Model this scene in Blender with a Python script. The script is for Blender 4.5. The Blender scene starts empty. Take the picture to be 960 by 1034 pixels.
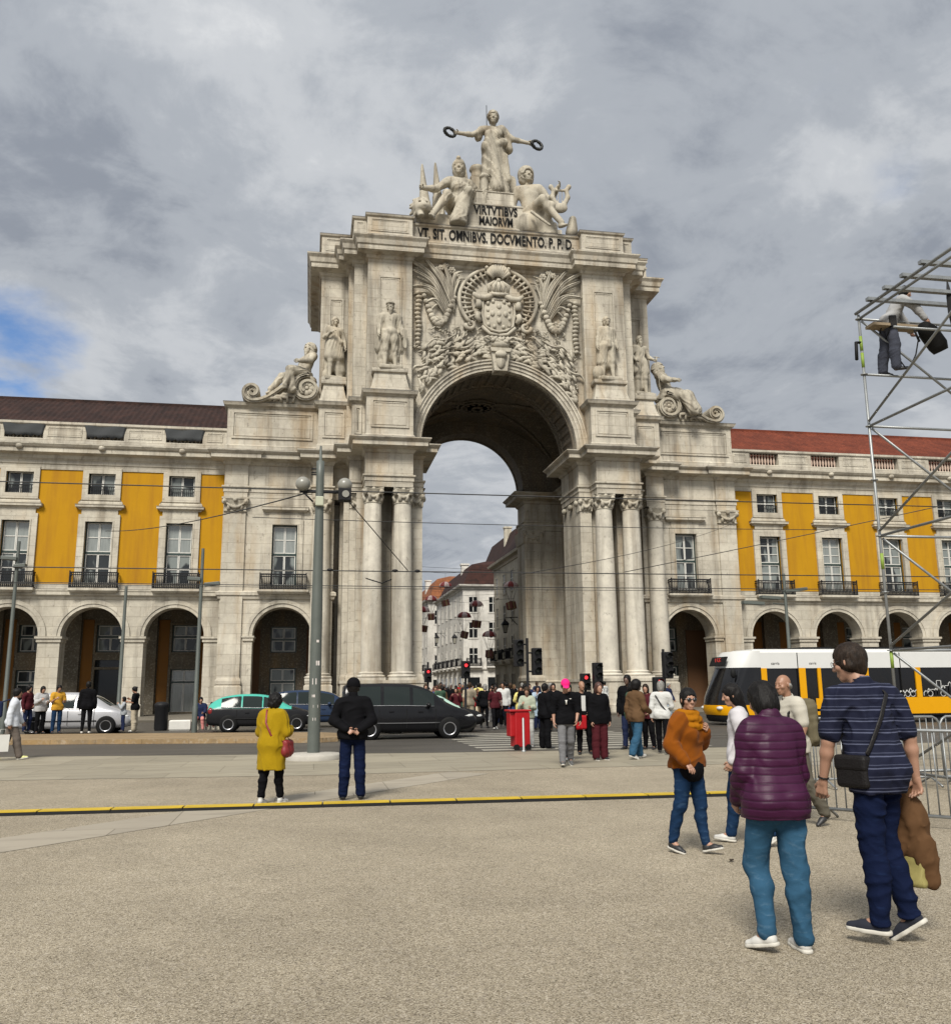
import bpy, math, random
import numpy as np
from mathutils import Vector, Matrix
SC = bpy.context.scene
COL = SC.collection
PI = math.pi
R = math.radians
rnd = random.Random(7)

# ------------------------------------------------------------------ camera, world, sun, exposure
PT, RL, YW = 0.1931, -0.0096, 0.1812
CAM = Vector((-11.523, -57.0, 1.65))
cd = bpy.data.cameras.new('camera'); cam = bpy.data.objects.new('camera', cd); COL.objects.link(cam)
cd.sensor_fit = 'HORIZONTAL'; cd.sensor_width = 36; cd.lens = 905 / 960 * 36
cd.clip_start = 0.1; cd.clip_end = 3000
_r = Vector((math.cos(YW), -math.sin(YW), 0))
_u = Vector((-math.sin(YW) * math.sin(PT), -math.cos(YW) * math.sin(PT), math.cos(PT)))
_x = _r * math.cos(RL) + _u * math.sin(RL)
_y = -_r * math.sin(RL) + _u * math.cos(RL)
_z = _x.cross(_y)
cam.matrix_world = Matrix(((_x.x, _y.x, _z.x, CAM.x), (_x.y, _y.y, _z.y, CAM.y), (_x.z, _y.z, _z.z, CAM.z), (0, 0, 0, 1)))
SC.camera = cam

SUN_DIR = Vector((-0.36, -0.80, 0.92)).normalized()          # towards the sun
w = bpy.data.worlds.new('World'); SC.world = w; w.use_nodes = True
def build_world():
    nt = w.node_tree; nt.nodes.clear(); N = nt.nodes.new; L = nt.links.new
    out = N('ShaderNodeOutputWorld'); bg = N('ShaderNodeBackground'); bg.inputs[1].default_value = 0.1
    L(bg.outputs[0], out.inputs[0])
    sky = N('ShaderNodeTexSky'); sky.sky_type = 'NISHITA'; sky.sun_disc = False
    sky.sun_elevation = math.asin(SUN_DIR.z); sky.sun_rotation = math.atan2(SUN_DIR.x, SUN_DIR.y)
    tc = N('ShaderNodeTexCoord'); sep = N('ShaderNodeSeparateXYZ'); L(tc.outputs['Generated'], sep.inputs[0])
    def ma(op, a, b=None, c=None):
        n = N('ShaderNodeMath'); n.operation = op
        for i, q in enumerate((a, b, c)):
            if q is None: continue
            if isinstance(q, (int, float)): n.inputs[i].default_value = q
            else: L(q, n.inputs[i])
        return n.outputs[0]
    zc = ma('ADD', ma('MAXIMUM', sep.outputs[2], 0.0), 0.22)
    cmb = N('ShaderNodeCombineXYZ')
    L(ma('DIVIDE', sep.outputs[0], zc), cmb.inputs[0]); L(ma('DIVIDE', sep.outputs[1], zc), cmb.inputs[1])
    def noise(sc, det, rough, off, dist=0.0):
        mp = N('ShaderNodeMapping'); mp.inputs['Location'].default_value = off; L(cmb.outputs[0], mp.inputs[0])
        n = N('ShaderNodeTexNoise'); n.inputs['Scale'].default_value = sc; n.inputs['Detail'].default_value = det
        n.inputs['Roughness'].default_value = rough; n.inputs['Distortion'].default_value = dist
        L(mp.outputs[0], n.inputs['Vector']); return n.outputs['Fac']
    def ramp(x, stops):
        n = N('ShaderNodeValToRGB'); e = n.color_ramp.elements
        while len(e) < len(stops): e.new(0.5)
        for i, (p, c) in enumerate(stops): e[i].position = p; e[i].color = (*c, 1)
        n.color_ramp.interpolation = 'EASE'
        L(x, n.inputs[0]); return n.outputs[0]
    def mix(f, a, b, t='MIX'):
        n = N('ShaderNodeMix'); n.data_type = 'RGBA'; n.blend_type = t
        if isinstance(f, (int, float)): n.inputs[0].default_value = f
        else: L(f, n.inputs[0])
        for s, q in ((6, a), (7, b)):
            if isinstance(q, tuple): n.inputs[s].default_value = (*q, 1)
            else: L(q, n.inputs[s])
        return n.outputs[2]
    big = noise(0.8, 5, 0.55, (3.1, 1.7, 0), 0.3)
    mid = noise(2.3, 10, 0.62, (0.4, 5.2, 0), 0.45); fine = noise(6.5, 10, 0.62, (2.4, 1.2, 0), 0.5)
    tone = ma('ADD', ma('MULTIPLY', big, 0.42), ma('ADD', ma('MULTIPLY', mid, 0.40), ma('MULTIPLY', fine, 0.18)))
    def blob(d_, lo):
        q = N('ShaderNodeVectorMath'); q.operation = 'DOT_PRODUCT'; L(tc.outputs['Generated'], q.inputs[0]); q.inputs[1].default_value = Vector(d_).normalized()
        return ma('DIVIDE', ma('MAXIMUM', ma('SUBTRACT', q.outputs['Value'], lo), 0.0), 1 - lo)
    tone = ma('ADD', tone, ma('MULTIPLY', blob((0.40, 0.80, 0.44), 0.955), -0.105))       # a heavier bank of cloud to the right
    tone = ma('ADD', tone, ma('MULTIPLY', blob((0.02, 0.86, 0.50), 0.95), 0.05))          # thinner cloud over the arch
    tone = ma('ADD', tone, ma('MULTIPLY', blob((-0.18, 0.90, 0.40), 0.975), -0.04))
    tone = ma('ADD', tone, ma('MULTIPLY', blob((-0.12, 0.76, 0.64), 0.955), -0.07))
    cloud = ramp(tone, [(0.38, (2.2, 2.42, 2.82)), (0.46, (3.25, 3.48, 3.82)), (0.53, (4.4, 4.58, 4.82)), (0.61, (5.8, 5.9, 6.0))])
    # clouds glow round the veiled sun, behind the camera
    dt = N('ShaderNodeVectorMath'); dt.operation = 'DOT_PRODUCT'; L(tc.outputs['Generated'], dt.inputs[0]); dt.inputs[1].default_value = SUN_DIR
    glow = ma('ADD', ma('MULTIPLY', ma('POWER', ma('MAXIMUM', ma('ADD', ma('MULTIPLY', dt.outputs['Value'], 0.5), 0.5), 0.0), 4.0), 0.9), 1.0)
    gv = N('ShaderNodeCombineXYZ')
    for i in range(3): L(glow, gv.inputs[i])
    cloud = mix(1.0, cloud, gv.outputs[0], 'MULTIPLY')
    gaps = noise(1.3, 7, 0.55, (1.3, 9.2, 0), 0.2)
    # blue shows near the horizon on the far left and behind the street
    d2 = N('ShaderNodeVectorMath'); d2.operation = 'DOT_PRODUCT'; L(tc.outputs['Generated'], d2.inputs[0]); d2.inputs[1].default_value = Vector((-0.32, 0.90, 0.285)).normalized()
    hole = ma('MULTIPLY', ma('MULTIPLY', ma('MAXIMUM', ma('SUBTRACT', d2.outputs['Value'], 0.991), 0.0), 111.0), 0.62)
    cov = ramp(ma('SUBTRACT', gaps, ma('MULTIPLY', hole, ma('MULTIPLY', mid, 0.9))), [(0.17, (0, 0, 0)), (0.33, (1, 1, 1))])
    skyb = mix(1.0, sky.outputs[0], (0.8, 0.95, 1.15), 'MULTIPLY')
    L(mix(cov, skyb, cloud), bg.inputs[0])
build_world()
sd = bpy.data.lights.new('sun', 'SUN'); sd.energy = 4.0; sd.angle = R(19); sd.color = (1, 0.95, 0.86)
so = bpy.data.objects.new('sun', sd); COL.objects.link(so); so.rotation_euler = SUN_DIR.to_track_quat('Z', 'Y').to_euler()
vs = SC.view_settings; vs.view_transform = 'Standard'; vs.look = 'None'; vs.gamma = 1; vs.use_curve_mapping = False
vs.exposure = 0.35

# ------------------------------------------------------------------ helpers
def tag(o, label=None, cat=None, group=None, kind=None):
    if label: o['label'] = label
    if cat: o['category'] = cat
    if group: o['group'] = group
    if kind: o['kind'] = kind
    return o
def empty(name, loc=(0, 0, 0), rz=0, label=None, cat=None, group=None):
    o = bpy.data.objects.new(name, None); o.empty_display_size = 0.3; o.location = loc; o.rotation_euler = (0, 0, rz)
    COL.objects.link(o); return tag(o, label, cat, group)
def link(name, me, mats, parent=None):
    for m in (mats if isinstance(mats, (list, tuple)) else [mats]): me.materials.append(m)
    o = bpy.data.objects.new(name, me); COL.objects.link(o)
    if parent: o.parent = parent
    return o
def copy_tree(o, parent=None):
    c = o.copy(); COL.objects.link(c)
    if parent: c.parent = parent
    for ch in list(o.children): copy_tree(ch, c)
    return c
class MB:
    def __init__(s): s.v = []; s.f = []; s.mi = []; s.sm = []; s.n = 0; s.T = None
    def add(s, vs, fs, mi=0, smooth=False):
        if s.T is not None: vs = [tuple(s.T @ Vector(p)) for p in vs]
        s.v.extend(vs)
        for f in fs: s.f.append([i + s.n for i in f])
        s.mi.extend([mi] * len(fs)); s.sm.extend([smooth] * len(fs)); s.n += len(vs); return s
    def quad(s, a, b, c, d, mi=0): return s.add([a, b, c, d], [(0, 1, 2, 3)], mi)
    def box(s, x0, x1, y0, y1, z0, z1, mi=0):
        v = [(x, y, z) for z in (z0, z1) for y in (y0, y1) for x in (x0, x1)]
        return s.add(v, [(0, 2, 3, 1), (4, 5, 7, 6), (0, 1, 5, 4), (2, 6, 7, 3), (0, 4, 6, 2), (1, 3, 7, 5)], mi)
    def cbox(s, c, h, mat=None, mi=0):
        v = [Vector((x * h[0], y * h[1], z * h[2])) for z in (-1, 1) for y in (-1, 1) for x in (-1, 1)]
        if mat is not None: v = [mat @ p for p in v]
        v = [tuple(p + Vector(c)) for p in v]
        return s.add(v, [(0, 2, 3, 1), (4, 5, 7, 6), (0, 1, 5, 4), (2, 6, 7, 3), (0, 4, 6, 2), (1, 3, 7, 5)], mi)
    def stack(s, rect, prof, mi=0, top=True, flash=None):
        """rect = (x0,x1,y0,y1) or CCW polygon; prof = [(offset, z), ...]; flash = (index set, material) for rings"""
        poly = rect if not isinstance(rect[0], (int, float)) else [(rect[0], rect[2]), (rect[1], rect[2]), (rect[1], rect[3]), (rect[0], rect[3])]
        n = len(poly); dirs = []
        for i in range(n):
            a, b, c = poly[i - 1], poly[i], poly[(i + 1) % n]
            def nr(p, q):
                dx, dy = q[0] - p[0], q[1] - p[1]; l = math.hypot(dx, dy); return dy / l, -dx / l
            n1, n2 = nr(a, b), nr(b, c); k = 1 + n1[0] * n2[0] + n1[1] * n2[1]
            dirs.append(((n1[0] + n2[0]) / k, (n1[1] + n2[1]) / k))
        vs = [(p[0] + d[0] * o, p[1] + d[1] * o, z) for o, z in prof for p, d in zip(poly, dirs)]
        for j in range(len(prof) - 1):
            fs = [(j * n + i, j * n + (i + 1) % n, (j + 1) * n + (i + 1) % n, (j + 1) * n + i) for i in range(n)]
            m = flash[1] if flash and j in flash[0] else mi
            s.f.extend([[q + s.n for q in f] for f in fs]); s.mi.extend([m] * n); s.sm.extend([False] * n)
        fs = []
        if top: fs.append([(len(prof) - 1) * n + i for i in range(n)])
        fs.append([n - 1 - i for i in range(n)])
        s.f.extend([[q + s.n for q in f] for f in fs]); s.mi.extend([flash[1] if (flash and top) else mi] * len(fs)); s.sm.extend([False] * len(fs))
        if s.T is not None: vs = [tuple(s.T @ Vector(p)) for p in vs]
        s.v.extend(vs); s.n += len(vs); return s
    def lathe(s, prof, c=(0, 0, 0), n=24, mi=0, smooth=True, a0=0.0, a1=2 * PI, cap=True):
        full = abs(a1 - a0 - 2 * PI) < 1e-6; m = n if full else n + 1
        vs = [(c[0] + r * math.cos(a0 + (a1 - a0) * i / n), c[1] + r * math.sin(a0 + (a1 - a0) * i / n), c[2] + z) for r, z in prof for i in range(m)]
        fs = []
        for j in range(len(prof) - 1):
            for i in range(n):
                k = (i + 1) % m; fs.append((j * m + i, j * m + k, (j + 1) * m + k, (j + 1) * m + i))
        s.add(vs, fs, mi, smooth)
        if cap and full:
            s.add(vs[:m][::-1], [tuple(range(m))], mi); s.add(vs[-m:], [tuple(range(m))], mi)
        return s
    def tube(s, pts, r, n=8, mi=0, smooth=True, flat=None, cap=True):
        P = [Vector(p) for p in pts]; rs = r if isinstance(r, (list, tuple)) else [r] * len(P)
        vs = []; up = None
        for i, p in enumerate(P):
            t = (P[min(i + 1, len(P) - 1)] - P[max(i - 1, 0)]).normalized()
            if up is None:
                a = Vector((0, 0, 1)) if abs(t.z) < 0.9 else Vector((0, 1, 0))
                if flat is not None: a = Vector(flat[0])
            else: a = up
            sd_ = t.cross(a).normalized(); up = sd_.cross(t).normalized()
            fl = flat[1] if flat is not None else 1
            for k in range(n):
                an = 2 * PI * (k + 0.5) / n
                vs.append(tuple(p + (sd_ * math.cos(an) + up * (math.sin(an) * fl)) * rs[i]))
        fs = [(j * n + i, j * n + (i + 1) % n, (j + 1) * n + (i + 1) % n, (j + 1) * n + i) for j in range(len(P) - 1) for i in range(n)]
        if cap: fs += [tuple(range(n))[::-1], tuple((len(P) - 1) * n + i for i in range(n))]
        return s.add(vs, fs, mi, smooth and n > 4)
    def ball(s, c, r, n=10, m=6, mi=0, mat=None):
        rr = r if isinstance(r, (list, tuple)) else (r, r, r); vs = []
        for j in range(m + 1):
            ph = PI * j / m
            for i in range(n):
                th = 2 * PI * i / n
                q = Vector((rr[0] * math.sin(ph) * math.cos(th), rr[1] * math.sin(ph) * math.sin(th), -rr[2] * math.cos(ph)))
                if mat is not None: q = mat @ q
                vs.append((c[0] + q.x, c[1] + q.y, c[2] + q.z))
        fs = [(j * n + i, j * n + (i + 1) % n, (j + 1) * n + (i + 1) % n, (j + 1) * n + i) for j in range(m) for i in range(n)]
        return s.add(vs, fs, mi, True)
    def prism(s, poly, y0, y1, mi=0):
        """poly in (x,z), seen from -y counter-clockwise; front at y0"""
        n = len(poly); vs = [(x, y0, z) for x, z in poly] + [(x, y1, z) for x, z in poly]
        fs = [tuple(range(n)), tuple(range(2 * n - 1, n - 1, -1))] + [(i, n + i, n + (i + 1) % n, (i + 1) % n) for i in range(n)]
        return s.add(vs, fs, mi)
    def archbay(s, x0, x1, z0, z1, cx, r, zs, y, depth, mi=0, n=20, jamb=True):
        """front sheet with an arched opening, plus the reveal"""
        s.quad((x0, y, z0), (cx - r, y, z0), (cx - r, y, zs), (x0, y, zs), mi)
        s.quad((cx + r, y, z0), (x1, y, z0), (x1, y, zs), (cx + r, y, zs), mi)
        A = [(cx - r * math.cos(PI * i / n), zs + r * math.sin(PI * i / n)) for i in range(n + 1)]
        T = []
        for i in range(n + 1):
            a = PI * i / n; c_, s_ = -math.cos(a), math.sin(a)
            t = 1e9
            if c_ < -1e-6: t = min(t, (x0 - cx) / c_)
            if c_ > 1e-6: t = min(t, (x1 - cx) / c_)
            if s_ > 1e-6: t = min(t, (z1 - zs) / s_)
            T.append((cx + c_ * t, zs + s_ * t))
        for i in range(n):
            a, b, c, d = A[i], A[i + 1], T[i + 1], T[i]
            vs = [(a[0], y, a[1]), (b[0], y, b[1]), (c[0], y, c[1])]
            if abs(c[0] - d[0]) > 1e-6 and abs(c[1] - d[1]) > 1e-6:
                vs.append((x0 if c[0] < cx else x1, y, z1))
            vs.append((d[0], y, d[1]))
            s.add(vs, [tuple(range(len(vs)))[::-1]], mi)
        rev = ([(cx - r, z0)] if jamb else []) + A + ([(cx + r, z0)] if jamb else [])
        for i in range(len(rev) - 1):
            a, b = rev[i], rev[i + 1]
            s.quad((a[0], y, a[1]), (a[0], y + depth, a[1]), (b[0], y + depth, b[1]), (b[0], y, b[1]), mi)
        return s
    def ring(s, cx, zc, r0, r1, y0, y1, mi=0, n=24, a0=0.0, a1=PI):
        """half ring (archivolt): front at y0"""
        for i in range(n):
            t0, t1 = a0 + (a1 - a0) * i / n, a0 + (a1 - a0) * (i + 1) / n
            P = lambda r, t, y: (cx + r * math.cos(t), y, zc + r * math.sin(t))
            s.add([P(r0, t0, y0), P(r1, t0, y0), P(r1, t1, y0), P(r0, t1, y0), P(r0, t0, y1), P(r1, t0, y1), P(r1, t1, y1), P(r0, t1, y1)],
                  [(0, 1, 2, 3), (1, 5, 6, 2), (0, 3, 7, 4)], mi)
        return s
    def sheet(s, x0, x1, z0, z1, holes, y, depth, mi=0):
        """flat wall facing -y with rectangular holes and reveals"""
        xs = sorted({x0, x1, *[h[0] for h in holes], *[h[1] for h in holes]}); zs = sorted({z0, z1, *[h[2] for h in holes], *[h[3] for h in holes]})
        for i in range(len(xs) - 1):
            for j in range(len(zs) - 1):
                mx, mz = (xs[i] + xs[i + 1]) / 2, (zs[j] + zs[j + 1]) / 2
                if any(h[0] < mx < h[1] and h[2] < mz < h[3] for h in holes): continue
                s.quad((xs[i], y, zs[j]), (xs[i + 1], y, zs[j]), (xs[i + 1], y, zs[j + 1]), (xs[i], y, zs[j + 1]), mi)
        for a, b, c, d in holes:
            q = [(a, c), (b, c), (b, d), (a, d)]
            for i in range(4):
                p, r_ = q[i], q[(i + 1) % 4]
                s.quad((p[0], y, p[1]), (p[0], y + depth, p[1]), (r_[0], y + depth, r_[1]), (r_[0], y, r_[1]), mi)
        return s
    def frame(s, x0, x1, z0, z1, t, y, th, mi=0):
        """rectangular frame of bar width t, front at y, thickness th"""
        s.box(x0, x1, y, y + th, z1 - t, z1, mi); s.box(x0, x1, y, y + th, z0, z0 + t, mi)
        s.box(x0, x0 + t, y, y + th, z0 + t, z1 - t, mi); s.box(x1 - t, x1, y, y + th, z0 + t, z1 - t, mi); return s
    def mesh(s, name):
        me = bpy.data.meshes.new(name); me.from_pydata(s.v, [], s.f)
        me.polygons.foreach_set('material_index', s.mi); me.polygons.foreach_set('use_smooth', s.sm); me.update(); return me
    def build(s, name, mats, parent=None, label=None, cat=None, group=None, kind=None):
        return tag(link(name, s.mesh(name), mats, parent), label, cat, group, kind)
def bevel(o, wd=0.02, seg=2):
    m = o.modifiers.new('bevel', 'BEVEL'); m.width = wd; m.segments = seg; m.limit_method = 'ANGLE'; return o

# ------------------------------------------------------------------ materials
class NT:
    def __init__(s, name):
        s.m = bpy.data.materials.new(name); s.m.use_nodes = True; s.t = s.m.node_tree
        s.b = next(n for n in s.t.nodes if n.type == 'BSDF_PRINCIPLED'); s.geo = None
    def N(s, k): return s.t.nodes.new('ShaderNode' + k)
    def L(s, a, b): s.t.links.new(a, b)
    def set(s, sock, v):
        if isinstance(v, (int, float)): sock.default_value = v
        elif isinstance(v, tuple): sock.default_value = (*v, 1) if len(v) == 3 and sock.type == 'RGBA' else v
        else: s.L(v, sock)
    def pos(s, scale=(1, 1, 1), obj=False, off=(0, 0, 0)):
        if obj: src = s.N('TexCoord').outputs['Object']
        else: src = s.N('NewGeometry').outputs['Position']
        m = s.N('Mapping'); m.inputs['Scale'].default_value = scale; m.inputs['Location'].default_value = off; s.L(src, m.inputs[0]); return m.outputs[0]
    def noise(s, vec, sc, det=4, rough=0.55, dist=0):
        n = s.N('TexNoise'); s.L(vec, n.inputs['Vector']); n.inputs['Scale'].default_value = sc; n.inputs['Detail'].default_value = det
        n.inputs['Roughness'].default_value = rough; n.inputs['Distortion'].default_value = dist; return n.outputs['Fac']
    def ramp(s, x, stops):
        n = s.N('ValToRGB'); e = n.color_ramp.elements
        while len(e) < len(stops): e.new(0.5)
        for i, (p, c) in enumerate(stops):
            if isinstance(c, (int, float)): c = (c, c, c)
            e[i].position = p; e[i].color = (*c, 1)
        s.L(x, n.inputs[0]); return n.outputs[0]
    def mix(s, f, a, b, t='MIX'):
        n = s.N('Mix'); n.data_type = 'RGBA'; n.blend_type = t; s.set(n.inputs[0], f); s.set(n.inputs[6], a); s.set(n.inputs[7], b); return n.outputs[2]
    def math(s, op, a, b=0.0):
        n = s.N('Math'); n.operation = op; s.set(n.inputs[0], a); s.set(n.inputs[1], b); return n.outputs[0]
    def bump(s, h, st=0.3, d=0.02):
        n = s.N('Bump'); n.inputs['Strength'].default_value = st; n.inputs['Distance'].default_value = d; s.L(h, n.inputs['Height']); s.L(n.outputs[0], s.b.inputs['Normal'])
    def done(s, col, rough=0.6, metal=0.0, spec=0.5, coat=0.0):
        s.set(s.b.inputs['Base Color'], col); s.set(s.b.inputs['Roughness'], rough); s.b.inputs['Metallic'].default_value = metal
        s.b.inputs['Specular IOR Level'].default_value = spec; s.b.inputs['Coat Weight'].default_value = coat; return s.m
def sc3(c, k): return tuple(min(1, max(0, q * k)) for q in c)
_mc = {}
def M(name, col, rough=0.6, var=0.15, scale=6.0, bump=0.0, bscale=None, metal=0.0, spec=0.5, coat=0.0, obj=True, em=0):
    key = name
    if key in _mc: return _mc[key]
    n = NT(name); p = n.pos(obj=obj)
    f = n.noise(p, scale, 5, 0.6)
    c = n.mix(f, sc3(col, 1 - var), sc3(col, 1 + var))
    if bump: n.bump(n.noise(p, bscale or scale * 4, 3), bump, 0.02)
    rr = n.ramp(f, [(0.3, max(0, rough - 0.06)), (0.7, min(1, rough + 0.06))])
    m = n.done(c, rr, metal, spec, coat)
    if em: n.set(n.b.inputs['Emission Color'], col); n.b.inputs['Emission Strength'].default_value = em
    _mc[key] = m; return m
def stone(name, base=(0.475, 0.44, 0.362), jw=1.5, jh=0.62, stain=0.6, rust=0.38, joints=True, grain=1.0):
    n = NT(name); g = n.pos()
    v = n.noise(g, 0.35, 5, 0.6); v2 = n.noise(g, 2.3, 6, 0.65); v3 = n.noise(g, 9, 4, 0.6)
    c = n.mix(n.ramp(v, [(.25, 0), (.75, 1)]), sc3(base, 0.74), sc3(base, 1.17))
    c = n.mix(n.ramp(v2, [(0.35, 0), (0.7, 1)]), c, n.mix(1.0, c, (0.80, 0.79, 0.80), 'MULTIPLY'))
    c = n.mix(n.math('MULTIPLY', n.ramp(v3, [(0.5, 0), (0.72, 1)]), 0.35 * grain), c, (0.50, 0.46, 0.385))
    st = n.noise(n.pos((1.3, 1.3, 0.10)), 1.0, 6, 0.62)
    c = n.mix(n.math('MULTIPLY', n.ramp(st, [(0.49, 0), (0.66, 1)]), stain), c, (0.105, 0.09, 0.07))
    sp = n.noise(n.pos((1, 1, 0.7)), 3.7, 6, 0.7)
    c = n.mix(n.math('MULTIPLY', n.ramp(sp, [(0.60, 0), (0.68, 1)]), stain * 0.9), c, (0.09, 0.078, 0.06))
    ru = n.noise(n.pos((0.9, 0.9, 0.2), off=(5, 2, 1)), 0.8, 4, 0.6)
    c = n.mix(n.math('MULTIPLY', n.ramp(ru, [(0.50, 0), (0.68, 1)]), rust), c, (0.30, 0.19, 0.075))
    h = v2
    if joints:
        sx = n.N('SeparateXYZ'); n.L(n.N('NewGeometry').outputs['Position'], sx.inputs[0])
        cb = n.N('CombineXYZ'); n.L(n.math('ADD', sx.outputs[0], sx.outputs[1]), cb.inputs[0]); n.L(sx.outputs[2], cb.inputs[1])
        b = n.N('TexBrick'); n.L(cb.outputs[0], b.inputs['Vector']); b.inputs['Scale'].default_value = 1.0
        b.inputs['Brick Width'].default_value = jw; b.inputs['Row Height'].default_value = jh; b.inputs['Mortar Size'].default_value = 0.012
        b.inputs['Mortar Smooth'].default_value = 0.6
        b.inputs['Color1'].default_value = (1, 1, 1, 1); b.inputs['Color2'].default_value = (0.90, 0.89, 0.88, 1); b.inputs['Mortar'].default_value = (0.66, 0.63, 0.60, 1)
        c = n.mix(1.0, c, b.outputs['Color'], 'MULTIPLY')
        h = n.math('SUBTRACT', v2, n.math('MULTIPLY', b.outputs['Fac'], 0.6))
    n.bump(n.math('ADD', h, n.math('MULTIPLY', v3, 0.4)), 0.5, 0.035)
    return n.done(c, 0.82, spec=0.25)
M_STONE = stone('arch_stone')
M_COLUMN = stone('column_stone', (0.53, 0.495, 0.415), joints=False, rust=0.15, stain=0.5, grain=1.3)
M_STATUE = stone('statue_stone', (0.385, 0.352, 0.28), joints=False, rust=0.2, stain=0.75)
M_RELIEF = stone('relief_stone', (0.41, 0.378, 0.305), joints=False, rust=0.2, stain=0.7)
M_WING = stone('wing_stone', (0.495, 0.46, 0.378), 1.4, 0.6, 0.5, 0.15)
M_VAULT_SHADE = stone('shaded_vault_stone', (0.13, 0.11, 0.08), 1.2, 0.6, 0.6, 0.2)  # arch stone darkened, the shade under the vault is in its colour
M_LEAD = M('lead_flashing', (0.075, 0.068, 0.06), 0.7, 0.4, 3, obj=False)
def ochre():
    n = NT('ochre_plaster'); g = n.pos()
    v = n.noise(g, 0.7, 6, 0.6); s = n.noise(n.pos((1.6, 1.6, 0.16)), 1, 5, 0.6)
    c = n.mix(v, (0.33, 0.165, 0.004), (0.42, 0.215, 0.006))
    c = n.mix(n.math('MULTIPLY', n.ramp(s, [(0.45, 0), (0.7, 1)]), 0.6), c, (0.25, 0.11, 0.012))
    n.bump(n.noise(g, 14, 4), 0.2, 0.01)
    return n.done(c, 0.85, spec=0.2)
M_OCHRE = ochre()
def tile(name, a, b):
    n = NT(name); g = n.pos()
    sx = n.N('SeparateXYZ'); n.L(n.N('NewGeometry').outputs['Position'], sx.inputs[0])
    cell = n.N('TexVoronoi'); cell.inputs['Scale'].default_value = 3.2; n.L(n.pos((1, 0.8, 0.8)), cell.inputs['Vector'])
    c = n.mix(cell.outputs['Color'], a, b)
    v = n.noise(g, 0.8, 6, 0.65)
    c = n.mix(n.ramp(v, [(0.4, 0), (0.7, 0.7)]), c, sc3(a, 0.55))
    row = n.math('FRACT', n.math('MULTIPLY', sx.outputs[1], 2.6))
    c = n.mix(n.ramp(row, [(0.0, 0.6), (0.12, 0)]), c, sc3(a, 0.35))
    return n.done(c, 0.8, spec=0.2)
M_OCHRE_DIM = M('shaded_ochre_plaster', (0.17, 0.07, 0.008), .85, .2, 1, obj=False)  # darker copy of the ochre wall with the gallery's shade painted in
M_ROOF_DARK = tile('old_roof_tiles', (0.016, 0.008, 0.0065), (0.04, 0.018, 0.013))
M_ROOF_RED = tile('red_roof_tiles', (0.095, 0.022, 0.011), (0.15, 0.036, 0.017))
M_ROOF_ORANGE = tile('orange_roof_tiles', (0.17, 0.06, 0.026), (0.24, 0.09, 0.036))
M_WHITE = M('white_painted_wood', (0.52, 0.51, 0.47), 0.5, 0.12)
M_IRON = M('black_iron', (0.012, 0.012, 0.013), 0.55, 0.3, 8, spec=0.15)
M_GREEN = M('dark_green_paint', (0.018, 0.035, 0.03), 0.4, 0.2)
def glass(name, a, b, curtain=None):
    n = NT(name); g = n.pos()
    c = n.mix(n.noise(g, 0.6, 3), a, b)
    if curtain:
        c = n.mix(n.ramp(n.noise(n.pos((1.2, 1.2, 0.5), off=(curtain, 0, 0)), 0.9, 2), [(0.47, 0), (0.53, 0.85)]), c, (0.20, 0.22, 0.21))
    return n.done(c, 0.06, spec=0.3)
M_GLASS = glass('window_glass', (0.010, 0.012, 0.014), (0.035, 0.04, 0.042), 3.0)
M_GLASS_D = glass('dark_glass', (0.006, 0.007, 0.008), (0.014, 0.016, 0.018))
_n = NT('car_glass'); M_CARGLASS = _n.done((0.014, 0.019, 0.018), .06, spec=.22)
def curtain():
    n = NT('curtained_glass'); g = n.pos((1, 1, 0.12))
    c = n.mix(n.noise(g, 8, 3), (0.12, 0.135, 0.125), (0.26, 0.275, 0.26))
    return n.done(c, 0.12, spec=0.9)
M_CURTAIN = curtain()
M_NET = M('grey_netting', (0.035, 0.038, 0.04), 0.85, 0.35, 5, 0.5)
M_GALV = M('galvanised_steel', (0.24, 0.25, 0.25), 0.45, 0.3, 7, metal=0.6)
M_POLE = M('grey_painted_pole', (0.075, 0.085, 0.075), 0.5, 0.2, 4)
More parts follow.
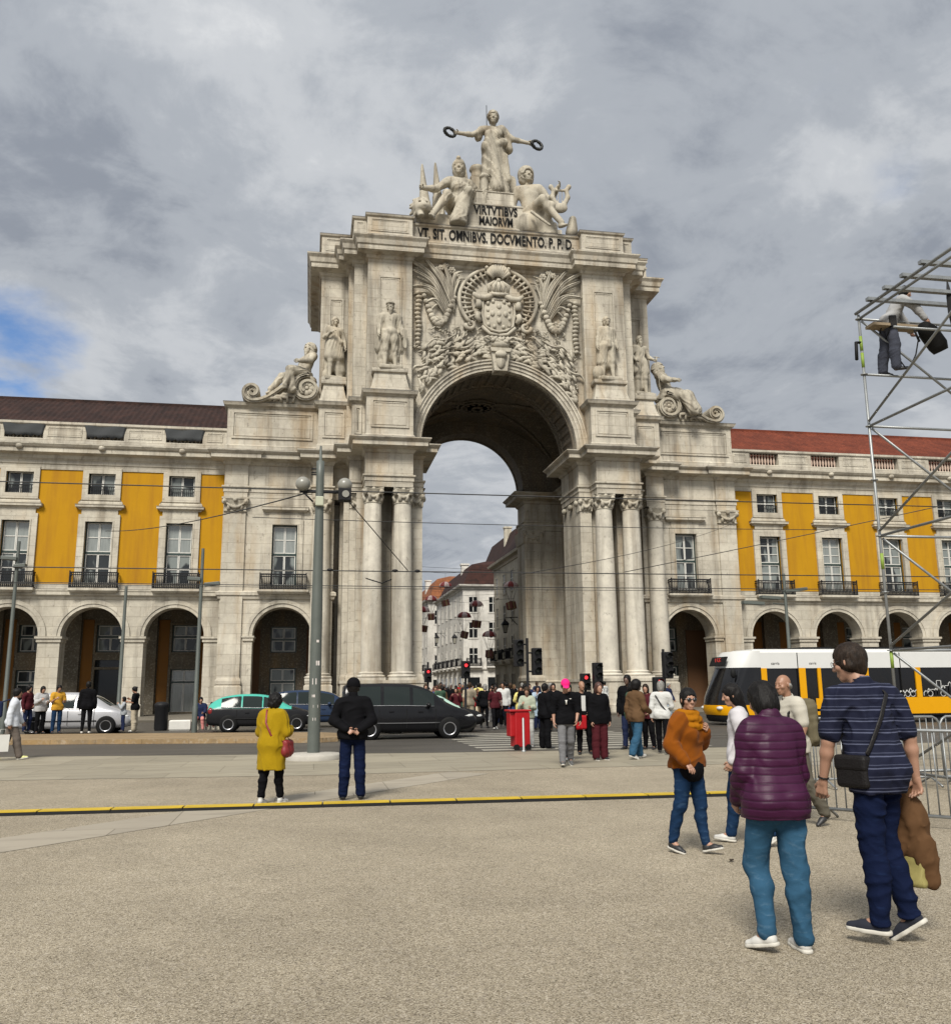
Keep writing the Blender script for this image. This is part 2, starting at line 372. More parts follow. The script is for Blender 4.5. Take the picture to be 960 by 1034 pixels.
# ------------------------------------------------------------------ ground
def gravel():
    n = NT('exposed_aggregate'); g = n.pos()
    v = n.N('TexVoronoi'); v.inputs['Scale'].default_value = 140; n.L(g, v.inputs['Vector'])
    sx = n.N('SeparateXYZ'); n.L(v.outputs['Color'], sx.inputs[0])
    c = n.ramp(sx.outputs[0], [(0.0, (0.066, 0.054, 0.036)), (0.16, (0.178, 0.148, 0.102)), (0.5, (0.298, 0.255, 0.184)), (0.82, (0.375, 0.328, 0.245)), (1.0, (0.50, 0.445, 0.36))])
    v2 = n.N('TexVoronoi'); v2.inputs['Scale'].default_value = 34; n.L(g, v2.inputs['Vector'])
    s2 = n.N('SeparateXYZ'); n.L(v2.outputs['Color'], s2.inputs[0])
    c = n.mix(n.ramp(s2.outputs[1], [(0.86, 0), (0.9, 0.35)]), c, n.mix(s2.outputs[2], (0.09, 0.07, 0.05), (0.47, 0.42, 0.34)))
    big = n.noise(g, 0.22, 6, 0.6); med = n.noise(g, 1.3, 6, 0.65)
    c = n.mix(1.0, c, n.ramp(big, [(0.3, (0.78, 0.77, 0.76)), (0.7, (1.10, 1.10, 1.10))]), 'MULTIPLY')
    c = n.mix(1.0, c, n.ramp(med, [(0.3, (0.86, 0.86, 0.86)), (0.7, (1.06, 1.06, 1.06))]), 'MULTIPLY')
    sp = n.noise(g, 3.1, 4, 0.6)
    c = n.mix(n.ramp(sp, [(0.70, 0), (0.76, 0.45)]), c, (0.12, 0.095, 0.07))
    n.bump(n.math('ADD', n.math('MULTIPLY', v.outputs['Distance'], 2.0), med), 0.45, 0.010)
    return n.done(c, 0.85, spec=0.25)
def slabs(name, a, b, bw, bh, rough=0.45, rot=0.0):
    n = NT(name); g = n.pos()
    mp = n.N('Mapping'); mp.inputs['Rotation'].default_value = (0, 0, rot); n.L(g, mp.inputs[0])
    br = n.N('TexBrick'); n.L(mp.outputs[0], br.inputs['Vector']); br.inputs['Scale'].default_value = 1
    br.inputs['Brick Width'].default_value = bw; br.inputs['Row Height'].default_value = bh; br.inputs['Mortar Size'].default_value = 0.008
    br.inputs['Color1'].default_value = (1, 1, 1, 1); br.inputs['Color2'].default_value = (0.82, 0.82, 0.82, 1); br.inputs['Mortar'].default_value = (0.45, 0.43, 0.4, 1)
    c = n.mix(n.noise(g, 0.8, 6, 0.62), a, b); c = n.mix(1.0, c, br.outputs['Color'], 'MULTIPLY')
    st = n.noise(n.pos((0.5, 1.6, 1)), 1.1, 6, 0.65)
    c = n.mix(n.ramp(st, [(0.5, 0), (0.72, 0.55)]), c, sc3(a, 0.45))
    n.bump(n.noise(g, 30, 3), 0.12, 0.01)
    return n.done(c, n.ramp(st, [(0.3, rough), (0.7, rough + 0.25)]), spec=0.4)
def asphalt():
    n = NT('asphalt'); g = n.pos()
    c = n.mix(n.noise(g, 0.5, 6, 0.65), (0.036, 0.032, 0.027), (0.066, 0.06, 0.05))
    c = n.mix(n.ramp(n.noise(n.pos((0.12, 1.4, 1)), 1.2, 5, 0.6), [(0.45, 0), (0.7, 0.6)]), c, (0.10, 0.09, 0.075))
    n.bump(n.noise(g, 60, 2), 0.3, 0.01); return n.done(c, 0.55, spec=0.4)
M_GRAVEL = gravel()
M_SLAB = slabs('pale_paving_slabs', (0.235, 0.208, 0.152), (0.30, 0.270, 0.205), 1.9, 1.5)
M_BAND = slabs('pale_stone_band', (0.265, 0.232, 0.18), (0.335, 0.298, 0.236), 1.2, 3.0, 0.55)
M_TAN = slabs('tan_kerb_paving', (0.21, 0.145, 0.075), (0.29, 0.205, 0.112), 1.0, 0.5, 0.7)
M_COBBLE = slabs('pavement_cobbles', (0.13, 0.115, 0.09), (0.20, 0.18, 0.145), 0.5, 0.5, 0.5)
M_ASPH = asphalt()
M_PAINT = M('worn_road_paint', (0.26, 0.245, 0.205), 0.6, 0.3, 3, obj=False)
def flat(name, poly, z, mat, kind='structure', drop=0.0, mat2=None):
    mb = MB(); n = len(poly); mb.add([(x, y, z) for x, y in poly], [tuple(range(n))])
    if drop:
        for i in range(n):
            a, b = poly[i], poly[(i + 1) % n]
            mb.quad((a[0], a[1], z - drop), (b[0], b[1], z - drop), (b[0], b[1], z), (a[0], a[1], z), 1 if mat2 else 0)
    return mb.build(name, [mat, mat2] if mat2 else mat, kind=kind)
flat('plaza', [(-900, -300), (900, -300), (900, 1500), (-900, 1500)], 0.0, M_GRAVEL)
edge = [(-70, -24.5), (-40, -28.2), (-25, -30.3), (-16.8, -31.9), (-8.6, -33.4), (-3.1, -33.8), (70, -34.2)]
flat('slab_paving', [(-70, -32.5), (-40, -35.5), (-17.3, -38.1), (-11.7, -38.7), (-5.7, -38.6), (70, -39)] + edge[::-1], 0.005, M_SLAB)
flat('road', edge + [(70, -7.5), (-70, -7.5)], 0.009, M_ASPH)
flat('kerb_strip', [(-70, -17.5), (-40, -22.2), (-25, -25.0), (-17.95, -26.5), (-13.4, -27.6), (-11.2, -28.05), (-10.6, -27.6), (-10.5, -25.0), (-11.2, -24.2), (-17, -22.6), (-40, -18.0), (-70, -13)], 0.15, M_TAN, drop=0.16, mat2=stone('kerb_stone', (0.30, 0.21, 0.11), 1.1, 0.5, 0.5, 0.5))
flat('pavement', [(-70, -7.5), (70, -7.5), (70, 200), (-70, 200)], 0.13, M_COBBLE, drop=0.13)
# pale diagonal bands in the plaza
def band(name, pts, wd):
    mb = MB()
    for i in range(len(pts) - 1):
        a, b = Vector(pts[i]), Vector(pts[i + 1]); d = (b - a).normalized(); q = Vector((-d.y, d.x)) * wd / 2
        P = [a - q, b - q, b + q, a + q]; mb.add([(p.x, p.y, 0.004) for p in P], [(0, 1, 2, 3)])
    return mb.build(name, M_BAND, kind='structure')
band('stone_band', [(-21.0, -52.6), (-8.4, -39.0)], 0.92)
band('stone_band', [(12, -57), (-1, -38.9)], 0.92)
# zebra crossing and road markings
mb = MB()
for i in range(9):
    y = -33.2 + i * 1.02; mb.add([(-7.0, y, 0.013), (-0.6, y, 0.013), (-0.6, y + 0.5, 0.013), (-7.0, y + 0.5, 0.013)], [(0, 1, 2, 3)])
mb.build('road_marking', M_PAINT, kind='structure')
mb = MB()
for y in (-29.9, -28.5):
    mb.box(-7, 70, y - 0.04, y + 0.04, 0.0, 0.016)
mb.build('tram_rail', M('rail_steel', (0.10, 0.09, 0.08), 0.35, 0.3, metal=0.8), kind='structure')

# ------------------------------------------------------------------ the arch
arch = empty('triumphal_arch', (0, 0, 0), 0, 'great pale stone triumphal arch with columns, carved coat of arms and inscribed attic', 'arch')
_j = [0]
def jit():
    _j[0] = (_j[0] + 1) % 7; return _j[0] * 0.0045
ENT = [(0, 13.42), (0, 13.74), (.05, 13.77), (.05, 14.0), (.14, 14.06), (.14, 14.15), (0, 14.18), (0, 15.48), (.10, 15.56), (.16, 15.70), (.34, 15.74), (.80, 15.80), (.80, 16.04), (.87, 16.08), (1.0, 16.22), (1.0, 16.27), (.95, 16.30)]
def ent(mb, rect):
    j = jit(); mb.stack(rect, [(o, z + j) for o, z in ENT], 0, flash=({15}, 1))
def rect(s, x0, x1, y0, y1): return (x0, x1, y0, y1) if s > 0 else (-x1, -x0, y0, y1)
def panel(mb, x0, x1, z0, z1, y, t=0.10, proud=0.07):
    """raised moulded frame with a sunk field"""
    mb.frame(x0, x1, z0, z1, t, y - proud, proud + 0.02)
    mb.frame(x0 + t + .05, x1 - t - .05, z0 + t + .05, z1 - t - .05, t * 0.5, y - proud * 0.4, proud * .4 + 0.02)
# --- masonry below the entablature
for s in (1, -1):
    mb = MB()
    r_ = lambda *a: rect(s, *a)
    for q in ((5.05, 6.82, -3.05, 0.55), (6.8, 7.56, -2.35, 0.5), (7.54, 9.0, -3.05, 0.55), (9.0, 9.70, -1.5, 0.5), (9.68, 10.4, 1.3, 2.0)):       # pier core with deep recesses
        mb.stack(r_(*q), [(0, 0), (0, 13.5)])
    # response pilasters behind the columns, the outer square pilaster
    for x0, x1 in ((5.02, 5.76), (7.86, 8.46)):
        mb.stack(r_(x0, x1, -3.42, -2.9), [(.06, 2.1), (.06, 2.3), (0, 2.5), (0, 12.5), (.05, 12.52), (.12, 13.4)])
    # plinth
    mb.stack(r_(8.4, 9.38, -2.40, 0.2), [(.10, 2.1), (.10, 2.3), (.03, 2.5), (0, 2.56), (0, 12.5)])
    mb.stack(r_(9.3, 9.72, -1.52, 0.2), [(.06, 2.1), (.06, 2.3), (0, 2.5), (0, 12.5)])
    mb.stack(r_(4.92, 9.05, -5.05, 0.5), [(.14, 0), (.14, .55), (.06, .65), (.06, 1.85), (.12, 1.92), (.12, 2.09)])
    mb.stack(r_(8.9, 9.72, -3.0, 0.3), [(.13, 0), (.13, .54), (.05, .64), (.05, 1.86), (.11, 1.93), (.11, 2.10)])
    # passage side walls of the wide inner chamber and rear piers
    mb.stack(r_(7.3, 9.9, 0.4, 9.2), [(0, 0), (0, 13.5)])
    mb.stack(r_(4.45, 9.5, 9.0, 11.3), [(.1, 0), (.1, 1.9), (.16, 2.0), (0, 2.1), (0, 13.4)])
    mb.stack(r_(4.35, 5.6, 8.9, 11.4), [(.1, 2.05), (.1, 2.3), (0, 2.5), (0, 12.4), (.08, 12.5), (.2, 13.4)])
    mb.build('pier', M_STONE, arch)
# --- entablatures
for s in (1, -1):
    mb = MB()
    for q in ((5.74, 8.6, -4.8, -1.0), (4.98, 7.5, -3.45, 0.55), (7.2, 9.45, -2.75, 0.0), (8.2, 17.1, -.42, 9.0), (10.42, 11.66, -1.08, 0.2), (15.66, 17.08, -.56, 0.2), (7.4, 9.6, 0.2, 9.1), (4.4, 9.0, 8.98, 11.3)):
        ent(mb, rect(s, *q))
    mb.build('entablature', [M_STONE, M_LEAD], arch)
# --- lower attic course with sunk panels
PED = [(.10, 16.34), (.10, 16.74), (.02, 16.84), (0, 17.06), (0, 19.22), (.08, 19.30), (.22, 19.38), (.26, 19.48), (.30, 19.56), (.30, 19.60)]
for s in (1, -1):
    mb = MB()
    for q in ((5.68, 8.55, -4.28, -2.0), (7.8, 9.32, -2.55, 0), (9.5, 11.41, -1.4, 2.0), (11.0, 17.08, -.5, 3.0)):
        j = jit(); mb.stack(rect(s, *q), [(o, z + j) for o, z in PED], 0, flash=({8}, 1))
    for x0, x1, y in ((5.95, 8.28, -4.28), (8.75, 9.2, -2.55), (9.75, 11.15, -1.4), (11.75, 16.8, -.5)):
        a, b = (x0, x1) if s > 0 else (-x1, -x0); panel(mb, a, b, 17.25, 19.05, y, 0.13, 0.07)
    mb.build('attic_pedestal', [M_STONE, M_LEAD], arch)
# --- upper attic
for s in (1, -1):
    mb = MB()
    for x0, x1, y in ((5.70, 8.53, -3.4), (8.0, 9.35, -2.5), (8.5, 9.66, -1.6), (9.0, 11.42, -.3)):
        mb.stack(rect(s, x0, x1, y, 9.5 if x1 > 9 else 1.0), [(0, 16.3), (0, 28.8)])
    # tall sunk panel behind each standing statue
    for x0, x1, z0, z1, y in ((6.35, 7.85, 21.2, 27.6, -3.4), (9.92, 10.9, 21.2, 27.2, -.3)):
        a, b = (x0, x1) if s > 0 else (-x1, -x0); mb.frame(a, b, z0, z1, .12, y - .07, .09); mb.frame(a + .16, b - .16, z0 + .16, z1 - .16, .06, y - .03, .05)
    # statue plinths
    for x0, x1, y0, y1, t in ((6.0, 8.25, -4.28, -3.0, 21.12), (9.72, 11.3, -1.5, -.2, 21.3)):
        mb.stack(rect(s, x0, x1, y0, y1), [(.12, 19.62), (.02, 19.9), (-.12, 20.5), (-.16, 20.8), (-.02, 20.86), (0, 20.95), (0, t - .02), (-.2, t)])
    mb.build('attic_pier', M_STONE, arch)
mb = MB(); mb.archbay(-5.72, 5.72, 16.3, 28.8, 0, 5.05, 16.7, -2.8, 0.4, n=40)
mb.build('spandrel_wall', M_STONE, arch)
ATT = [(0, 28.70), (.10, 28.76), (.16, 28.92), (.34, 28.98), (.70, 29.05), (.70, 29.33), (.78, 29.40), (.84, 29.68), (.98, 29.88), (.98, 29.96), (.93, 30.0)]
mb = MB()
for q in ((-5.9, 5.9, -2.82, 5), ):
    mb.stack(q, [(o * .9, z) for o, z in ATT], flash=({9}, 1))
for s in (1, -1):
    if s > 0: mb.build('attic_cornice', [M_STONE, M_LEAD], arch)
    mb = MB()
    for x0, x1, y, y1 in ((5.70, 8.53, -3.4, 0), (7.9, 9.35, -2.5, 2), (8.3, 9.66, -1.6, 3), (8.8, 11.42, -.3, 9.5)):
        j = jit(); mb.stack(rect(s, x0, x1, y, y1), [(o, z + j) for o, z in ATT], flash=({9}, 1))
    mb.build('attic_cornice', [M_STONE, M_LEAD], arch)
PAR = [(.06, 30.0), (.06, 30.42), (0, 30.5), (0, 31.62), (.10, 31.68), (.14, 31.78), (.14, 31.83)]
mb = MB()
mb.stack((-5.8, 5.8, -2.95, 5), [(o, z - .14 if z > 31 else z) for o, z in PAR], flash=({5}, 1))
for s in (1, -1):
    if s > 0: mb.build('parapet', [M_STONE, M_LEAD], arch)
    mb = MB()
    for x0, x1, y, y1 in ((5.69, 8.62, -3.5, 0), (7.9, 9.45, -2.9, 2), (8.8, 11.48, -.3, 9.0)):
        j = jit(); mb.stack(rect(s, x0, x1, y, y1), [(o, z + j) for o, z in PAR], flash=({5}, 1))
    for x0, x1, y in ((5.95, 8.4, -3.5), (8.8, 9.3, -2.9), (9.9, 11.2, -.3)):
        a, b = (x0, x1) if s > 0 else (-x1, -x0); panel(mb, a, b, 30.62, 31.5, y, .07, .04)
    mb.build('parapet', [M_STONE, M_LEAD], arch)
# --- archivolt, soffit, vault
mb = MB()
for r0, r1, y in ((5.05, 5.26, -3.05), (5.24, 5.48, -3.12), (5.46, 5.66, -3.22), (5.64, 5.74, -3.30)):
    mb.ring(0, 16.7, r0, r1, y, -2.7, n=64)
for s in (1, -1):
    for x0, x1, y in ((5.05, 5.26, -3.05), (5.24, 5.48, -3.12), (5.46, 5.70, -3.22)):
        q = rect(s, x0, x1, y, -2.7); mb.box(q[0], q[1], q[2], q[3], 16.28, 16.70)
mb.build('archivolt', M_STONE, arch)
mb = MB()
def soffit(r, zc, y0, y1, n=48):
    for i in range(n):
        a, b = PI * i / n, PI * (i + 1) / n
        mb.quad((r * math.cos(a), y0, zc + r * math.sin(a)), (r * math.cos(a), y1, zc + r * math.sin(a)), (r * math.cos(b), y1, zc + r * math.sin(b)), (r * math.cos(b), y0, zc + r * math.sin(b)))
soffit(5.052, 16.7, -3.0, 0.6)
# coffer ribs on the soffit band
for y0, y1 in ((-2.55, -2.35), (-0.2, 0.0), (0.35, 0.6)):
    mb.ring(0, 16.7, 4.95, 5.06, y0, y1, n=48)
for i in range(26):
    a = PI * (i + .5) / 26
    mb.ring(0, 16.7, 4.96, 5.06, -2.35, -0.2, n=1, a0=a - .022, a1=a + .022)
# groined vault of the chamber
NX, NY = 36, 20; X0, Y0, Y1 = 7.32, 0.55, 9.05
def vz(x, y):
    a = 5.5 * math.sqrt(max(0, 1 - (x / X0) ** 2)); yc = (Y0 + Y1) / 2; b = 5.5 * math.sqrt(max(0, 1 - ((y - yc) / ((Y1 - Y0) / 2)) ** 2))
    return 16.4 + max(a, b)
vs = []; fs = []
for j in range(NY + 1):
    for i in range(NX + 1):
        x = -X0 * math.cos(PI * i / NX); y = (Y0 + Y1) / 2 - (Y1 - Y0) / 2 * math.cos(PI * j / NY); vs.append((x, y, vz(x, y)))
for j in range(NY):
    for i in range(NX):
        a = j * (NX + 1) + i; fs.append((a, a + 1, a + NX + 2, a + NX + 1))
mb.add(vs, fs)
# groin ribs, medallion
for sx_ in (1, -1):
    pts = []
    for i in range(25):
        t = -1 + 2 * i / 24; x = X0 * t * .985; y = (Y0 + Y1) / 2 + sx_ * (Y1 - Y0) / 2 * t * .985; pts.append((x, y, vz(x, y) - .05))
    mb.tube(pts, .14, 6)
yc = (Y0 + Y1) / 2
for r0, h in ((1.55, .12), (1.25, .2), (.9, .1), (.45, .3)):
    mb.lathe([(r0, 0), (r0, h), (r0 - .2, h + .02), (r0 - .2, 0)], (0, yc, 21.85 - h * 1.0), 28)
for i in range(12):
    a = 2 * PI * i / 12; mb.ball((.85 * math.cos(a), yc + .85 * math.sin(a), 21.75), (.22, .22, .14), 8, 5)
# end walls of the chamber with the two arched openings, roof slab over
mb.archbay(-7.6, 7.6, 16.2, 22.6, 0, 5.052, 16.7, 0.55, 0.03, n=32, jamb=False)
mb.archbay(-7.6, 7.6, 16.2, 22.6, 0, 4.36, 16.7, 9.0, 2.3, n=40)
for y0, y1 in ((8.96, 9.2), (10.9, 11.2)):
    mb.ring(0, 16.7, 4.30, 4.75, y0, y1, n=40)
for s in (1, -1):
    q = rect(s, 4.36, 7.6, 9.0, 11.3); mb.box(q[0], q[1], q[2] + .02, q[3], 16.3, 22.5)
mb.box(-9.4, 9.4, 0.7, 11.3, 22.7, 29.5); mb.box(-5, 5, -2.7, .8, 22.6, 28.9); mb.box(-7.6, 7.6, 9.05, 11.3, 21.2, 22.65)
mb.build('vault', M_VAULT_SHADE, arch)
# keystone: a bracket with a mask
mb = MB()
mb.prism([(-.42, 21.55), (.42, 21.55), (.60, 22.85), (-.60, 22.85)], -3.62, -2.7)
mb.prism([(-.62, 22.8), (.62, 22.8), (.70, 23.05), (-.70, 23.05)], -3.75, -2.7)
mb.ball((0, -3.62, 22.15), (.30, .20, .50), 12, 8); mb.ball((0, -3.75, 22.6), (.40, .22, .26), 12, 8); mb.ball((-.22, -3.78, 22.62), .09); mb.ball((.22, -3.78, 22.62), .09)
mb.build('keystone', M_RELIEF, arch)
# --- columns
def shaft_prof():
    P = []
    for i in range(14):
        t = i / 13; P.append((.60 - .085 * t ** 1.9, 2.56 + (12.48 - 2.56) * t))
    return P
def capital_mesh(rc, z0, z1, sq):
    mb = MB(); h = z1 - z0
    mb.lathe([(rc * 1.05, 0), (rc * 1.12, .05), (rc * .98, .1), (rc * .98, h * .35), (rc * 1.02, h * .55), (rc * 1.25, h * .78), (rc * 1.3, h * .84)], (0, 0, z0), 20)
    mb.stack([(-sq, -sq), (-.2, -sq * .86), (.2, -sq * .86), (sq, -sq), (sq * .86, -.2), (sq * .86, .2), (sq, sq), (.2, sq * .86), (-.2, sq * .86), (-sq, sq), (-sq * .86, .2), (-sq * .86, -.2)], [(-.03, z1 - .16), (0, z1 - .10), (0, z1 + .004)])
    for a in range(4):
        th = PI / 4 + a * PI / 2; d = sq * 1.12
        for rr in (.17, .10):
            mb.ball((d * math.cos(th) * (1 if rr > .15 else 1.06), d * math.sin(th) * (1 if rr > .15 else 1.06), z1 - .28), (rr, rr, rr * 1.2), 8, 6)
        # festoon swag between the volutes
        t0, t1 = th - PI / 2, th; pts = []
        for i in range(9):
            u = i / 8; an = t0 + (t1 - t0) * u; q = sq * 1.05 * (1 - .14 * math.sin(PI * u)); pts.append((q * math.cos(an) * (1 if True else 0), q * math.sin(an), z1 - .3 - .30 * math.sin(PI * u)))
        mb.tube(pts, [.05, .07, .09, .105, .11, .105, .09, .07, .05], 6)
        mb.ball((sq * .9 * math.cos(th - PI / 4), sq * .9 * math.sin(th - PI / 4), z1 - .12), (.14, .14, .12), 8, 5)
    # acanthus leaves
    for a in range(8):
        th = a * PI / 4 + PI / 8; mb.tube([(rc * .97 * math.cos(th), rc * .97 * math.sin(th), z0 + .1), (rc * 1.06 * math.cos(th), rc * 1.06 * math.sin(th), z0 + h * .35), (rc * 1.3 * math.cos(th), rc * 1.3 * math.sin(th), z0 + h * .47)], [.12, .13, .05], 6)
    return mb.mesh('capital')
def base_mesh():
    mb = MB(); mb.box(-.80, .80, -.80, .80, 2.085, 2.24)
    mb.lathe([(.78, 2.24), (.84, 2.29), (.84, 2.33), (.78, 2.38), (.70, 2.40), (.68, 2.44), (.72, 2.47), (.72, 2.52), (.66, 2.55), (.60, 2.58)], n=28)
    return mb.mesh('column_base')
_cap = capital_mesh(.515, 12.46, 13.42, .60); _cap.materials.append(M_RELIEF)
_base = base_mesh(); _base.materials.append(M_COLUMN)
_sh = MB().lathe(shaft_prof(), n=32).mesh('column'); _sh.materials.append(M_COLUMN)
for s in (1, -1):
    for x, y in ((6.30, -4.2), (8.08, -4.2), (11.05, -.72)):
        c = bpy.data.objects.new('column', _sh); COL.objects.link(c); c.location = (s * x, y, 0); c.parent = arch
        for nm, me in (('capital', _cap), ('column_base', _base)):
            o = bpy.data.objects.new(nm, me); COL.objects.link(o); o.parent = c
# pilaster capitals on the piers
def pilcap(mb, x0, x1, y, z0=12.5, z1=13.42):
    xm = (x0 + x1) / 2; hw = (x1 - x0) / 2
    mb.stack((x0, x1, y, y + .5), [(.02, z0), (.05, z0 + .05), (0, z0 + .1), (.02, z0 + .5), (.12, z1 - .14), (.16, z1 - .12), (.16, z1 - .004)])
    for s_ in (-1, 1):
        mb.ball((xm + s_ * hw, y - .12, z1 - .3), (.17, .15, .19), 8, 6); mb.ball((xm + s_ * hw, y - .22, z1 - .3), (.08, .09, .10), 8, 6)
    pts = [(xm + hw * .95 * (2 * i / 8 - 1), y - .12, z1 - .32 - .34 * math.sin(PI * i / 8)) for i in range(9)]
    mb.tube(pts, [.05, .07, .09, .10, .11, .10, .09, .07, .05], 6); mb.ball((xm, y - .15, z1 - .18), (.14, .12, .14), 8, 6)
    for i in range(3): mb.tube([(xm + hw * .6 * (i - 1), y - .02, z0 + .08), (xm + hw * .6 * (i - 1), y - .06, z0 + .32), (xm + hw * .6 * (i - 1), y - .16, z0 + .4)], [.11, .11, .04], 6)
for s in (1, -1):
    for x0, x1, y in ((5.02, 5.76, -3.44), (8.44, 9.36, -2.42), (15.72, 17.02, -.60)):
        pc = MB(); q = rect(s, x0, x1, 0, 0); pilcap(pc, q[0], q[1], y); pc.build('pilaster_capital', M_RELIEF, arch)
    # jamb side and rear pier capitals
    pc = MB(); q = rect(s, 4.35, 5.6, 0, 0); pilcap(pc, q[0], q[1], 8.88)
    for k in range(3): pc.ball((s * 4.9, -3.0 + k * 1.4, 13.1), (.16, .3, .2), 8, 6)
    pc.build('pilaster_capital', M_RELIEF, arch)
# --- the pavilion bays either side, each with an archway and a tall window
for s in (1, -1):
    mb = MB(); xa, xb = rect(s, 10.28, 17.1, 0, 0)[:2]; cx = s * 13.3
    mb.archbay(xa, xb, 0.0, 7.35, cx, 1.76, 4.85, -.40, 1.5, n=24)
    mb.quad((xa if s > 0 else xb, -.4, 0), (xa if s > 0 else xb, 2, 0), (xa if s > 0 else xb, 2, 13.42), (xa if s > 0 else xb, -.4, 13.42)); mb.sheet(xa, xb, 7.35, 13.43, [(cx - .78, cx + .78, 7.9, 11.75)], -.40, .35)
    mb.stack((xa + .003, xb - .003, -.40, .4), [(.0, 7.05), (.10, 7.10), (.14, 7.25), (.22, 7.32), (.22, 7.50), (.12, 7.56), (.06, 7.60)])     # string course
    for r0, r1, y in ((1.76, 1.98, -.46), (1.98, 2.20, -.52)): mb.ring(cx, 4.85, r0, r1, y, -.38, n=28)
    for sg in (-1, 1):                                            # imposts
        a = cx + sg * 1.76; mb.stack((min(a, a + sg * .5), max(a, a + sg * .5), -.44, 1.05), [(0, 4.5), (.06, 4.55), (.06, 4.68), (.12, 4.74), (.12, 4.85)])
    mb.stack(rect(s, 10.3, 11.8, -1.46, .2), [(.1, 0), (.1, 1.8), (0, 1.9), (.04, 1.96), (.04, 2.08)])
    for x0, x1, y in ((15.72, 17.02, -.54),):  # pilasters
        q = rect(s, x0, x1, y, .3); mb.stack(q, [(.14, 0), (.14, 1.8), (.06, 1.9), (.10, 1.96), (.10, 2.16), (.04, 2.3), (0, 2.36), (0, 12.52)])
    # window surround with hood
    mb.frame(cx - 1.12, cx + 1.12, 7.58, 12.1, .32, -.50, .12); mb.frame(cx - .84, cx + .84, 7.6, 11.82, .07, -.55, .12)
    mb.stack((cx - 1.2, cx + 1.2, -.5, -.35), [(0, 12.55), (.05, 12.58), (.22, 12.68), (.22, 12.80), (.26, 12.86)]); mb.box(cx - 1.0, cx + 1.0, -.46, -.38, 12.1, 12.56)
    mb.stack((cx - 1.55, cx + 1.55, -1.0, -.3), [(-.1, 7.40), (0, 7.52), (0, 7.64)])   # balcony slab
    # shallow gallery behind the archway
    mb.build('pavilion_wall', M_STONE, arch)
# inscription
def text(name, body, size, loc, parent, mat, ex=0.02, rot=(PI / 2, 0, 0), sx=1.0, align='CENTER', off=0.0):
    cu = bpy.data.curves.new(name, 'FONT'); cu.body = body; cu.size = size; cu.align_x = align; cu.align_y = 'CENTER'; cu.extrude = ex; cu.resolution_u = 3; cu.offset = off
    t = bpy.data.objects.new(name, cu); COL.objects.link(t)
    dg = bpy.context.evaluated_depsgraph_get(); me = bpy.data.meshes.new_from_object(t.evaluated_get(dg)); bpy.data.objects.remove(t)
    o = link(name, me, mat, parent); o.location = loc; o.rotation_euler = rot; o.scale = (sx, 1, 1); return o
M_LETTER = M('black_letters', (0.012, 0.012, 0.012), 0.7, 0.1, spec=.1)
mb = MB()
mb.stack((-1.85, 1.85, -2.75, -.6), [(.12, 31.68), (.12, 31.9), (0, 32.0), (0, 33.50), (.05, 33.56), (.05, 33.66)])
mb.stack((-1.28, 1.28, -2.55, -.8), [(.06, 33.65), (0, 33.75), (0, 34.6), (.06, 34.66), (.06, 34.72)])
mb.build('statue_pedestal', M_STONE, arch)
def letters(body, size, z, y, wd):
    o = text('inscription', body, size, (0, y, z), arch, M_LETTER, .015, off=.022); w_ = max(v.co.x for v in o.data.vertices) - min(v.co.x for v in o.data.vertices)
    o.scale = (wd / w_, 1, 1)
letters('VIRTVTIBVS', .86, 33.14, -2.79, 3.0)
letters('MAIORVM', .84, 32.36, -2.79, 2.3)
letters('VT. SIT. OMNIBVS. DOCVMENTO. P. P. D.', 1.0, 30.98, -3.0, 10.6)
# --- windows (frame > pane) used all over the square
def window(parent, cx, z0, z1, hw, y, curtain=0.0, split=0.5, wm=None, rows=(2, 2), gm=None):
    """french window: dark outer frame, white casements, panes behind"""
    mb = MB(); wm = wm or M_WHITE
    mb.frame(cx - hw, cx + hw, z0, z1, .07, y - .02, .08, 1)
    zt = z0 + (z1 - z0) * split
    if split < 1: mb.box(cx - hw + .07, cx + hw - .07, y - .03, y + .05, zt - .06, zt + .06, 1)
    segs = [(z0 + .07, zt - .06), (zt + .06, z1 - .07)] if split < 1 else [(z0 + .07, z1 - .07)]
    for (a, b), nr in zip(segs, rows):
        for x0, x1 in ((cx - hw + .08, cx - .01), (cx + .01, cx + hw - .08)):
            mb.frame(x0, x1, a + .01, b - .01, .05, y, .05, 0)
            for i in range(1, nr):
                zz = a + (b - a) * i / nr; mb.box(x0 + .06, x1 - .06, y + .01, y + .04, zz - .025, zz + .025, 0)
    w_ = mb.build('window', [wm, M_GREEN], parent)
    g = MB(); g.box(cx - hw + .02, cx + hw - .02, y + .055, y + .08, z0 + .02, z1 - .02); g.build('pane', gm or M_GLASS, w_)
    if curtain:
        g = MB(); g.box(cx - hw + .1, cx + hw - .1, y + .048, y + .054, zt + .08 if curtain < .6 else z0 + .1, z1 - .1); g.build('curtain', M_CURTAIN, w_)
    return w_
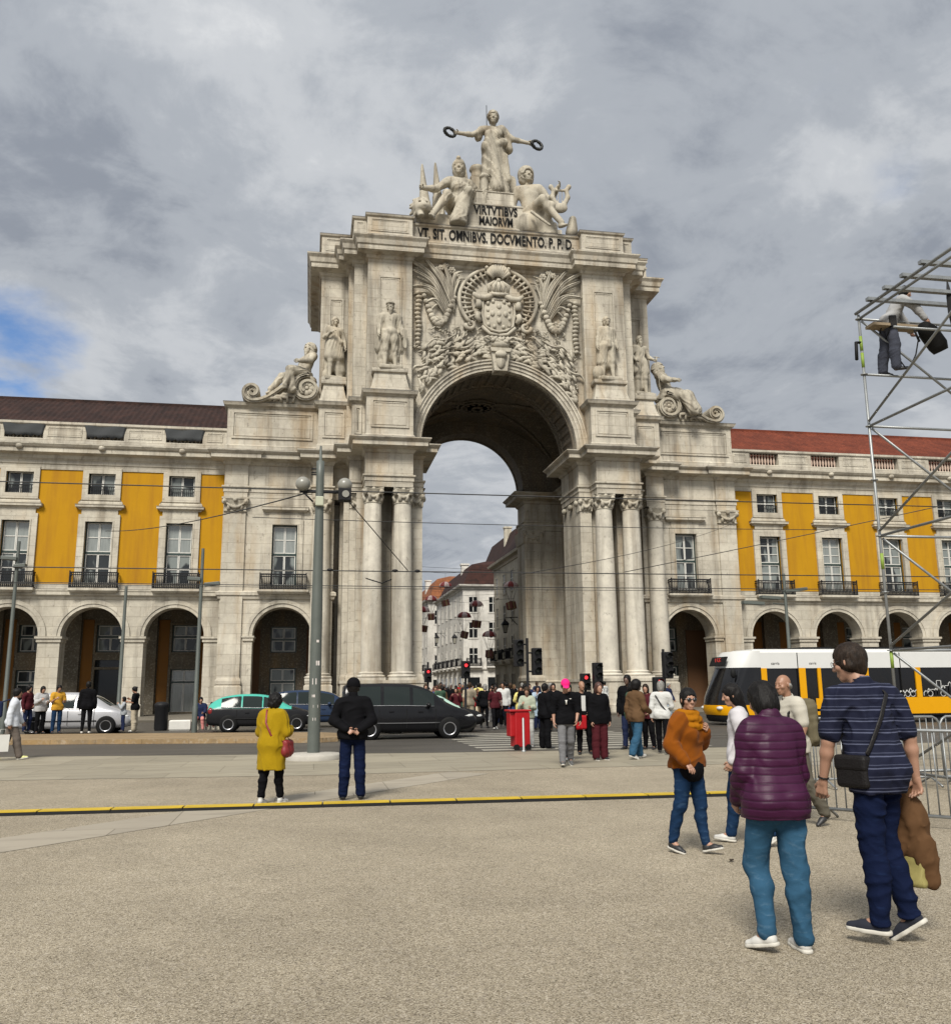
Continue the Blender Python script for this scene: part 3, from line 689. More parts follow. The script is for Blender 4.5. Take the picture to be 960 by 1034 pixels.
def railing(parent, cx, hw, y0, y1, z0, h=.95, step=.105):
    mb = MB(); z1 = z0 + h
    for z in (z0 + .06, z1 - .16, z1 - .02):
        t = .03 if z < z1 - .03 else .04
        mb.box(cx - hw, cx + hw, y0, y0 + .05, z - t, z + t)
        for x in (cx - hw, cx + hw - .05): mb.box(x, x + .05, y0, y1, z - t, z + t)
    n = int(2 * hw / step)
    for i in range(n + 1):
        x = cx - hw + .02 + (2 * hw - .04) * i / n
        mb.tube([(x, y0 + .025, z0), (x, y0 + .025, z0 + .25), (x, y0 + .025, z0 + .42), (x, y0 + .025, z1)], [.02, .04, .024, .02], 5)
    for x in (cx - hw + .03, cx + hw - .03): mb.box(x - .03, x + .03, y0 - .005, y0 + .055, z0, z1 + .09)
    for i in range(4):
        yy = y0 + (y1 - y0) * (i + .5) / 4
        for x in (cx - hw + .025, cx + hw - .025): mb.box(x - .012, x + .012, yy - .012, yy + .012, z0, z1)
    return mb.build('balcony_railing', M_IRON, parent)
for s in (1, -1):
    window(arch, s * 13.3, 7.9, 11.75, .76, -.18, curtain=(.5 if s < 0 else 0), split=.52)
    railing(arch, s * 13.3, 1.42, -1.0, -.42, 7.64)
    mb = MB(); cx = s * 13.3
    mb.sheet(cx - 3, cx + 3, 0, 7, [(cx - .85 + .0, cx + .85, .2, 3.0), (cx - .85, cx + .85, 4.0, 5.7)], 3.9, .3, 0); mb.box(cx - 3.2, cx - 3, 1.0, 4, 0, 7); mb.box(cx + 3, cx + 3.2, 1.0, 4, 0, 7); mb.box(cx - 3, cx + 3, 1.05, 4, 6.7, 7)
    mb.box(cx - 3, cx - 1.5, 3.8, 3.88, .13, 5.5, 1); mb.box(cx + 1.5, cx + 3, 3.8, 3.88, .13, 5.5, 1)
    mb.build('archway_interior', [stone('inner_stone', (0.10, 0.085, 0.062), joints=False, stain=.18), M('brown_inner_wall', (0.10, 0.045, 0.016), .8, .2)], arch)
    window(arch, cx, .2, 3.0, .83, 4.05, split=.68, rows=(1, 1)); window(arch, cx, 4.0, 5.7, .83, 4.05, split=.5, rows=(1, 1))
# solid body behind the pavilions so nothing shows through
for s in (1, -1):
    mb = MB(); q = rect(s, 9.9, 17.0, 4.3, 9.0); mb.box(*q, 0, 16.0)
    q = rect(s, 10.4, 17.0, -.02, 4.3); mb.box(*q, 7.1, 7.3); mb.box(q[0], q[1], .28, .5, 7.3, 15.9)
    mb.build('pavilion_core', M_WING, arch)

# ------------------------------------------------------------------ wings
M_GALLERY_SHADE = stone('shaded_gallery_stone', (0.13, 0.112, 0.082), joints=False, stain=.18, rust=.2)  # wing stone with the arcade's interior shade put into its base colour
def wing(s, nb, label, roofm, net):
    b = empty('arcade_building', (s * 30, 0, 0), 0, label, 'building'); off = -s * 30
    def X(x): return s * x + off                                    # local coords, parent at s*30
    x_in, x_out = 17.1, 17.325 + 4.7132 * nb
    mb = MB()
    cs = [19.682 + 4.7132 * k for k in range(nb)]
    def lr(a, b_): return (min(X(a), X(b_)), max(X(a), X(b_)))
    for k, c in enumerate(cs):
        a, e = lr(c - 2.3566 if k else x_in, c + 2.3566)
        mb.archbay(a, e, 0, 7.1, X(c), 1.74, 4.83, 0, 1.1, n=22)
        for r0, r1, y in ((1.74, 1.94, -.05), (1.94, 2.18, -.10)): mb.ring(X(c), 4.83, r0, r1, y, .02, n=24)
    for k in range(nb + 1):
        c = 19.682 + 4.7132 * (k - .5)
        a, e = lr(max(c - .62, x_in), c + .62)
        mb.stack((a, e, -.02, 1.1), [(.0, 4.44), (.07, 4.50), (.07, 4.64), (.15, 4.70), (.15, 4.83)])
        mb.stack((a, e, -.01, 1.08), [(.06, 0), (.06, .8), (0.004, .86)], top=False)
        q = lr(max(c - .62, x_in), c + .62); mb.box(q[0], q[1], 1.09, 1.2, 0, 7.0)
    a, e = lr(x_in, x_out)
    mb.stack((a, e, .0, .5), [(.0, 7.0), (.06, 7.06), (.12, 7.2), (.26, 7.28), (.26, 7.46), (.30, 7.52), (.30, 7.60), (.05, 7.66)], flash=({6}, 1))
    mb.box(a, e, -.06, .2, 7.62, 7.95)
    # frieze, cornice, parapet
    mb.stack((a, e, -.06, .5), [(0, 14.95), (0, 15.25), (.06, 15.3), (.06, 15.5), (.16, 15.6), (.22, 15.8), (.62, 15.9), (.62, 16.15), (.7, 16.2), (.82, 16.36), (.82, 16.42), (.1, 16.62)], flash=({10}, 1))
    mb.stack((a, e, -.10, .45), [(.04, 16.5), (.04, 16.85), (0, 16.9)])
    for k in range(nb + 1):
        c = 19.682 + 4.7132 * (k - .5); a, e = lr(max(c - 1.25, x_in), c + 1.25)
        mb.stack((a, e, -.12, .44), [(0, 16.88), (0, 17.72)])
        panel(mb, a + .25, e - .25, 17.02, 17.62, -.12, .06, .03)
    a, e = lr(x_in, x_out)
    mb.stack((a, e, -.12, .42), [(.02, 17.72), (.10, 17.80), (.10, 17.94), (.06, 17.96)], flash=({2}, 1))
    # carved heads on the cornice
    for k in range(nb): mb.ball((X(cs[k] + (-.0)), -.72, 16.2), (.22, .22, .18), 8, 6)
    # window surrounds
    for c in cs:
        x = X(c)
        mb.frame(x - 1.2, x + 1.2, 7.62, 12.2, .42, -.14, .16); mb.frame(x - .86, x + .86, 7.64, 11.82, .07, -.18, .1)
        mb.box(x - 1.05, x + 1.05, -.11, .02, 12.2, 12.56); mb.stack((x - 1.2, x + 1.2, -.12, 0), [(.0, 12.5), (.04, 12.56), (.20, 12.64), (.20, 12.74), (.24, 12.80)])
        mb.stack((x - 1.28, x + 1.28, -.12, 0), [(0, 12.79), (0, 12.95), (-.12, 13.12)])
        mb.frame(x - 1.12, x + 1.12, 13.1, 15.1, .34, -.13, .15)
        mb.stack((x - 1.4, x + 1.4, -.62, 0), [(-.14, 7.40), (0, 7.52), (0, 7.66)])
    mb.build('wall', [M_WING, M_LEAD], b)
    mb = MB(); a, e = lr(x_in, x_out)
    mb.sheet(a, e, 7.9, 15.1, [h for c in cs for h in ((X(c) - .80, X(c) + .80, 7.95, 11.8), (X(c) - .80, X(c) + .80, 13.4, 14.85))], 0.0, .4)
    mb.build('ochre_wall', M_OCHRE, b)
    # balusters or netting in the parapet openings
    for c in cs:
        mb = MB(); n = 9
        for i in range(n):
            x = X(c) + (i - (n - 1) / 2) * .225
            mb.lathe([(.06, 16.88), (.06, 16.96), (.035, 17.0), (.085, 17.2), (.075, 17.32), (.04, 17.5), (.06, 17.62), (.06, 17.73)], (x, .16, 0), 8)
        mb.build('balustrade', M('baluster_stone', (0.40, 0.30, 0.24), .8, .2) if not net else M_WING, b)
    if net:
        for c in cs:
            x = X(c); g = MB(); vs = []; nx = 16
            for j in range(5):
                for i in range(nx + 1):
                    u = i / nx; zz = 17.97 - j * .235; xx = x + (u - .5) * (2.55 - .12 * j); 
                    if j == 4: zz += .06 * math.sin(i * 2.1) + .03 * math.sin(i * 5)
                    vs.append((xx, -.16 - .03 * math.sin(u * 9 + j), zz))
            g.add(vs, [(j * (nx + 1) + i, j * (nx + 1) + i + 1, (j + 1) * (nx + 1) + i + 1, (j + 1) * (nx + 1) + i) for j in range(4) for i in range(nx)], 0, True)
            o = g.build('netting', M_NET, b); m = o.modifiers.new('solidify', 'SOLIDIFY'); m.thickness = .02
    else:
        g = MB(); g.box(a, e, .5, .6, 16.6, 17.7); g.build('parapet_back', M('red_wash_wall', (0.22, 0.07, 0.04), .8, .2), b)
    # windows with railings
    r_ = random.Random(3 + s)
    for k, c in enumerate(cs):
        cur = r_.choice((0, 0, .5, .5, .9)) if s > 0 else r_.choice((.5, .5, .9))
        if s > 0: cur = (0, .9, 0, 0, .5, 0, 0)[k]
        window(b, X(c), 7.95, 11.8, .79, .20, curtain=cur, split=.5, rows=(2, 2) if s < 0 else (3, 3))
        window(b, X(c), 13.4, 14.85, .79, .20, curtain=0 if s < 0 else (.0, .5, 0, .5, 0, 0, 0)[k], split=1.0, rows=(1 if s < 0 else 2,))
        railing(b, X(c), 1.36, -.60, -.10, 7.66)
        mb = MB(); x = X(c)
        for z in (13.46, 13.98): mb.box(x - .8, x + .8, .05, .08, z - .03, z + .03)
        for i in range(14): mb.box(x - .76 + i * .117 - .022, x - .76 + i * .117 + .022, .055, .075, 13.43, 13.98)
        mb.build('window_guard', M_IRON, b)
    # roof with tile courses
    mb = MB(); a, e = lr(x_in - .2, x_out); n = int((e - a) / .36); pr = 4
    prof = [(.75, 17.55), (7.2, 21.55)]
    vs = []; fs = []; m = n * pr + 1
    for i in range(m):
        x = a + (e - a) * i / (m - 1); h = .07 * abs(math.sin(PI * i / pr)) 
        for y, z in prof: vs.append((x, y, z + h))
    for i in range(m - 1): fs.append((2 * i, 2 * i + 2, 2 * i + 3, 2 * i + 1))
    mb.add(vs, fs, 0, True); mb.box(a, e, 7.1, 7.5, 21.45, 21.72); mb.add([(a, 7.3, 21.6), (e, 7.3, 21.6), (e, 14, 17.5), (a, 14, 17.5)], [(0, 1, 2, 3)])
    gx = min((a, e), key=lambda q: abs(q + (s * 30))); mb.add([(gx, .75, 17.5), (gx, 7.3, 21.6), (gx, 14, 17.5)], [(0, 1, 2)])
    mb.build('roof', roofm, b)
    # arcade gallery: back wall, ceiling, floor pilasters
    mb = MB(); a, e = lr(x_in - .3, x_out)
    holes = []
    for k, c in enumerate(cs): holes += [(X(c) - .85, X(c) + .85, .15, 3.0 if k != 1 else 3.6), (X(c) - .85, X(c) + .85, 4.1, 5.9)]
    mb.sheet(a, e, 0, 7.2, holes, 5.2, .35, 0); mb.box(a, e, 1.1, 5.6, 6.85, 7.15, 0)
    for k in range(nb + 1):
        c = 19.682 + 4.7132 * (k - .5); q = lr(c - .6, c + .6); mb.box(q[0], q[1], 4.85, 5.25, 0, 6.9, 0)
    for c in cs:
        x = X(c)
        for s_ in (-1, 1): mb.box(x + s_ * 1.35 - .34, x + s_ * 1.35 + .34, 5.12, 5.22, .6, 6.2, 1)
        mb.frame(x - 1.0, x + 1.0, .1, 3.15, .16, 5.1, .15, 0); mb.frame(x - 1.0, x + 1.0, 3.95, 6.0, .14, 5.1, .15, 0)
    mb.build('gallery', [M_GALLERY_SHADE, M_OCHRE_DIM], b)
    for k, c in enumerate(cs):
        if s < 0 and k == 1:
            g = MB(); g.box(X(c) - .85, X(c) + .85, 5.4, 5.5, .1, 3.6); g.build('door', M_GLASS_D, b)
        else: window(b, X(c), .15, 3.0, .83, 5.35, split=.7, rows=(1, 1), curtain=.9 if (s < 0 and k == 0) else 0)
        window(b, X(c), 4.1, 5.9, .83, 5.35, split=.55, rows=(1, 1))
    mb = MB(); mb.box(a, e, 5.7, 14, 0, 17.5); mb.box(a, e, .5, 5.7, 7.2, 17.5); mb.build('building_core', M_WING, b)
    return b
wing(-1, 5, 'yellow arcaded building left of the arch with old dark tile roof and netted balustrade', M_ROOF_DARK, True)
wing(1, 6, 'yellow arcaded building right of the arch with bright red tile roof', M_ROOF_RED, False)
# ------------------------------------------------------------------ street beyond the arch
M_CREAM = stone('cream_render', (0.52, 0.48, 0.385), joints=False, stain=0.4, rust=0.1)
M_WHITEWALL = stone('white_render', (0.60, 0.58, 0.53), joints=False, stain=0.35, rust=0.0)
def street_house(label, x0, x1, y0, y1, zc, wallm, roofm, rh, rows, cols_side, cols_front, inset=1.6, balc=True):
    b = empty('street_house', (x0, y0, 0), 0, label, 'house', 'houses along the shopping street'); W_, D_ = x1 - x0, y1 - y0
    mb = MB(); mb.stack((0, W_, 0, D_), [(0, 0), (0, 3.6), (.15, 3.68), (.15, 3.9), (0, 3.95), (0, zc - .6), (.1, zc - .55), (.15, zc - .3), (.5, zc - .2), (.55, zc)]); mb.build('wall', wallm, b)
    mb = MB(); mb.stack((.1, W_ - .1, .1, D_ - .1), [(.3, zc + .002), (.0, zc + .1), (-inset, zc + rh), (-inset - 2.2, zc + rh + .7)]); rf = mb.build('roof', roofm, b)
    for i in range(2): MB().stack((1.0 + i * 3, 1.9 + i * 3, D_ * .3 + i * 2, D_ * .3 + i * 2 + .8), [(0, zc + .3), (0, zc + rh + .6), (.1, zc + rh + .65), (.1, zc + rh + .85)]).build('chimney', wallm, rf)
    h = (zc - 4.6) / rows
    for r_ in range(rows + 1):
        z0 = 4.3 + (r_ - 1) * h if r_ else .1; hh = (h * .62 if r_ else 2.7); hw = .5 if r_ else .75
        for side, n, ln in (('s', cols_side, D_), ('f', cols_front, W_)):
            for k in range(n):
                c = ln * (k + .5) / n
                mb = MB(); g = MB()
                mb.frame(-hw - .14, hw + .14, z0 - .1, z0 + hh + .14, .16, -.06, .08, 1 if r_ else 1)
                g.box(-hw, hw, -.02, .03, z0, z0 + hh)
                if r_:
                    mb.box(-.04, .04, -.05, 0, z0, z0 + hh); mb.box(-hw, hw, -.05, 0, z0 + hh * .6 - .04, z0 + hh * .6 + .04)
                o = mb.build('window', [M_WHITE, wallm], b)
                p_ = g.build('pane', M_GLASS_D, o)
                if side == 's': o.location = (0, D_ - c, 0); o.rotation_euler = (0, 0, -PI / 2)
                else: o.location = (c, 0, 0)
                if r_ == 1 and balc:
                    q = railing(b, 0, hw + .35, -.55, 0, z0 - .25, .9, .16); q.location = o.location; q.rotation_euler = o.rotation_euler
                    mb = MB(); mb.box(-hw - .4, hw + .4, -.6, 0, z0 - .42, z0 - .25); k_ = mb.build('balcony_slab', wallm, b); k_.location = o.location; k_.rotation_euler = o.rotation_euler
    return b
street_house('cream street house just beyond the arch with rows of narrow windows', 6.0, 17, 12.5, 29.0, 13.3, M_CREAM, M_ROOF_DARK, 2.6, 3, 5, 3)
street_house('white corner house with dark red mansard roof beyond the arch', 6.0, 18, 47.4, 70, 13.6, M_WHITEWALL, tile('mansard_tiles', (0.022, 0.010, 0.008), (0.05, 0.018, 0.013)), 2.6, 3, 6, 5, 1.2)
street_house('far pale street house under an orange tile roof', 5.6, 18, 77, 112, 14.6, M_WHITEWALL, M_ROOF_ORANGE, 3.4, 3, 9, 4)
street_house('tall cream house with dark roof behind the white corner house', 12.5, 26, 52, 72, 17.6, M_CREAM, M_ROOF_DARK, 4.2, 4, 6, 4, balc=False)
street_house('pale house on the left side of the shopping street', -18, -6.4, 14, 110, 13.8, M_CREAM, M_ROOF_DARK, 3.0, 3, 0, 3, balc=False)
# wall lanterns on brackets
M_LAMPGLASS = M('lantern_glass', (0.25, 0.24, 0.2), .2, .1)
def lantern(loc, arm, label):
    t = empty('wall_lantern', loc, 0, label, 'lantern', 'wall lanterns in the shopping street')
    mb = MB(); mb.stack((-.26, .26, -.26, .26), [(-.12, 0), (-.12, .04), (.0, .7), (.06, .74), (-.1, 1.0), (-.2, 1.06), (-.2, 1.16)]); mb.build('lamp_body', M_IRON, t)
    mb = MB()
    for a in range(4):
        T = Matrix.Rotation(a * PI / 2, 4, 'Z'); mb.T = T; mb.quad((-.12, -.157, .06), (.12, -.157, .06), (.19, -.25, .64), (-.19, -.25, .64))
    mb.build('lamp_pane', M_LAMPGLASS, t)
    mb = MB(); mb.tube([(0, 0, 1.1), (0, 0, 1.35), (arm, 0, 1.35)], .035, 6); mb.tube([(arm * .4, 0, 1.35), (arm, 0, .7)], .03, 6); mb.build('bracket', M_IRON, t)
lantern((4.9, 19, 6.2), 1.1, 'black lantern bracketed from the cream house')
lantern((4.9, 47, 6.6), 1.1, 'black lantern at the corner of the white house')
lantern((4.9, 62, 7.4), 1.1, 'black lantern furthest along the white house')
# hanging parachute ornaments
M_PARA_R = M('dark_red_fabric', (0.24, 0.035, 0.035), .7, .25, 3); M_PARA_W = M('pale_pink_fabric', (0.55, 0.42, 0.40), .7, .1)
M_GIFT = M('dark_gift_paper', (0.15, 0.05, 0.04), .6, .4, 4); M_RIB = M('gold_ribbon', (0.28, 0.2, 0.1), .4, .2)
M_WIRE = M('black_wire', (0.012, 0.012, 0.012), .6, .1)
def ornament(loc, rz, label):
    t = empty('parachute_ornament', loc, rz, label, 'ornament', 'parachute ornaments hung over the street')
    mb = MB(); n = 16
    for j in range(5):
        for i in range(n):
            a0, a1 = 2 * PI * i / n, 2 * PI * (i + 1) / n; p0, p1 = PI / 2 * j / 5, PI / 2 * (j + 1) / 5
            P = lambda a, p: (.62 * math.cos(p) * math.cos(a) * (1 - .06 * (j == 0 and i % 2)), .62 * math.cos(p) * math.sin(a), .5 * math.sin(p))
            mb.add([P(a0, p0), P(a1, p0), P(a1, p1), P(a0, p1)], [(0, 1, 2, 3)], 0 if (i // 2) % 2 else 1, True)
    mb.build('canopy', [M_PARA_R, M_PARA_W], t)
    mb = MB()
    for i in range(6):
        a = 2 * PI * i / 6; mb.tube([(.6 * math.cos(a), .6 * math.sin(a), .02), (0.12 * math.cos(a), .12 * math.sin(a), -1.15)], .012, 4)
    mb.tube([(0, 0, .48), (0, 0, 1.3)], .012, 4); mb.build('cord', M_WIRE, t)
    mb = MB(); m = Matrix.Rotation(.5, 3, 'Z') @ Matrix.Rotation(.25, 3, 'X'); mb.cbox((0, 0, -1.5), (.29, .29, .29), m); g = mb.build('gift_box', M_GIFT, t)
    mb = MB(); mb.cbox((0, 0, -1.5), (.295, .06, .295), m); mb.cbox((0, 0, -1.5), (.06, .296, .296), m); mb.build('ribbon', M_RIB, g)
for i, (x, y, z, l) in enumerate(((2.2, 18, 8.4, 'red and white parachute ornament with gift box in front of the white corner house'), (1.5, 20, 7.6, 'lower of the two middle red parachute ornaments'), (3.5, 19, 5.9, 'lowest hanging red parachute ornament'),
        (4.35, 14, 9.6, 'red parachute ornament hanging beside the rear pier of the arch'), (0.75, 26, 10.9, 'highest red parachute ornament under the mansard roof'), (-.45, 27, 9.7, 'dark red parachute ornament against the far white facade'), (-1.6, 24, 8.4, 'red parachute ornament nearest the left pier of the arch'))):
    ornament((x, y, z), i * 1.1, l)
    mb = MB(); mb.tube([(-6.4, y, z + 1.7), (x, y, z + 1.3), (6.0, y, z + 1.7)], .015, 4); mb.build('hanging_wire', M_WIRE, None, 'thin wire across the street holding ' + ['the ornament before the white corner house', 'the lower middle ornament', 'the lowest ornament', 'the ornament beside the rear pier', 'the highest ornament', 'the ornament against the far facade', 'the ornament nearest the left pier'][i], 'wire', 'wires over the shopping street')

# ------------------------------------------------------------------ lamp posts, traffic lights, wires
def lathe_obj(name, prof, mat, parent, n=16, loc=(0, 0, 0)):
    return MB().lathe(prof, loc, n).build(name, mat, parent)
M_GLOBE = M('frosted_globe', (0.20, 0.195, 0.17), .35, .12, 6)
lp = empty('lamp_post', (-11.4, -34.65, 0), 0, 'tall grey steel lamp post with two globes rising in front of the arch', 'lamp post')
lathe_obj('pole', [(.15, .1), (.145, .9), (.135, 3.6), (.105, 6.2), (.098, 6.9), (.098, 7.3), (.04, 7.32), (.025, 7.7)], M_POLE, lp, 20)
lathe_obj('base_collar', [(.66, 0), (.66, .1), (.62, .14), (.24, .16)], M('white_concrete', (.33, .31, .27), .8, .2), lp, 20)
mb = MB(); mb.tube([(-.5, 0, 6.5), (.75, 0, 6.5)], .03, 6); mb.tube([(-.42, 0, 6.5), (-.16, 0, 6.25)], .022, 6)
for z in (6.95, 7.1, 7.0): mb.tube([(-.22, -.0, z), (0, 0, z)], .02, 5)
mb.build('arm', M_IRON, lp)
mb = MB(); mb.box(-.10, .10, -.19, -.05, 6.12, 6.36); bevel(mb.build('junction_box', M('pale_green_box', (.35, .36, .27), .5, .1), lp), .02)
for x in (-.42, .62): MB().ball((x, 0, 6.70), .185, 16, 10).build('lamp_globe', M_GLOBE, lp)
mb = MB(); mb.box(.46, .78, -.16, .16, 6.28, 6.6); f_ = bevel(mb.build('floodlight', M_IRON, lp), .02); mb = MB(); mb.lathe([(.09, 0), (.09, .02)], (0, 0, 0), 12); q = mb.build('lens', M_GLOBE, f_); q.location = (.64, -.165, 6.44); q.rotation_euler = (PI / 2, 0, 0)
mb = MB()
for a, z, w_, h in ((-1.2, 2.2, .09, .11), (-1.7, 1.75, .1, .14), (-1.4, 1.2, .12, .07), (-1.6, .9, .07, .07), (-1.3, 2.75, .06, .06), (-1.8, 1.45, .07, .06)):
    r0 = .1455; mb.add([(r0 * math.cos(a + s_ * w_ / 2 / r0), r0 * math.sin(a + s_ * w_ / 2 / r0), z + t_ * h) for s_, t_ in ((-1, 0), (1, 0), (1, 1), (-1, 1))], [(0, 1, 2, 3)])
mb.build('sticker', M('paper_sticker', (.55, .5, .47), .7, .3, 20), lp)
def slim_pole(loc, h, heads, label):
    t = empty('street_light_pole', loc, 0, label, 'street light', 'slim street light poles')
    lathe_obj('pole', [(.11, 0), (.105, 1.0), (.085, 1.05), (.062, h)], M_POLE, t, 12)
    for dx, z, sz in heads:
        mb = MB(); mb.tube([(0, 0, z - .05), (dx * .4, 0, z)], .03, 6); mb.cbox((dx, 0, z), (sz, .16, .07), Matrix.Rotation(-.12 if dx > 0 else .05, 3, 'Y'))
        bevel(mb.build('lamp_head', M_POLE, t), .02)
slim_pole((-15.94, -19.5, 0), 7.3, ((-.28, 6.05, .26), (.42, 5.85, .3)), 'slim grey street light pole with box floodlights beside the left pavilion')
slim_pole((-19.3, -17.0, 0), 6.0, (), 'plain slim grey pole behind the silver car')
slim_pole((-23.2, -18.6, 0), 7.6, ((-.3, 6.9, .3), (.12, 6.6, .22)), 'slim grey street light pole at the left end of the arcade')
slim_pole((9.6, -19.5, 0), 6.6, ((-1.6, 5.25, .5), (-.75, 5.5, .45), (.5, 5.85, .55)), 'slim pole with flat lamp heads above the tram')
def tlight(loc, h, rz, label, heads, hood=True):
    t = empty('traffic_light', loc, rz, label, 'traffic light', 'traffic lights at the crossing')
    lathe_obj('pole', [(.09, 0), (.09, .25), (.055, .3), (.05, h)], M_IRON, t, 10)
    for dx, z, hh, lit in heads:
        mb = MB(); mb.box(dx - .17, dx + .17, -.15, .15, z, z + hh); mb.box(min(0, dx), max(0, dx), -.03, .03, z + .1, z + .16); mb.box(min(0, dx), max(0, dx), -.03, .03, z + hh - .2, z + hh - .14)
        hd = bevel(mb.build('signal_head', M_IRON, t), .03); n = 3 if hh > .8 else 2
        for k in range(n):
            zz = z + hh * (k + .5) / n
            on = lit and k == n - 1
            mb = MB(); mb.lathe([(.07, 0), (.055, .02), (.0, .03)], (0, 0, 0), 14, cap=False)
            o = mb.build('lens', M('red_lamp', (1.0, .05, .06), .3, 0, em=1.1) if on else M('dark_lens', (.03, .035, .03), .25, .1), hd); o.location = (dx, -.152, zz); o.rotation_euler = (PI / 2, 0, 0)
            mb = MB(); mb.lathe([(.115, 0), (.115, .2)], (0, 0, 0), 12, a0=0, a1=PI, cap=False); o = mb.build('visor', M_IRON, hd); o.location = (dx, -.15, zz); o.rotation_euler = (PI / 2, 0, 0)
TL = []
TL.append(tlight((-3.95, -25.6, 0), 3.35, 0, 'tall black traffic light with two heads by the right pier', ((-.32, 2.35, .95, False), (.34, 2.05, .95, False))))
tlight((-5.31, -20.5, 0), 2.7, 0, 'traffic light showing red above the black van bonnet', ((-.0, 2.0, .7, True),))
tlight((-5.76, -12.0, 0.0), 2.9, 0, 'traffic light showing red seen at the left pier edge', ((.0, 1.9, .7, True),))
tlight((-1.05, -24.6, 0), 2.5, 0, 'slim traffic light with dark head turned aside, behind the waiting crowd', ((.0, 1.55, .95, False), ))
tlight((-1.35, -24.0, 0), 2.1, 0, 'small pedestrian light showing red beside a dark signal', ((.0, 1.5, .62, True),))
tlight((1.15, -25.6, 0), 2.95, 0, 'traffic light with red pedestrian lamp in front of the right archway', ((.14, 1.9, .95, False), (-.26, 1.25, .7, True)))
def wire(label, pts, r=.02, sag=0.0):
    mb = MB(); out = []
    for i in range(len(pts) - 1):
        a, b = Vector(pts[i]), Vector(pts[i + 1])
        for k in range(12):
            t = k / 12; p = a.lerp(b, t); p.z -= sag * 4 * t * (1 - t); out.append(tuple(p))
    out.append(pts[-1]); mb.tube(out, r, 5); return mb.build('overhead_wire', M_WIRE, None, label, 'wire', 'overhead wires across the square')
wire('upper tram wire running past the lamp post top', [(-45, -34.3, 6.75), (-11.4, -34.4, 6.6), (40, -34.3, 6.9)], .016, .05)
wire('tram contact wire at the height of the balconies', [(-45, -29.2, 5.25), (-9, -29.2, 5.22), (45, -29.2, 5.5)], .017, .03)
wire('tram contact wire just below the balconies', [(-45, -26.5, 5.15), (-9, -26.5, 5.05), (45, -26.5, 5.35)], .014, .03)
wire('thin tram wire lowest in front of the columns', [(-45, -29.0, 4.9), (-9, -29.0, 4.7), (45, -29.0, 4.95)], .009, .03)
wire('thin wire crossing the archway opening', [(-14, -20, 8.55), (12, -20, 8.6)], .016, .1)
wire('slanting span wire from the lamp post to the contact wire', [(-10.9, -34.6, 6.55), (-8.6, -29.2, 5.25)], .014)
wire('span wire rising from the lamp post to the left facade', [(-11.5, -34.6, 6.55), (-24, -.05, 11.2)], .02, .3)
wire('span wire rising towards the scaffold on the right', [(-1.5, -29.2, 5.3), (14, -40, 8.2)], .012, .1)
wire('span wire descending from the right pavilion', [(17, -.1, 12.6), (-5, -29.0, 5.2)], .012, .3)
mb = MB()
for x in (-11.0, -9.0, -8.3): mb.ball((x, -29.2, 5.24), (.10, .05, .05), 8, 5)
mb.tube([(-9.9, -29.15, 5.0), (-9.4, -29.15, 4.85), (-9.1, -29.15, 4.98)], .02, 5)
mb.build('wire_fitting', M_IRON, None, 'black insulator clamps on the tram contact wire by the columns', 'clamp')

# ------------------------------------------------------------------ vehicles
M_TYRE = M('tyre_rubber', (0.010, 0.010, 0.010), .9, .2, spec=.1); M_RIM = M('alloy_rim', (0.35, 0.35, 0.36), .3, .1, metal=.8)
M_LAMPW = M('headlamp_glass', (.55, .56, .55), .08, .1, spec=.9); M_LAMPR = M('tail_lamp', (.16, .01, .01), .15, .2)
M_PLASTIC = M('black_plastic', (.010, .010, .010), .65, .2, spec=.12)
def paint(name, col, rough=.25, metal=.0): return M(name, col, rough, .05, 2, metal=metal, coat=.03, spec=.15)
def wheel(parent, x, y, r, side):
    t = MB(); w_ = .1
    t.lathe([(r * .62, -w_), (r * .9, -w_), (r, -w_ * .6), (r, w_ * .6), (r * .9, w_), (r * .62, w_)], n=24)
    o = t.build('wheel', M_TYRE, parent); o.location = (x, y, r); o.rotation_euler = (PI / 2, 0, 0)
    t = MB(); zz = w_ * .7 * -side
    z_ = w_ * .75 if side < 0 else -w_ * .75
    t.lathe([(r * .60, -abs(z_)), (r * .64, abs(z_) * 1.2), (r * .56, abs(z_) * 1.2), (r * .52, abs(z_) * .6)], n=24, cap=False) if False else None
    t.lathe([(r * .64, z_ * 1.36), (r * .55, z_ * 1.36), (r * .52, z_ * .9)], n=24, cap=False)
    for k in range(5):
        a = 2 * PI * k / 5; b_ = a + .18
        t.add([(r * .12 * math.cos(a - .6), r * .12 * math.sin(a - .6), z_ * 1.25), (r * .12 * math.cos(a + .6), r * .12 * math.sin(a + .6), z_ * 1.25), (r * .58 * math.cos(a + .2), r * .58 * math.sin(a + .2), z_ * 1.2), (r * .58 * math.cos(a - .2), r * .58 * math.sin(a - .2), z_ * 1.2)], [(0, 1, 2, 3)])
    t.lathe([(r * .16, z_ * 1.3), (0.001, z_ * 1.3)], n=12, cap=False)
    t.build('rim', M_RIM, o)
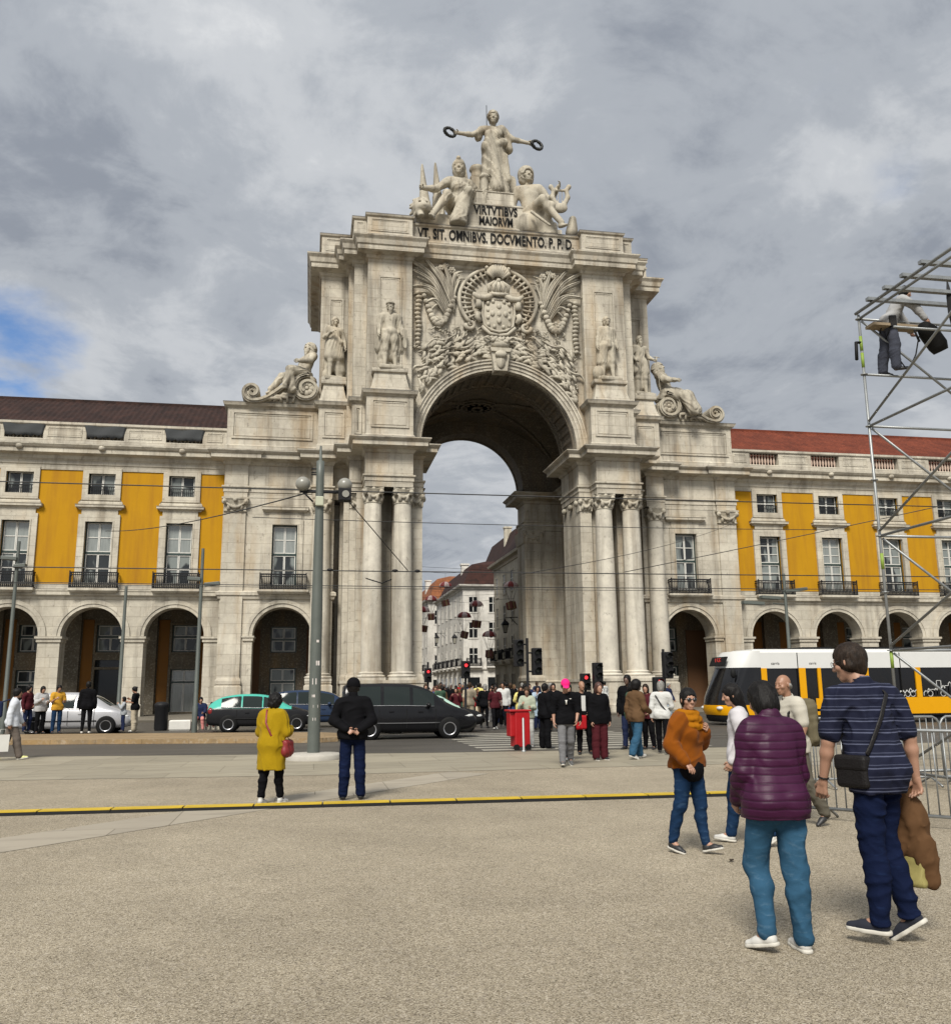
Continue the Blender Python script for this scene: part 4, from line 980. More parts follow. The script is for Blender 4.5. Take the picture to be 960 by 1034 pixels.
def car(name, label, cat, loc, rz, st, paintm, roofm=None, wheels=(0.85, 3.45), wr=.32, glass=((3, 4, 'f'), ), group=None, trim=None):
    """st: stations (x from tail, z_under, z_belt, half width, z_top, top half width); glass panes run between stations"""
    t = empty(name, loc, rz, label, cat, group); L_ = st[-1][0]; ox = -L_ / 2
    # refine stations by Catmull-Rom-ish sampling
    S = []
    for i in range(len(st) - 1):
        for k in range(4):
            u = k / 4; S.append(tuple(a + (b - a) * u for a, b in zip(st[i], st[i + 1])))
    S.append(st[-1]); A = np.array(S)
    K = np.array([.25, .5, .25]); B = A.copy()
    for _ in range(2): B[1:-1] = .25 * B[:-2] + .5 * B[1:-1] + .25 * B[2:]
    A = B
    def sect(r_):
        x, zu, zb, h, zt, th = r_
        half = [(.6 * h, zu), (.93 * h, zu + .03), (h * .985, zu + .16), (h, (zu + zb) / 2), (h * .985, zb - .08), (h * .95, zb)]
        if zt - zb > .05: half += [(th + (h * .95 - th) * .5 + .015, zb + (zt - zb) * .5), (th, zt - .09), (th * .9, zt - .025), (th * .5, zt)]
        else: half += [(h * .9, zb + .5 * max(0, zt - zb)), (h * .8, zt), (h * .6, zt + .012), (h * .4, zt + .02)]
        return [(x + ox, y, z) for y, z in half] + [(x + ox, -y, z) for y, z in half[::-1]]
    vs = []; n = 20
    for r_ in A: vs += sect(r_)
    fs = []; mi = []
    for j in range(len(A) - 1):
        for i in range(n): fs.append((j * n + i, (j + 1) * n + i, (j + 1) * n + (i + 1) % n, j * n + (i + 1) % n))
    me = MB(); me.add(vs, fs, 0, True); me.add(vs[:n], [tuple(range(n))]); me.add(vs[-n:], [tuple(range(n))[::-1]])
    if roofm:
        for k, f in enumerate(fs):
            xm = sum(vs[q][0] for q in f) / 4; zm = sum(vs[q][2] for q in f) / 4
            j = k // n; zb = A[j][2]
            if A[j][4] - zb > .12 and zm > zb + .02: me.mi[k] = 1
    body = me.build('body', [paintm, roofm or paintm], t)
    def at(x):
        j = np.searchsorted(A[:, 0], x) - 1; j = max(0, min(len(A) - 2, j)); u = (x - A[j, 0]) / max(1e-6, A[j + 1, 0] - A[j, 0]); return A[j] * (1 - u) + A[j + 1] * u
    for x0, x1, kind in glass:
        if kind == 's':
            for s_ in (1, -1):
                g = MB(); m = 10; vs2 = []
                for i in range(m + 1):
                    x = x0 + (x1 - x0) * i / m; r_ = at(x); zb, h, zt, th = r_[2], r_[3], r_[4], r_[5]
                    for k in range(4):
                        v = .06 + .80 * k / 3; z = zb + (zt - zb) * v
                        if v < .5: y = h * .95 + (th + (h * .95 - th) * .5 + .015 - h * .95) * v / .5
                        else: y = (th + (h * .95 - th) * .5 + .015) + (th - (th + (h * .95 - th) * .5 + .015)) * (v - .5) / .5
                        vs2.append((x + ox, s_ * (y + .012), z))
                g.add(vs2, [(i * 4 + k, (i + 1) * 4 + k, (i + 1) * 4 + k + 1, i * 4 + k + 1) for i in range(m) for k in range(3)], 0, True)
                g.build('side_window', M_CARGLASS, t)
        else:                                                       # windscreen or rear window following the top
            g = MB(); vs2 = []; m = 8
            for i in range(m + 1):
                x = x0 + (x1 - x0) * i / m; r_ = at(x)
                for k in (-1, -.5, 0, .5, 1): vs2.append((x + ox, k * r_[5] * .86, r_[4] + .016 - (.03 if abs(k) == 1 else .0)))
            g.add(vs2, [(i * 5 + k, (i + 1) * 5 + k, (i + 1) * 5 + k + 1, i * 5 + k + 1) for i in range(m) for k in range(4)], 0, True)
            g.build('windscreen', M_CARGLASS, t)
    for x in wheels:
        for s_ in (1, -1):
            g = MB(); g.lathe([(wr * 1.10, -.012), (wr * 1.10, .012), (0.01, .012)], n=24, cap=False)
            r_ = at(x); o = g.build('wheel_arch', M_PLASTIC, t); o.location = (x + ox, s_ * (r_[3] * 1.0 + .004), wr + .01); o.rotation_euler = (s_ * -PI / 2, 0, 0)
            wheel(t, x + ox, s_ * (r_[3] - .05), wr, s_)
    # lamps, sill, bumper, mirrors, handles
    rf, rr = at(L_ - .35), at(.12)
    for s_ in (1, -1):
        g = MB(); g.ball((L_ - .40 + ox, s_ * (rf[3] - .14), rf[2] - .14), (.30, .14, .095), 12, 8); g.build('headlight', M_LAMPW, t)
        g = MB(); g.ball((.16 + ox, s_ * (rr[3] - .08), rr[2] - .10), (.12, .1, .16), 10, 6); g.build('tail_light', M_LAMPR, t)
        g = MB(); xm = [x1 for x0, x1, k in glass if k == 's'][-1]; r_ = at(xm); g.ball((xm - .2 + ox, s_ * (r_[3] + .09), r_[2] + .08), (.08, .12, .08), 10, 6); g.build('wing_mirror', paintm, t)
        for x in (1.55, 2.5):
            r_ = at(x); g = MB(); g.box(x + ox - .08, x + ox + .08, s_ * (r_[3]) - .02, s_ * r_[3] + .02, r_[2] - .17, r_[2] - .14); g.build('door_handle', paintm, t)
        g = MB()
        for x in (1.15, 2.05, 3.0):                                   # door gaps
            r_ = at(x); g.box(x + ox - .008, x + ox + .008, s_ * r_[3] * .99 - .012, s_ * r_[3] * .99 + .012, r_[1] + .14, r_[2] - .05)
        g.build('door_seam', M_PLASTIC, t)
    for s_ in (1, -1):                                                # sill strip and bright window line
        g = MB(); xs = np.linspace(.9, L_ - 1.25, 12); g.tube([(x + ox, s_ * (at(x)[3] + .004), at(x)[1] + .30) for x in xs], .022, 6); g.build('door_trim', M_PLASTIC if trim is None else trim, t)
        g = MB(); xs = np.linspace(glass[0][0], [x1 for x0, x1, k in glass if k == 's'][-1], 12); g.tube([(x + ox, s_ * (at(x)[3] * .95 + .018), at(x)[2] + .035) for x in xs], .012, 5); g.build('window_trim', M_RIM, t)
    g = MB(); g.box(L_ + ox - .03, L_ + ox + .02, -.26, .26, .42, .54); g.build('number_plate', M_WHITE, t)
    g = MB(); g.box(L_ + ox - .06, L_ + ox + .012, -.5, .5, .56, .68); g.build('grille', M_PLASTIC, t)
    return t
ST_MPV = [(0, .36, .85, .74, .98, .60), (.08, .28, .96, .82, 1.25, .60), (.45, .24, .98, .88, 1.50, .60), (1.2, .22, .97, .90, 1.60, .62), (2.2, .22, .95, .90, 1.60, .62), (2.9, .22, .93, .90, 1.48, .60), (3.45, .22, .93, .89, 1.10, .62), (3.75, .23, .90, .87, .96, .7), (4.15, .26, .76, .80, .80, .6), (4.35, .34, .58, .66, .62, .5)]
ST_CAR = [(0, .36, .80, .70, .90, .55), (.08, .28, .92, .80, 1.10, .56), (.5, .24, .93, .86, 1.36, .57), (1.2, .22, .92, .88, 1.47, .58), (2.0, .22, .90, .88, 1.46, .58), (2.6, .22, .89, .88, 1.34, .57), (3.15, .22, .88, .87, 1.0, .6), (3.5, .23, .84, .86, .90, .65), (3.95, .26, .72, .79, .76, .6), (4.2, .34, .56, .66, .60, .5)]
ST_VAN = [(0, .36, 1.0, .84, 1.70, .70), (.08, .28, 1.04, .88, 1.78, .70), (.6, .24, 1.05, .90, 1.80, .70), (1.4, .22, 1.05, .90, 1.81, .70), (2.2, .22, 1.04, .90, 1.78, .69), (2.75, .22, 1.02, .90, 1.64, .67), (3.35, .22, 1.0, .90, 1.20, .68), (3.7, .23, .97, .88, 1.03, .72), (4.15, .26, .84, .82, .88, .6), (4.38, .34, .62, .70, .66, .5)]
car('parked_car', 'silver hatchback car parked in front of the left arcade', 'car', (-20.45, -18.9, .0), 0, ST_MPV, paint('silver_paint', (.40, .40, .41), .3, .4), glass=((.55, 1.35, 's'), (1.42, 2.25, 's'), (2.32, 2.95, 's'), (2.95, 3.5, 'w')), wr=.33)
car('taxi', 'black taxi car with turquoise roof in front of the left pavilion', 'car', (-13.35, -19.3, 0), 0, ST_CAR, paint('black_paint', (.012, .012, .013)), paint('turquoise_paint', (.06, .34, .27)), glass=((.55, 1.3, 's'), (1.36, 2.1, 's'), (2.15, 2.65, 's'), (2.62, 3.2, 'w')))
car('parked_car', 'dark blue car half hidden behind the turquoise roofed taxi', 'car', (-11.25, -16.2, 0), 0, ST_MPV, paint('dark_blue_paint', (.018, .03, .06)), glass=((.55, 1.35, 's'), (1.42, 2.25, 's'), (2.32, 2.95, 's'), (2.95, 3.5, 'w')))
car('van', 'black people carrier van driving past the foot of the left columns', 'van', (-8.25, -26.3, 0), 0, ST_VAN, M('van_black_paint', (.006, .006, .007), .2, .05, 2, coat=.08, spec=.2), glass=((.35, 1.2, 's'), (1.3, 2.15, 's'), (2.25, 2.95, 's'), (2.78, 3.38, 'w')), wr=.33, trim=M('grey_door_trim', (.05, .05, .052), .5, .1))
car('taxi', 'black taxi with pale green roof showing its nose beyond the van', 'car', (-7.15, -22.6, 0), 0, ST_CAR, paint('black_paint', (.012, .012, .013)), paint('pale_green_paint', (.33, .47, .40)), glass=((.55, 1.3, 's'), (1.36, 2.1, 's'), (2.15, 2.65, 's'), (2.62, 3.2, 'w')))
# --- tram
M_TY = paint('tram_yellow', (.56, .265, .004), .3); M_TW = paint('tram_white', (.52, .52, .50), .3); M_TB = M('tram_black_glass', (.006, .006, .007), .1, .3, spec=.4)
def tram():
    t = empty('tram', (4.95, -22.0, 0), 0, 'long yellow and white articulated tram with black windows passing behind the barriers', 'tram')
    Wd = 2.4; Ln = 30.0
    # stations along x: (x, z_bottom, z_top, y inset of both sides)
    def prof(x):
        u = max(0.0, min(1.0, x / 1.3)); return u
    # nose: lower yellow shell, black windscreen, white brow
    def shell(name, mat, rows, x_end, parent, off=0.0):
        """rows: list of (z, x_front, half width at nose); swept round the nose in plan"""
        mb = MB(); n = 13; vs = []
        for z, xf in rows:
            for i in range(n):
                a = -PI / 2 + PI * i / (n - 1)
                yy = math.sin(a); px = 1 - math.cos(a)
                vs.append((xf - off + px * .75, 1.2 + (1.2 + off) * math.copysign(abs(yy) ** .75, yy), z))
            vs.insert(len(vs) - n, None); vs[len(vs) - n - 1] = (x_end, -off, z); vs.append((x_end, 2.4 + off, z))
        m = n + 2
        mb.add(vs, [(j * m + i, j * m + i + 1, (j + 1) * m + i + 1, (j + 1) * m + i) for j in range(len(rows) - 1) for i in range(m - 1)], 0, True)
        if rows[-1][0] > 3.0: mb.add([vs[(len(rows) - 1) * m + i] for i in range(m)], [tuple(range(m))[::-1]])
        return mb.build(name, mat, parent)
    shell('nose', M_TY, [(.42, .10), (.62, .0), (.82, .03)], 2.2, t); shell('bumper', M_PLASTIC, [(.14, .22), (.28, .12), (.44, .11)], 2.2, t, -.01)
    shell('side_skirt', M_TY, [(.42, 2.0), (1.06, 2.0)], Ln, t, .0)
    shell('windscreen', M_TB, [(.80, .035), (1.15, .10), (2.35, .62)], 2.0, t, -.004)
    shell('front_brow', M_TW, [(2.34, .60), (2.9, .86), (3.02, 1.0)], 1.9, t)
    mb = MB(); mb.box(1.9, Ln, .0, Wd, 2.30, 2.95); mb.stack((1.55, Ln, .06, Wd - .06), [(0, 2.94), (-.06, 3.04), (-.2, 3.10)]); mb.build('roof_band', M_TW, t)
    mb = MB(); mb.box(1.9, Ln, .05, Wd - .05, .3, 2.4); mb.build('body', M_TB, t)
    mb = MB(); mb.box(1.9, Ln, -.012, .06, .38, 1.06); mb.build('lower_panel', M_TY, t)
    for x0, x1 in ((1.9, 2.15), (3.6, 3.9), (4.45, 4.6), (6.55, 6.8), (9.0, 9.25), (11.3, 11.55), (13.6, 13.8), (16, 16.2), (19, 19.2)):
        mb = MB(); mb.box(x0, x1, -.014, .05, 1.05, 2.31); mb.build('window_pillar', M_TY, t)
    for x in (3.55, 8.3, 13.0, 17.5):
        mb = MB(); mb.box(x, x + .03, -.018, .04, .4, 2.94); mb.build('panel_gap', M_PLASTIC, t)
    mb = MB(); mb.box(4.2, 5.6, .6, 1.8, 3.08, 3.2); mb.box(7, 10, .5, 1.9, 3.08, 3.2); mb.box(12, 15, .5, 1.9, 3.08, 3.2); mb.build('roof_equipment', M_PLASTIC, t)
    mb = MB(); mb.ball((.55, -.22, 2.1), (.12, .1, .2), 10, 6); mb.tube([(.75, 0, 2.3), (.58, -.2, 2.25)], .025, 5); mb.build('wing_mirror', M_PLASTIC, t)
    for y in (.45, 1.95):
        mb = MB(); mb.ball((.2, y, .7), (.14, .2, .09), 10, 6); mb.build('headlight', M_LAMPW, t)
    for x0 in (4.3, 9.5, 14):
        mb = MB(); mb.box(x0, x0 + 1.6, .15, .3, .05, .3); mb.build('bogie', M_PLASTIC, t)
    # destination display on the front brow and lettering on the white band
    mb = MB(); mb.cbox((.60, 1.2, 2.62), (.02, .72, .2), Matrix.Rotation(.43, 3, 'Y')); d = mb.build('destination_display', M_PLASTIC, t)
    M_LED = M('red_led_text', (.45, .03, .025), .5, 0, em=.25)
    o = text('display_text', '15E', .34, (.57, 1.2, 2.62), d, M_LED, .004, (PI / 2 - .43 * 0, 0, -PI / 2), 1.25)
    text('side_lettering', 'carris', .17, (2.55, -.008, 2.5), t, M_LETTER, .002); text('side_lettering', 'carris', .15, (4.25, -.008, 2.5), t, M_LETTER, .002)
    # white line drawing of a skyline along the panes
    def doodle(x0, seed, wd):
        r_ = random.Random(seed); mb = MB(); pts = [(x0, 1.12)]; x = x0
        while x < x0 + wd:
            w_ = r_.uniform(.10, .22); h = r_.choice((.12, .2, .28, .45, .62)) * r_.uniform(.8, 1.1)
            pts += [(x, 1.12 + h), (x + w_ * .5, 1.12 + h + r_.choice((0, .1, .14))), (x + w_, 1.12 + h), (x + w_, 1.14)]; x += w_
        for i in range(len(pts) - 1): mb.tube([(pts[i][0], .036, pts[i][1]), (pts[i + 1][0], .036, pts[i + 1][1])], .014, 4)
        for k in range(3):
            cx_ = x0 + wd * (k + .5) / 3; mb.tube([(cx_ + .12 * math.cos(a), .036, 1.2 + .12 * math.sin(a)) for a in np.linspace(0, 2 * PI, 13)], .012, 4)
        return mb.build('skyline_drawing', M_TW, t)
    doodle(8.2, 4, .75); doodle(9.35, 6, 1.85); doodle(5.0, 9, .4)
tram()
mb = MB()
for y in (-21.55, -20.1): mb.box(-6, 70, y - .04, y + .04, 0.0, .018)
mb.build('tram_rail', M('rail_steel', (0.10, 0.09, 0.08), 0.35), kind='structure')

# ------------------------------------------------------------------ street furniture
t = empty('litter_bin', (-17.55, -17.2, .0), 0, 'black cylindrical litter bin in front of the arcade pier', 'bin')
lathe_obj('bin_body', [(.24, 0), (.27, .1), (.27, .92), (.29, .95), (.29, 1.02)], M_IRON, t); lathe_obj('bin_lid', [(.30, 1.02), (.30, 1.08), (.2, 1.16), (.02, 1.18)], M_IRON, t)
mb = MB(); mb.stack((-17.2, -16.35, -17.4, -16.8), [(-.03, 0), (0, .06), (0, .38), (-.03, .42)]); mb.build('stone_bench', M_WHITE, None, 'low white stone bench beside the slim pole', 'bench')
t = empty('red_cabinet', (-6.0, -33.0, 0), .1, 'bright red upright cabinet on wheels at the crossing kerb', 'cabinet'); M_RED = M('red_paint', (.30, .004, .007), .4, .12, 3)
mb = MB(); mb.box(-.18, .24, -.22, .22, .08, 1.0); bevel(mb.build('cabinet_body', M_RED, t), .03); mb = MB(); mb.box(-.30, -.15, -.16, .18, .35, .99); bevel(mb.build('side_box', M_RED, t), .03); mb = MB(); mb.box(-.33, .27, -.25, .25, 1.0, 1.05); bevel(mb.build('cabinet_lid', M_RED, t), .015)
for x in (-.14, .18):
    mb = MB(); mb.lathe([(.08, -.03), (.08, .03)], (0, 0, 0), 12); o = mb.build('wheel', M_TYRE, t); o.location = (x, -.2, .08); o.rotation_euler = (PI / 2, 0, 0)
t = empty('bollard', (-6.06, -33.75, 0), 0, 'thin steel bollard standing in front of the red cabinet', 'bollard'); lathe_obj('post', [(.06, 0), (.06, .03), (.03, .05), (.03, .84), (.0, .87)], M_GALV, t, 10)
# cable ramp across the plaza, ten sections
M_YEL = M('yellow_plastic', (.44, .30, .012), .5, .3, 4); a, b = Vector((-18.0, -43.15)), Vector((-4.6, -43.72)); d = b - a; ns = 14
cr = None
for i in range(ns):
    p = a + d * (i + .5) / ns; hl = d.length / ns / 2 - .004
    if cr is None:
        cr = empty('cable_ramp', (p.x, p.y, .004), math.atan2(d.y, d.x), 'section of yellow and black cable ramp laid across the plaza', 'cable ramp', 'cable ramp sections across the plaza')
        mb = MB(); mb.prism([(-.25, 0), (-.25, 0), (.25, 0)][:0] or [(-.17, 0), (.17, 0), (.12, .035), (-.12, .035)], -hl, hl); o = mb.build('ramp_base', M_PLASTIC, cr); o.rotation_euler = (0, 0, PI / 2)
        mb = MB(); mb.box(-hl * .985, hl * .985, -.115, .115, .033, .046); mb.build('ramp_lid', M_YEL, cr); mb = MB(); mb.box(-hl * .97, hl * .97, -.17, -.12, .022, .050); 
    else:
        o = copy_tree(cr); o.location = (p.x, p.y, .004)
    if i == 9 or i == 10: pass
# crowd barriers
def barrier_proto(label, w_=2.3):
    t = empty('crowd_barrier', (0, 0, 0), 0, label, 'barrier', 'steel crowd barriers by the scaffold')
    mb = MB(); pts = [(-w_ / 2, 0, .14), (-w_ / 2, 0, .98), (-w_ / 2 + .05, 0, 1.06), (-w_ / 2 + .12, 0, 1.1), (w_ / 2 - .12, 0, 1.1), (w_ / 2 - .05, 0, 1.06), (w_ / 2, 0, .98), (w_ / 2, 0, .14), (-w_ / 2, 0, .14)]
    mb.tube(pts, .021, 8); mb.build('frame', M_GALV, t)
    n = 19
    for i in range(n):
        x = -w_ / 2 + w_ * (i + 1) / (n + 1); o = MB().tube([(x, 0, .15), (x, 0, 1.09)], .009, 6).build('bar', M_GALV, t)
    for x in (-w_ / 2 + .25, w_ / 2 - .25):
        MB().tube([(x, -.3, .015), (x, -.25, .04), (x, 0, .14), (x, .25, .04), (x, .3, .015)], .018, 6).build('foot', M_GALV, t)
    return t
br0 = barrier_proto('nearest steel crowd barrier, running behind the striped man')
def place(o, x, y, rz, label=None):
    o.location = (x, y, 0); o.rotation_euler = (0, 0, rz)
    if label: o['label'] = label
place(br0, -4.6, -47.1, -.85)
place(copy_tree(br0), -2.4, -43.3, -.06, 'steel crowd barrier furthest back, in front of the tram side')
place(copy_tree(br0), -0.1, -43.4, -.02, 'steel crowd barrier behind the scaffold post at the right edge')
# ------------------------------------------------------------------ scaffold
sf = empty('scaffold_tower', (-1.75, -43.0, 0), 0, 'tall galvanised scaffold tower of tubes and braces at the right edge', 'scaffold')
LV = [.2, 2.2, 4.19, 6.19, 8.24]; BX, BY = 2.57, -4.2
def tb(name, p, q, r=.024, m=None): return MB().tube([p, q], r, 10).build(name, m or M_GALV, sf)
for x in (0, BX):
    for y in (0, BY):
        tb('post', (x, y, .02), (x, y, LV[-1] + .08), .026)
        for z in LV + [7.17, 5.2, 3.2]:
            MB().lathe([(.03, -.01), (.062, -.008), (.062, .008), (.03, .01)], (x, y, z), 10).build('rosette', M_GALV, sf)
        MB().lathe([(.07, 0), (.07, .02)], (x, y, 0), 8).build('base_plate', M_GALV, sf)
for i, z in enumerate(LV):
    for y in (0, BY): tb('ledger', (.03, y, z), (BX - .03, y, z))
    for x in (0, BX): tb('ledger', (x, -.03, z), (x, BY + .03, z))
    if i:
        tb('brace', (.03, -.03, z - .05), (BX - .04, -.03, LV[i - 1] + .08), .022)
        tb('brace', (-.03, -.05, LV[i - 1] + .08), (-.03, BY + .05, z - .05), .022)
tb('ledger', (.03, 0, 7.17), (BX - .03, 0, 7.17)); tb('ledger', (.03, -.9, 7.72), (BX, -.9, 7.72))
tb('top_chord', (-.02, .05, 8.36), (-.02, BY - .1, 8.36), .03)
for k in range(4):
    y = -.46 - k * .48; mb = MB(); mb.box(-.12, BX + .4, y - .045, y + .045, 8.39, 8.45); mb.build('roof_purlin', M_GALV, sf)
mb = MB(); mb.box(.08, 1.1, -.30, -.05, 8.02, 8.07); mb.build('timber_plank', M('old_timber', (.22, .17, .11), .8, .3, 3), sf)
mb = MB(); mb.tube([(-.16, -.06, 7.42), (-.10, 0, 7.78), (-.0, 0, 7.78)], .03, 6); mb.build('clamp', M_PLASTIC, sf)
for z0 in (7.3, 7.62, 1.9, 3.6):
    MB().tube([(0, 0, z0), (0, 0, z0 + .28)], .029, 10).build('marking_tape', M('lime_tape', (.17, .25, .03), .6, .1), sf)
# black drape and a stage lamp on the scaffold
mb = MB(); vs = []; nx = 14
for j in range(4):
    for i in range(nx + 1): vs.append((i / nx * 1.7, .06 * math.sin(i * 1.3 + j), -.16 - j * .19 + .05 * math.sin(i * .9) + (.34 - .1 * j if i == 0 else 0)))
mb.add(vs, [(j * (nx + 1) + i, j * (nx + 1) + i + 1, (j + 1) * (nx + 1) + i + 1, (j + 1) * (nx + 1) + i) for j in range(3) for i in range(nx)], 0, True)
o = mb.build('black_drape', M('black_cloth', (.008, .008, .009), .95, .2), None, 'folded black stage drape hanging under the scaffold roof', 'drape'); o.location = (-.62, -43.95, 8.45); m = o.modifiers.new('s', 'SOLIDIFY'); m.thickness = .03
t = empty('stage_lamp', (-.62, -43.35, 7.62), 0, 'black stage lamp with hanging cable held by the scaffold worker', 'lamp')
mb = MB(); mb.tube([(-.16, -.1, .34), (0, 0, .3), (.17, 0, .05), (.22, 0, -.06)], [.12, .17, .17, .13], 14); mb.build('lamp_housing', M_PLASTIC, t)
mb = MB(); mb.tube([(-.2, 0, .1), (-.26, .02, .32), (.05, .03, .44), (.22, 0, .2)], .022, 6); mb.build('yoke', M_PLASTIC, t)
mb = MB(); mb.tube([(-.2, 0, .2), (-.3, 0, -.15), (-.42, .02, -.38), (-.55, 0, -.40), (-.62, 0, -.3)], .012, 6); mb.build('cable', M_PLASTIC, t)
# fallen leaves on the plaza
for i, (x, y, lb) in enumerate(((-12.68, -52.95, 'curled dry brown leaf on the plaza, furthest of three at lower left'), (-12.62, -53.25, 'small dark dry leaf lying left of centre in the foreground'), (-11.93, -53.3, 'thin dark leaf nearest the middle of the foreground plaza'), (-7.55, -48.6, 'dark flattened leaf beyond the striped man'))):
    mb = MB(); vs = []
    for j in range(7):
        for k in (-1, 0, 1): u = j / 6; vs.append((.045 * (u - .5) * 2, k * .022 * math.sin(PI * u) , .012 * abs(k) + .012 * u * u + .006))
    mb.add(vs, [(j * 3 + k, (j + 1) * 3 + k, (j + 1) * 3 + k + 1, j * 3 + k + 1) for j in range(6) for k in range(2)], 0, True)
    o = mb.build('dry_leaf', M('dry_leaf_brown', (.035, .022, .014), .8, .3), None, lb, 'leaf'); o.location = (x, y, .003); o.rotation_euler = (0, 0, i * 1.3); m = o.modifiers.new('s', 'SOLIDIFY'); m.thickness = .002
# ------------------------------------------------------------------ implicit-surface modelling for figures and statues
class SDF:
    """union of round cones, ellipsoids and boxes on a grid; surface nets turn it into one continuous mesh"""
    def __init__(s): s.ops = []
    def cone(s, a, b, ra, rb=None, k=.03, op='u', fl=None):
        s.ops.append(('c', np.array(a, float), np.array(b, float), ra, ra if rb is None else rb, k, op, fl)); return s
    def chain(s, pts, rs, k=.02, op='u'):
        for i in range(len(pts) - 1): s.cone(pts[i], pts[i + 1], rs[i], rs[i + 1], k, op)
        return s
    def ell(s, c, r, k=.03, op='u', rot=None):
        s.ops.append(('e', np.array(c, float), np.array(r, float), None if rot is None else np.array(rot), 0, k, op, None)); return s
    def box(s, c, h, rad=.01, k=.01, op='u', rot=None):
        s.ops.append(('b', np.array(c, float), np.array(h, float), None if rot is None else np.array(rot), rad, k, op, None)); return s
    def half(s, p, n, k=0.0):
        """keep the side n points away from"""
        n = np.array(n, float); s.ops.append(('h', np.array(p, float), n / np.linalg.norm(n), 0, 0, k, 'i', None)); return s
    def bounds(s):
        lo, hi = np.full(3, 1e9), np.full(3, -1e9)
        for o in s.ops:
            if o[6] != 'u': continue
            if o[0] == 'c':
                for p, r in ((o[1], o[3]), (o[2], o[4])): lo = np.minimum(lo, p - r); hi = np.maximum(hi, p + r)
            else:
                r = np.full(3, np.linalg.norm(o[2])) if o[3] is not None else o[2]
                lo = np.minimum(lo, o[1] - r - o[4]); hi = np.maximum(hi, o[1] + r + o[4])
        return lo, hi
    def field(s, h, disp=None, pad=3):
        lo, hi = s.bounds(); lo = lo - pad * h; n = np.ceil((hi + pad * h - lo) / h).astype(int) + 1
        ax = [(lo[i] + h * np.arange(n[i])).astype(np.float32) for i in range(3)]
        D = np.full(n, 1.0, np.float32); BIG = 1.0
        for o in s.ops:
            kind, k, op = o[0], o[5], o[6]
            if kind == 'h':
                d = (ax[0][:, None, None] - o[1][0]) * o[2][0] + (ax[1][None, :, None] - o[1][1]) * o[2][1] + (ax[2][None, None, :] - o[1][2]) * o[2][2]
                D = np.maximum(D, d); continue
            if kind == 'c': bl = np.minimum(o[1] - o[3], o[2] - o[4]); bh = np.maximum(o[1] + o[3], o[2] + o[4])
            else:
                r = np.full(3, np.linalg.norm(o[2])) if o[3] is not None else o[2]; bl = o[1] - r - o[4]; bh = o[1] + r + o[4]
            m = k * 1.1 + 2.5 * h
            i0 = np.clip(((bl - m - lo) / h).astype(int), 0, n - 1); i1 = np.clip(((bh + m - lo) / h).astype(int) + 2, 1, n)
            sl = tuple(slice(i0[i], i1[i]) for i in range(3))
            X, Y, Z = ax[0][sl[0]][:, None, None], ax[1][sl[1]][None, :, None], ax[2][sl[2]][None, None, :]
            if kind == 'c':
                a, b = o[1], o[2]; ab = b - a; L2 = float(ab @ ab) + 1e-12
                px, py, pz = X - a[0], Y - a[1], Z - a[2]
                t = np.clip((px * ab[0] + py * ab[1] + pz * ab[2]) / L2, 0, 1)
                dx, dy, dz = px - t * ab[0], py - t * ab[1], pz - t * ab[2]
                if o[7] is not None:                              # flattened along a direction
                    f, amt = np.array(o[7][0], float), o[7][1]; q = dx * f[0] + dy * f[1] + dz * f[2]
                    dx, dy, dz = dx + q * f[0] * (amt - 1), dy + q * f[1] * (amt - 1), dz + q * f[2] * (amt - 1)
                d = np.sqrt(dx * dx + dy * dy + dz * dz) - (o[3] + t * (o[4] - o[3]))
            else:
                px, py, pz = X - o[1][0], Y - o[1][1], Z - o[1][2]
                if o[3] is not None:
                    Rm = o[3]; px, py, pz = (px * Rm[0, 0] + py * Rm[1, 0] + pz * Rm[2, 0], px * Rm[0, 1] + py * Rm[1, 1] + pz * Rm[2, 1], px * Rm[0, 2] + py * Rm[1, 2] + pz * Rm[2, 2])
                r = o[2]
                if kind == 'e':
                    k0 = np.sqrt((px / r[0]) ** 2 + (py / r[1]) ** 2 + (pz / r[2]) ** 2); k1 = np.sqrt((px / r[0] ** 2) ** 2 + (py / r[1] ** 2) ** 2 + (pz / r[2] ** 2) ** 2) + 1e-9
                    d = k0 * (k0 - 1) / k1
                else:
                    qx, qy, qz = np.abs(px) - r[0] + o[4], np.abs(py) - r[1] + o[4], np.abs(pz) - r[2] + o[4]
                    d = np.sqrt(np.maximum(qx, 0) ** 2 + np.maximum(qy, 0) ** 2 + np.maximum(qz, 0) ** 2) + np.minimum(np.maximum(np.maximum(qx, qy), qz), 0) - o[4]
            d = d.astype(np.float32); C = D[sl]
            if op == 'u':
                if k > 0:
                    q = np.clip(.5 + .5 * (C - d) / k, 0, 1); D[sl] = C * (1 - q) + d * q - k * q * (1 - q)
                else: D[sl] = np.minimum(C, d)
            elif op == 's':
                if k > 0:
                    q = np.clip(.5 - .5 * (C + d) / k, 0, 1); D[sl] = C * (1 - q) - d * q + k * q * (1 - q)
                else: D[sl] = np.maximum(C, -d)
        if disp is not None:
            near = np.abs(D) < 4 * h + .06; ii = np.nonzero(near)
            D[ii] += disp(ax[0][ii[0]], ax[1][ii[1]], ax[2][ii[2]]).astype(np.float32)
        return D, lo, h
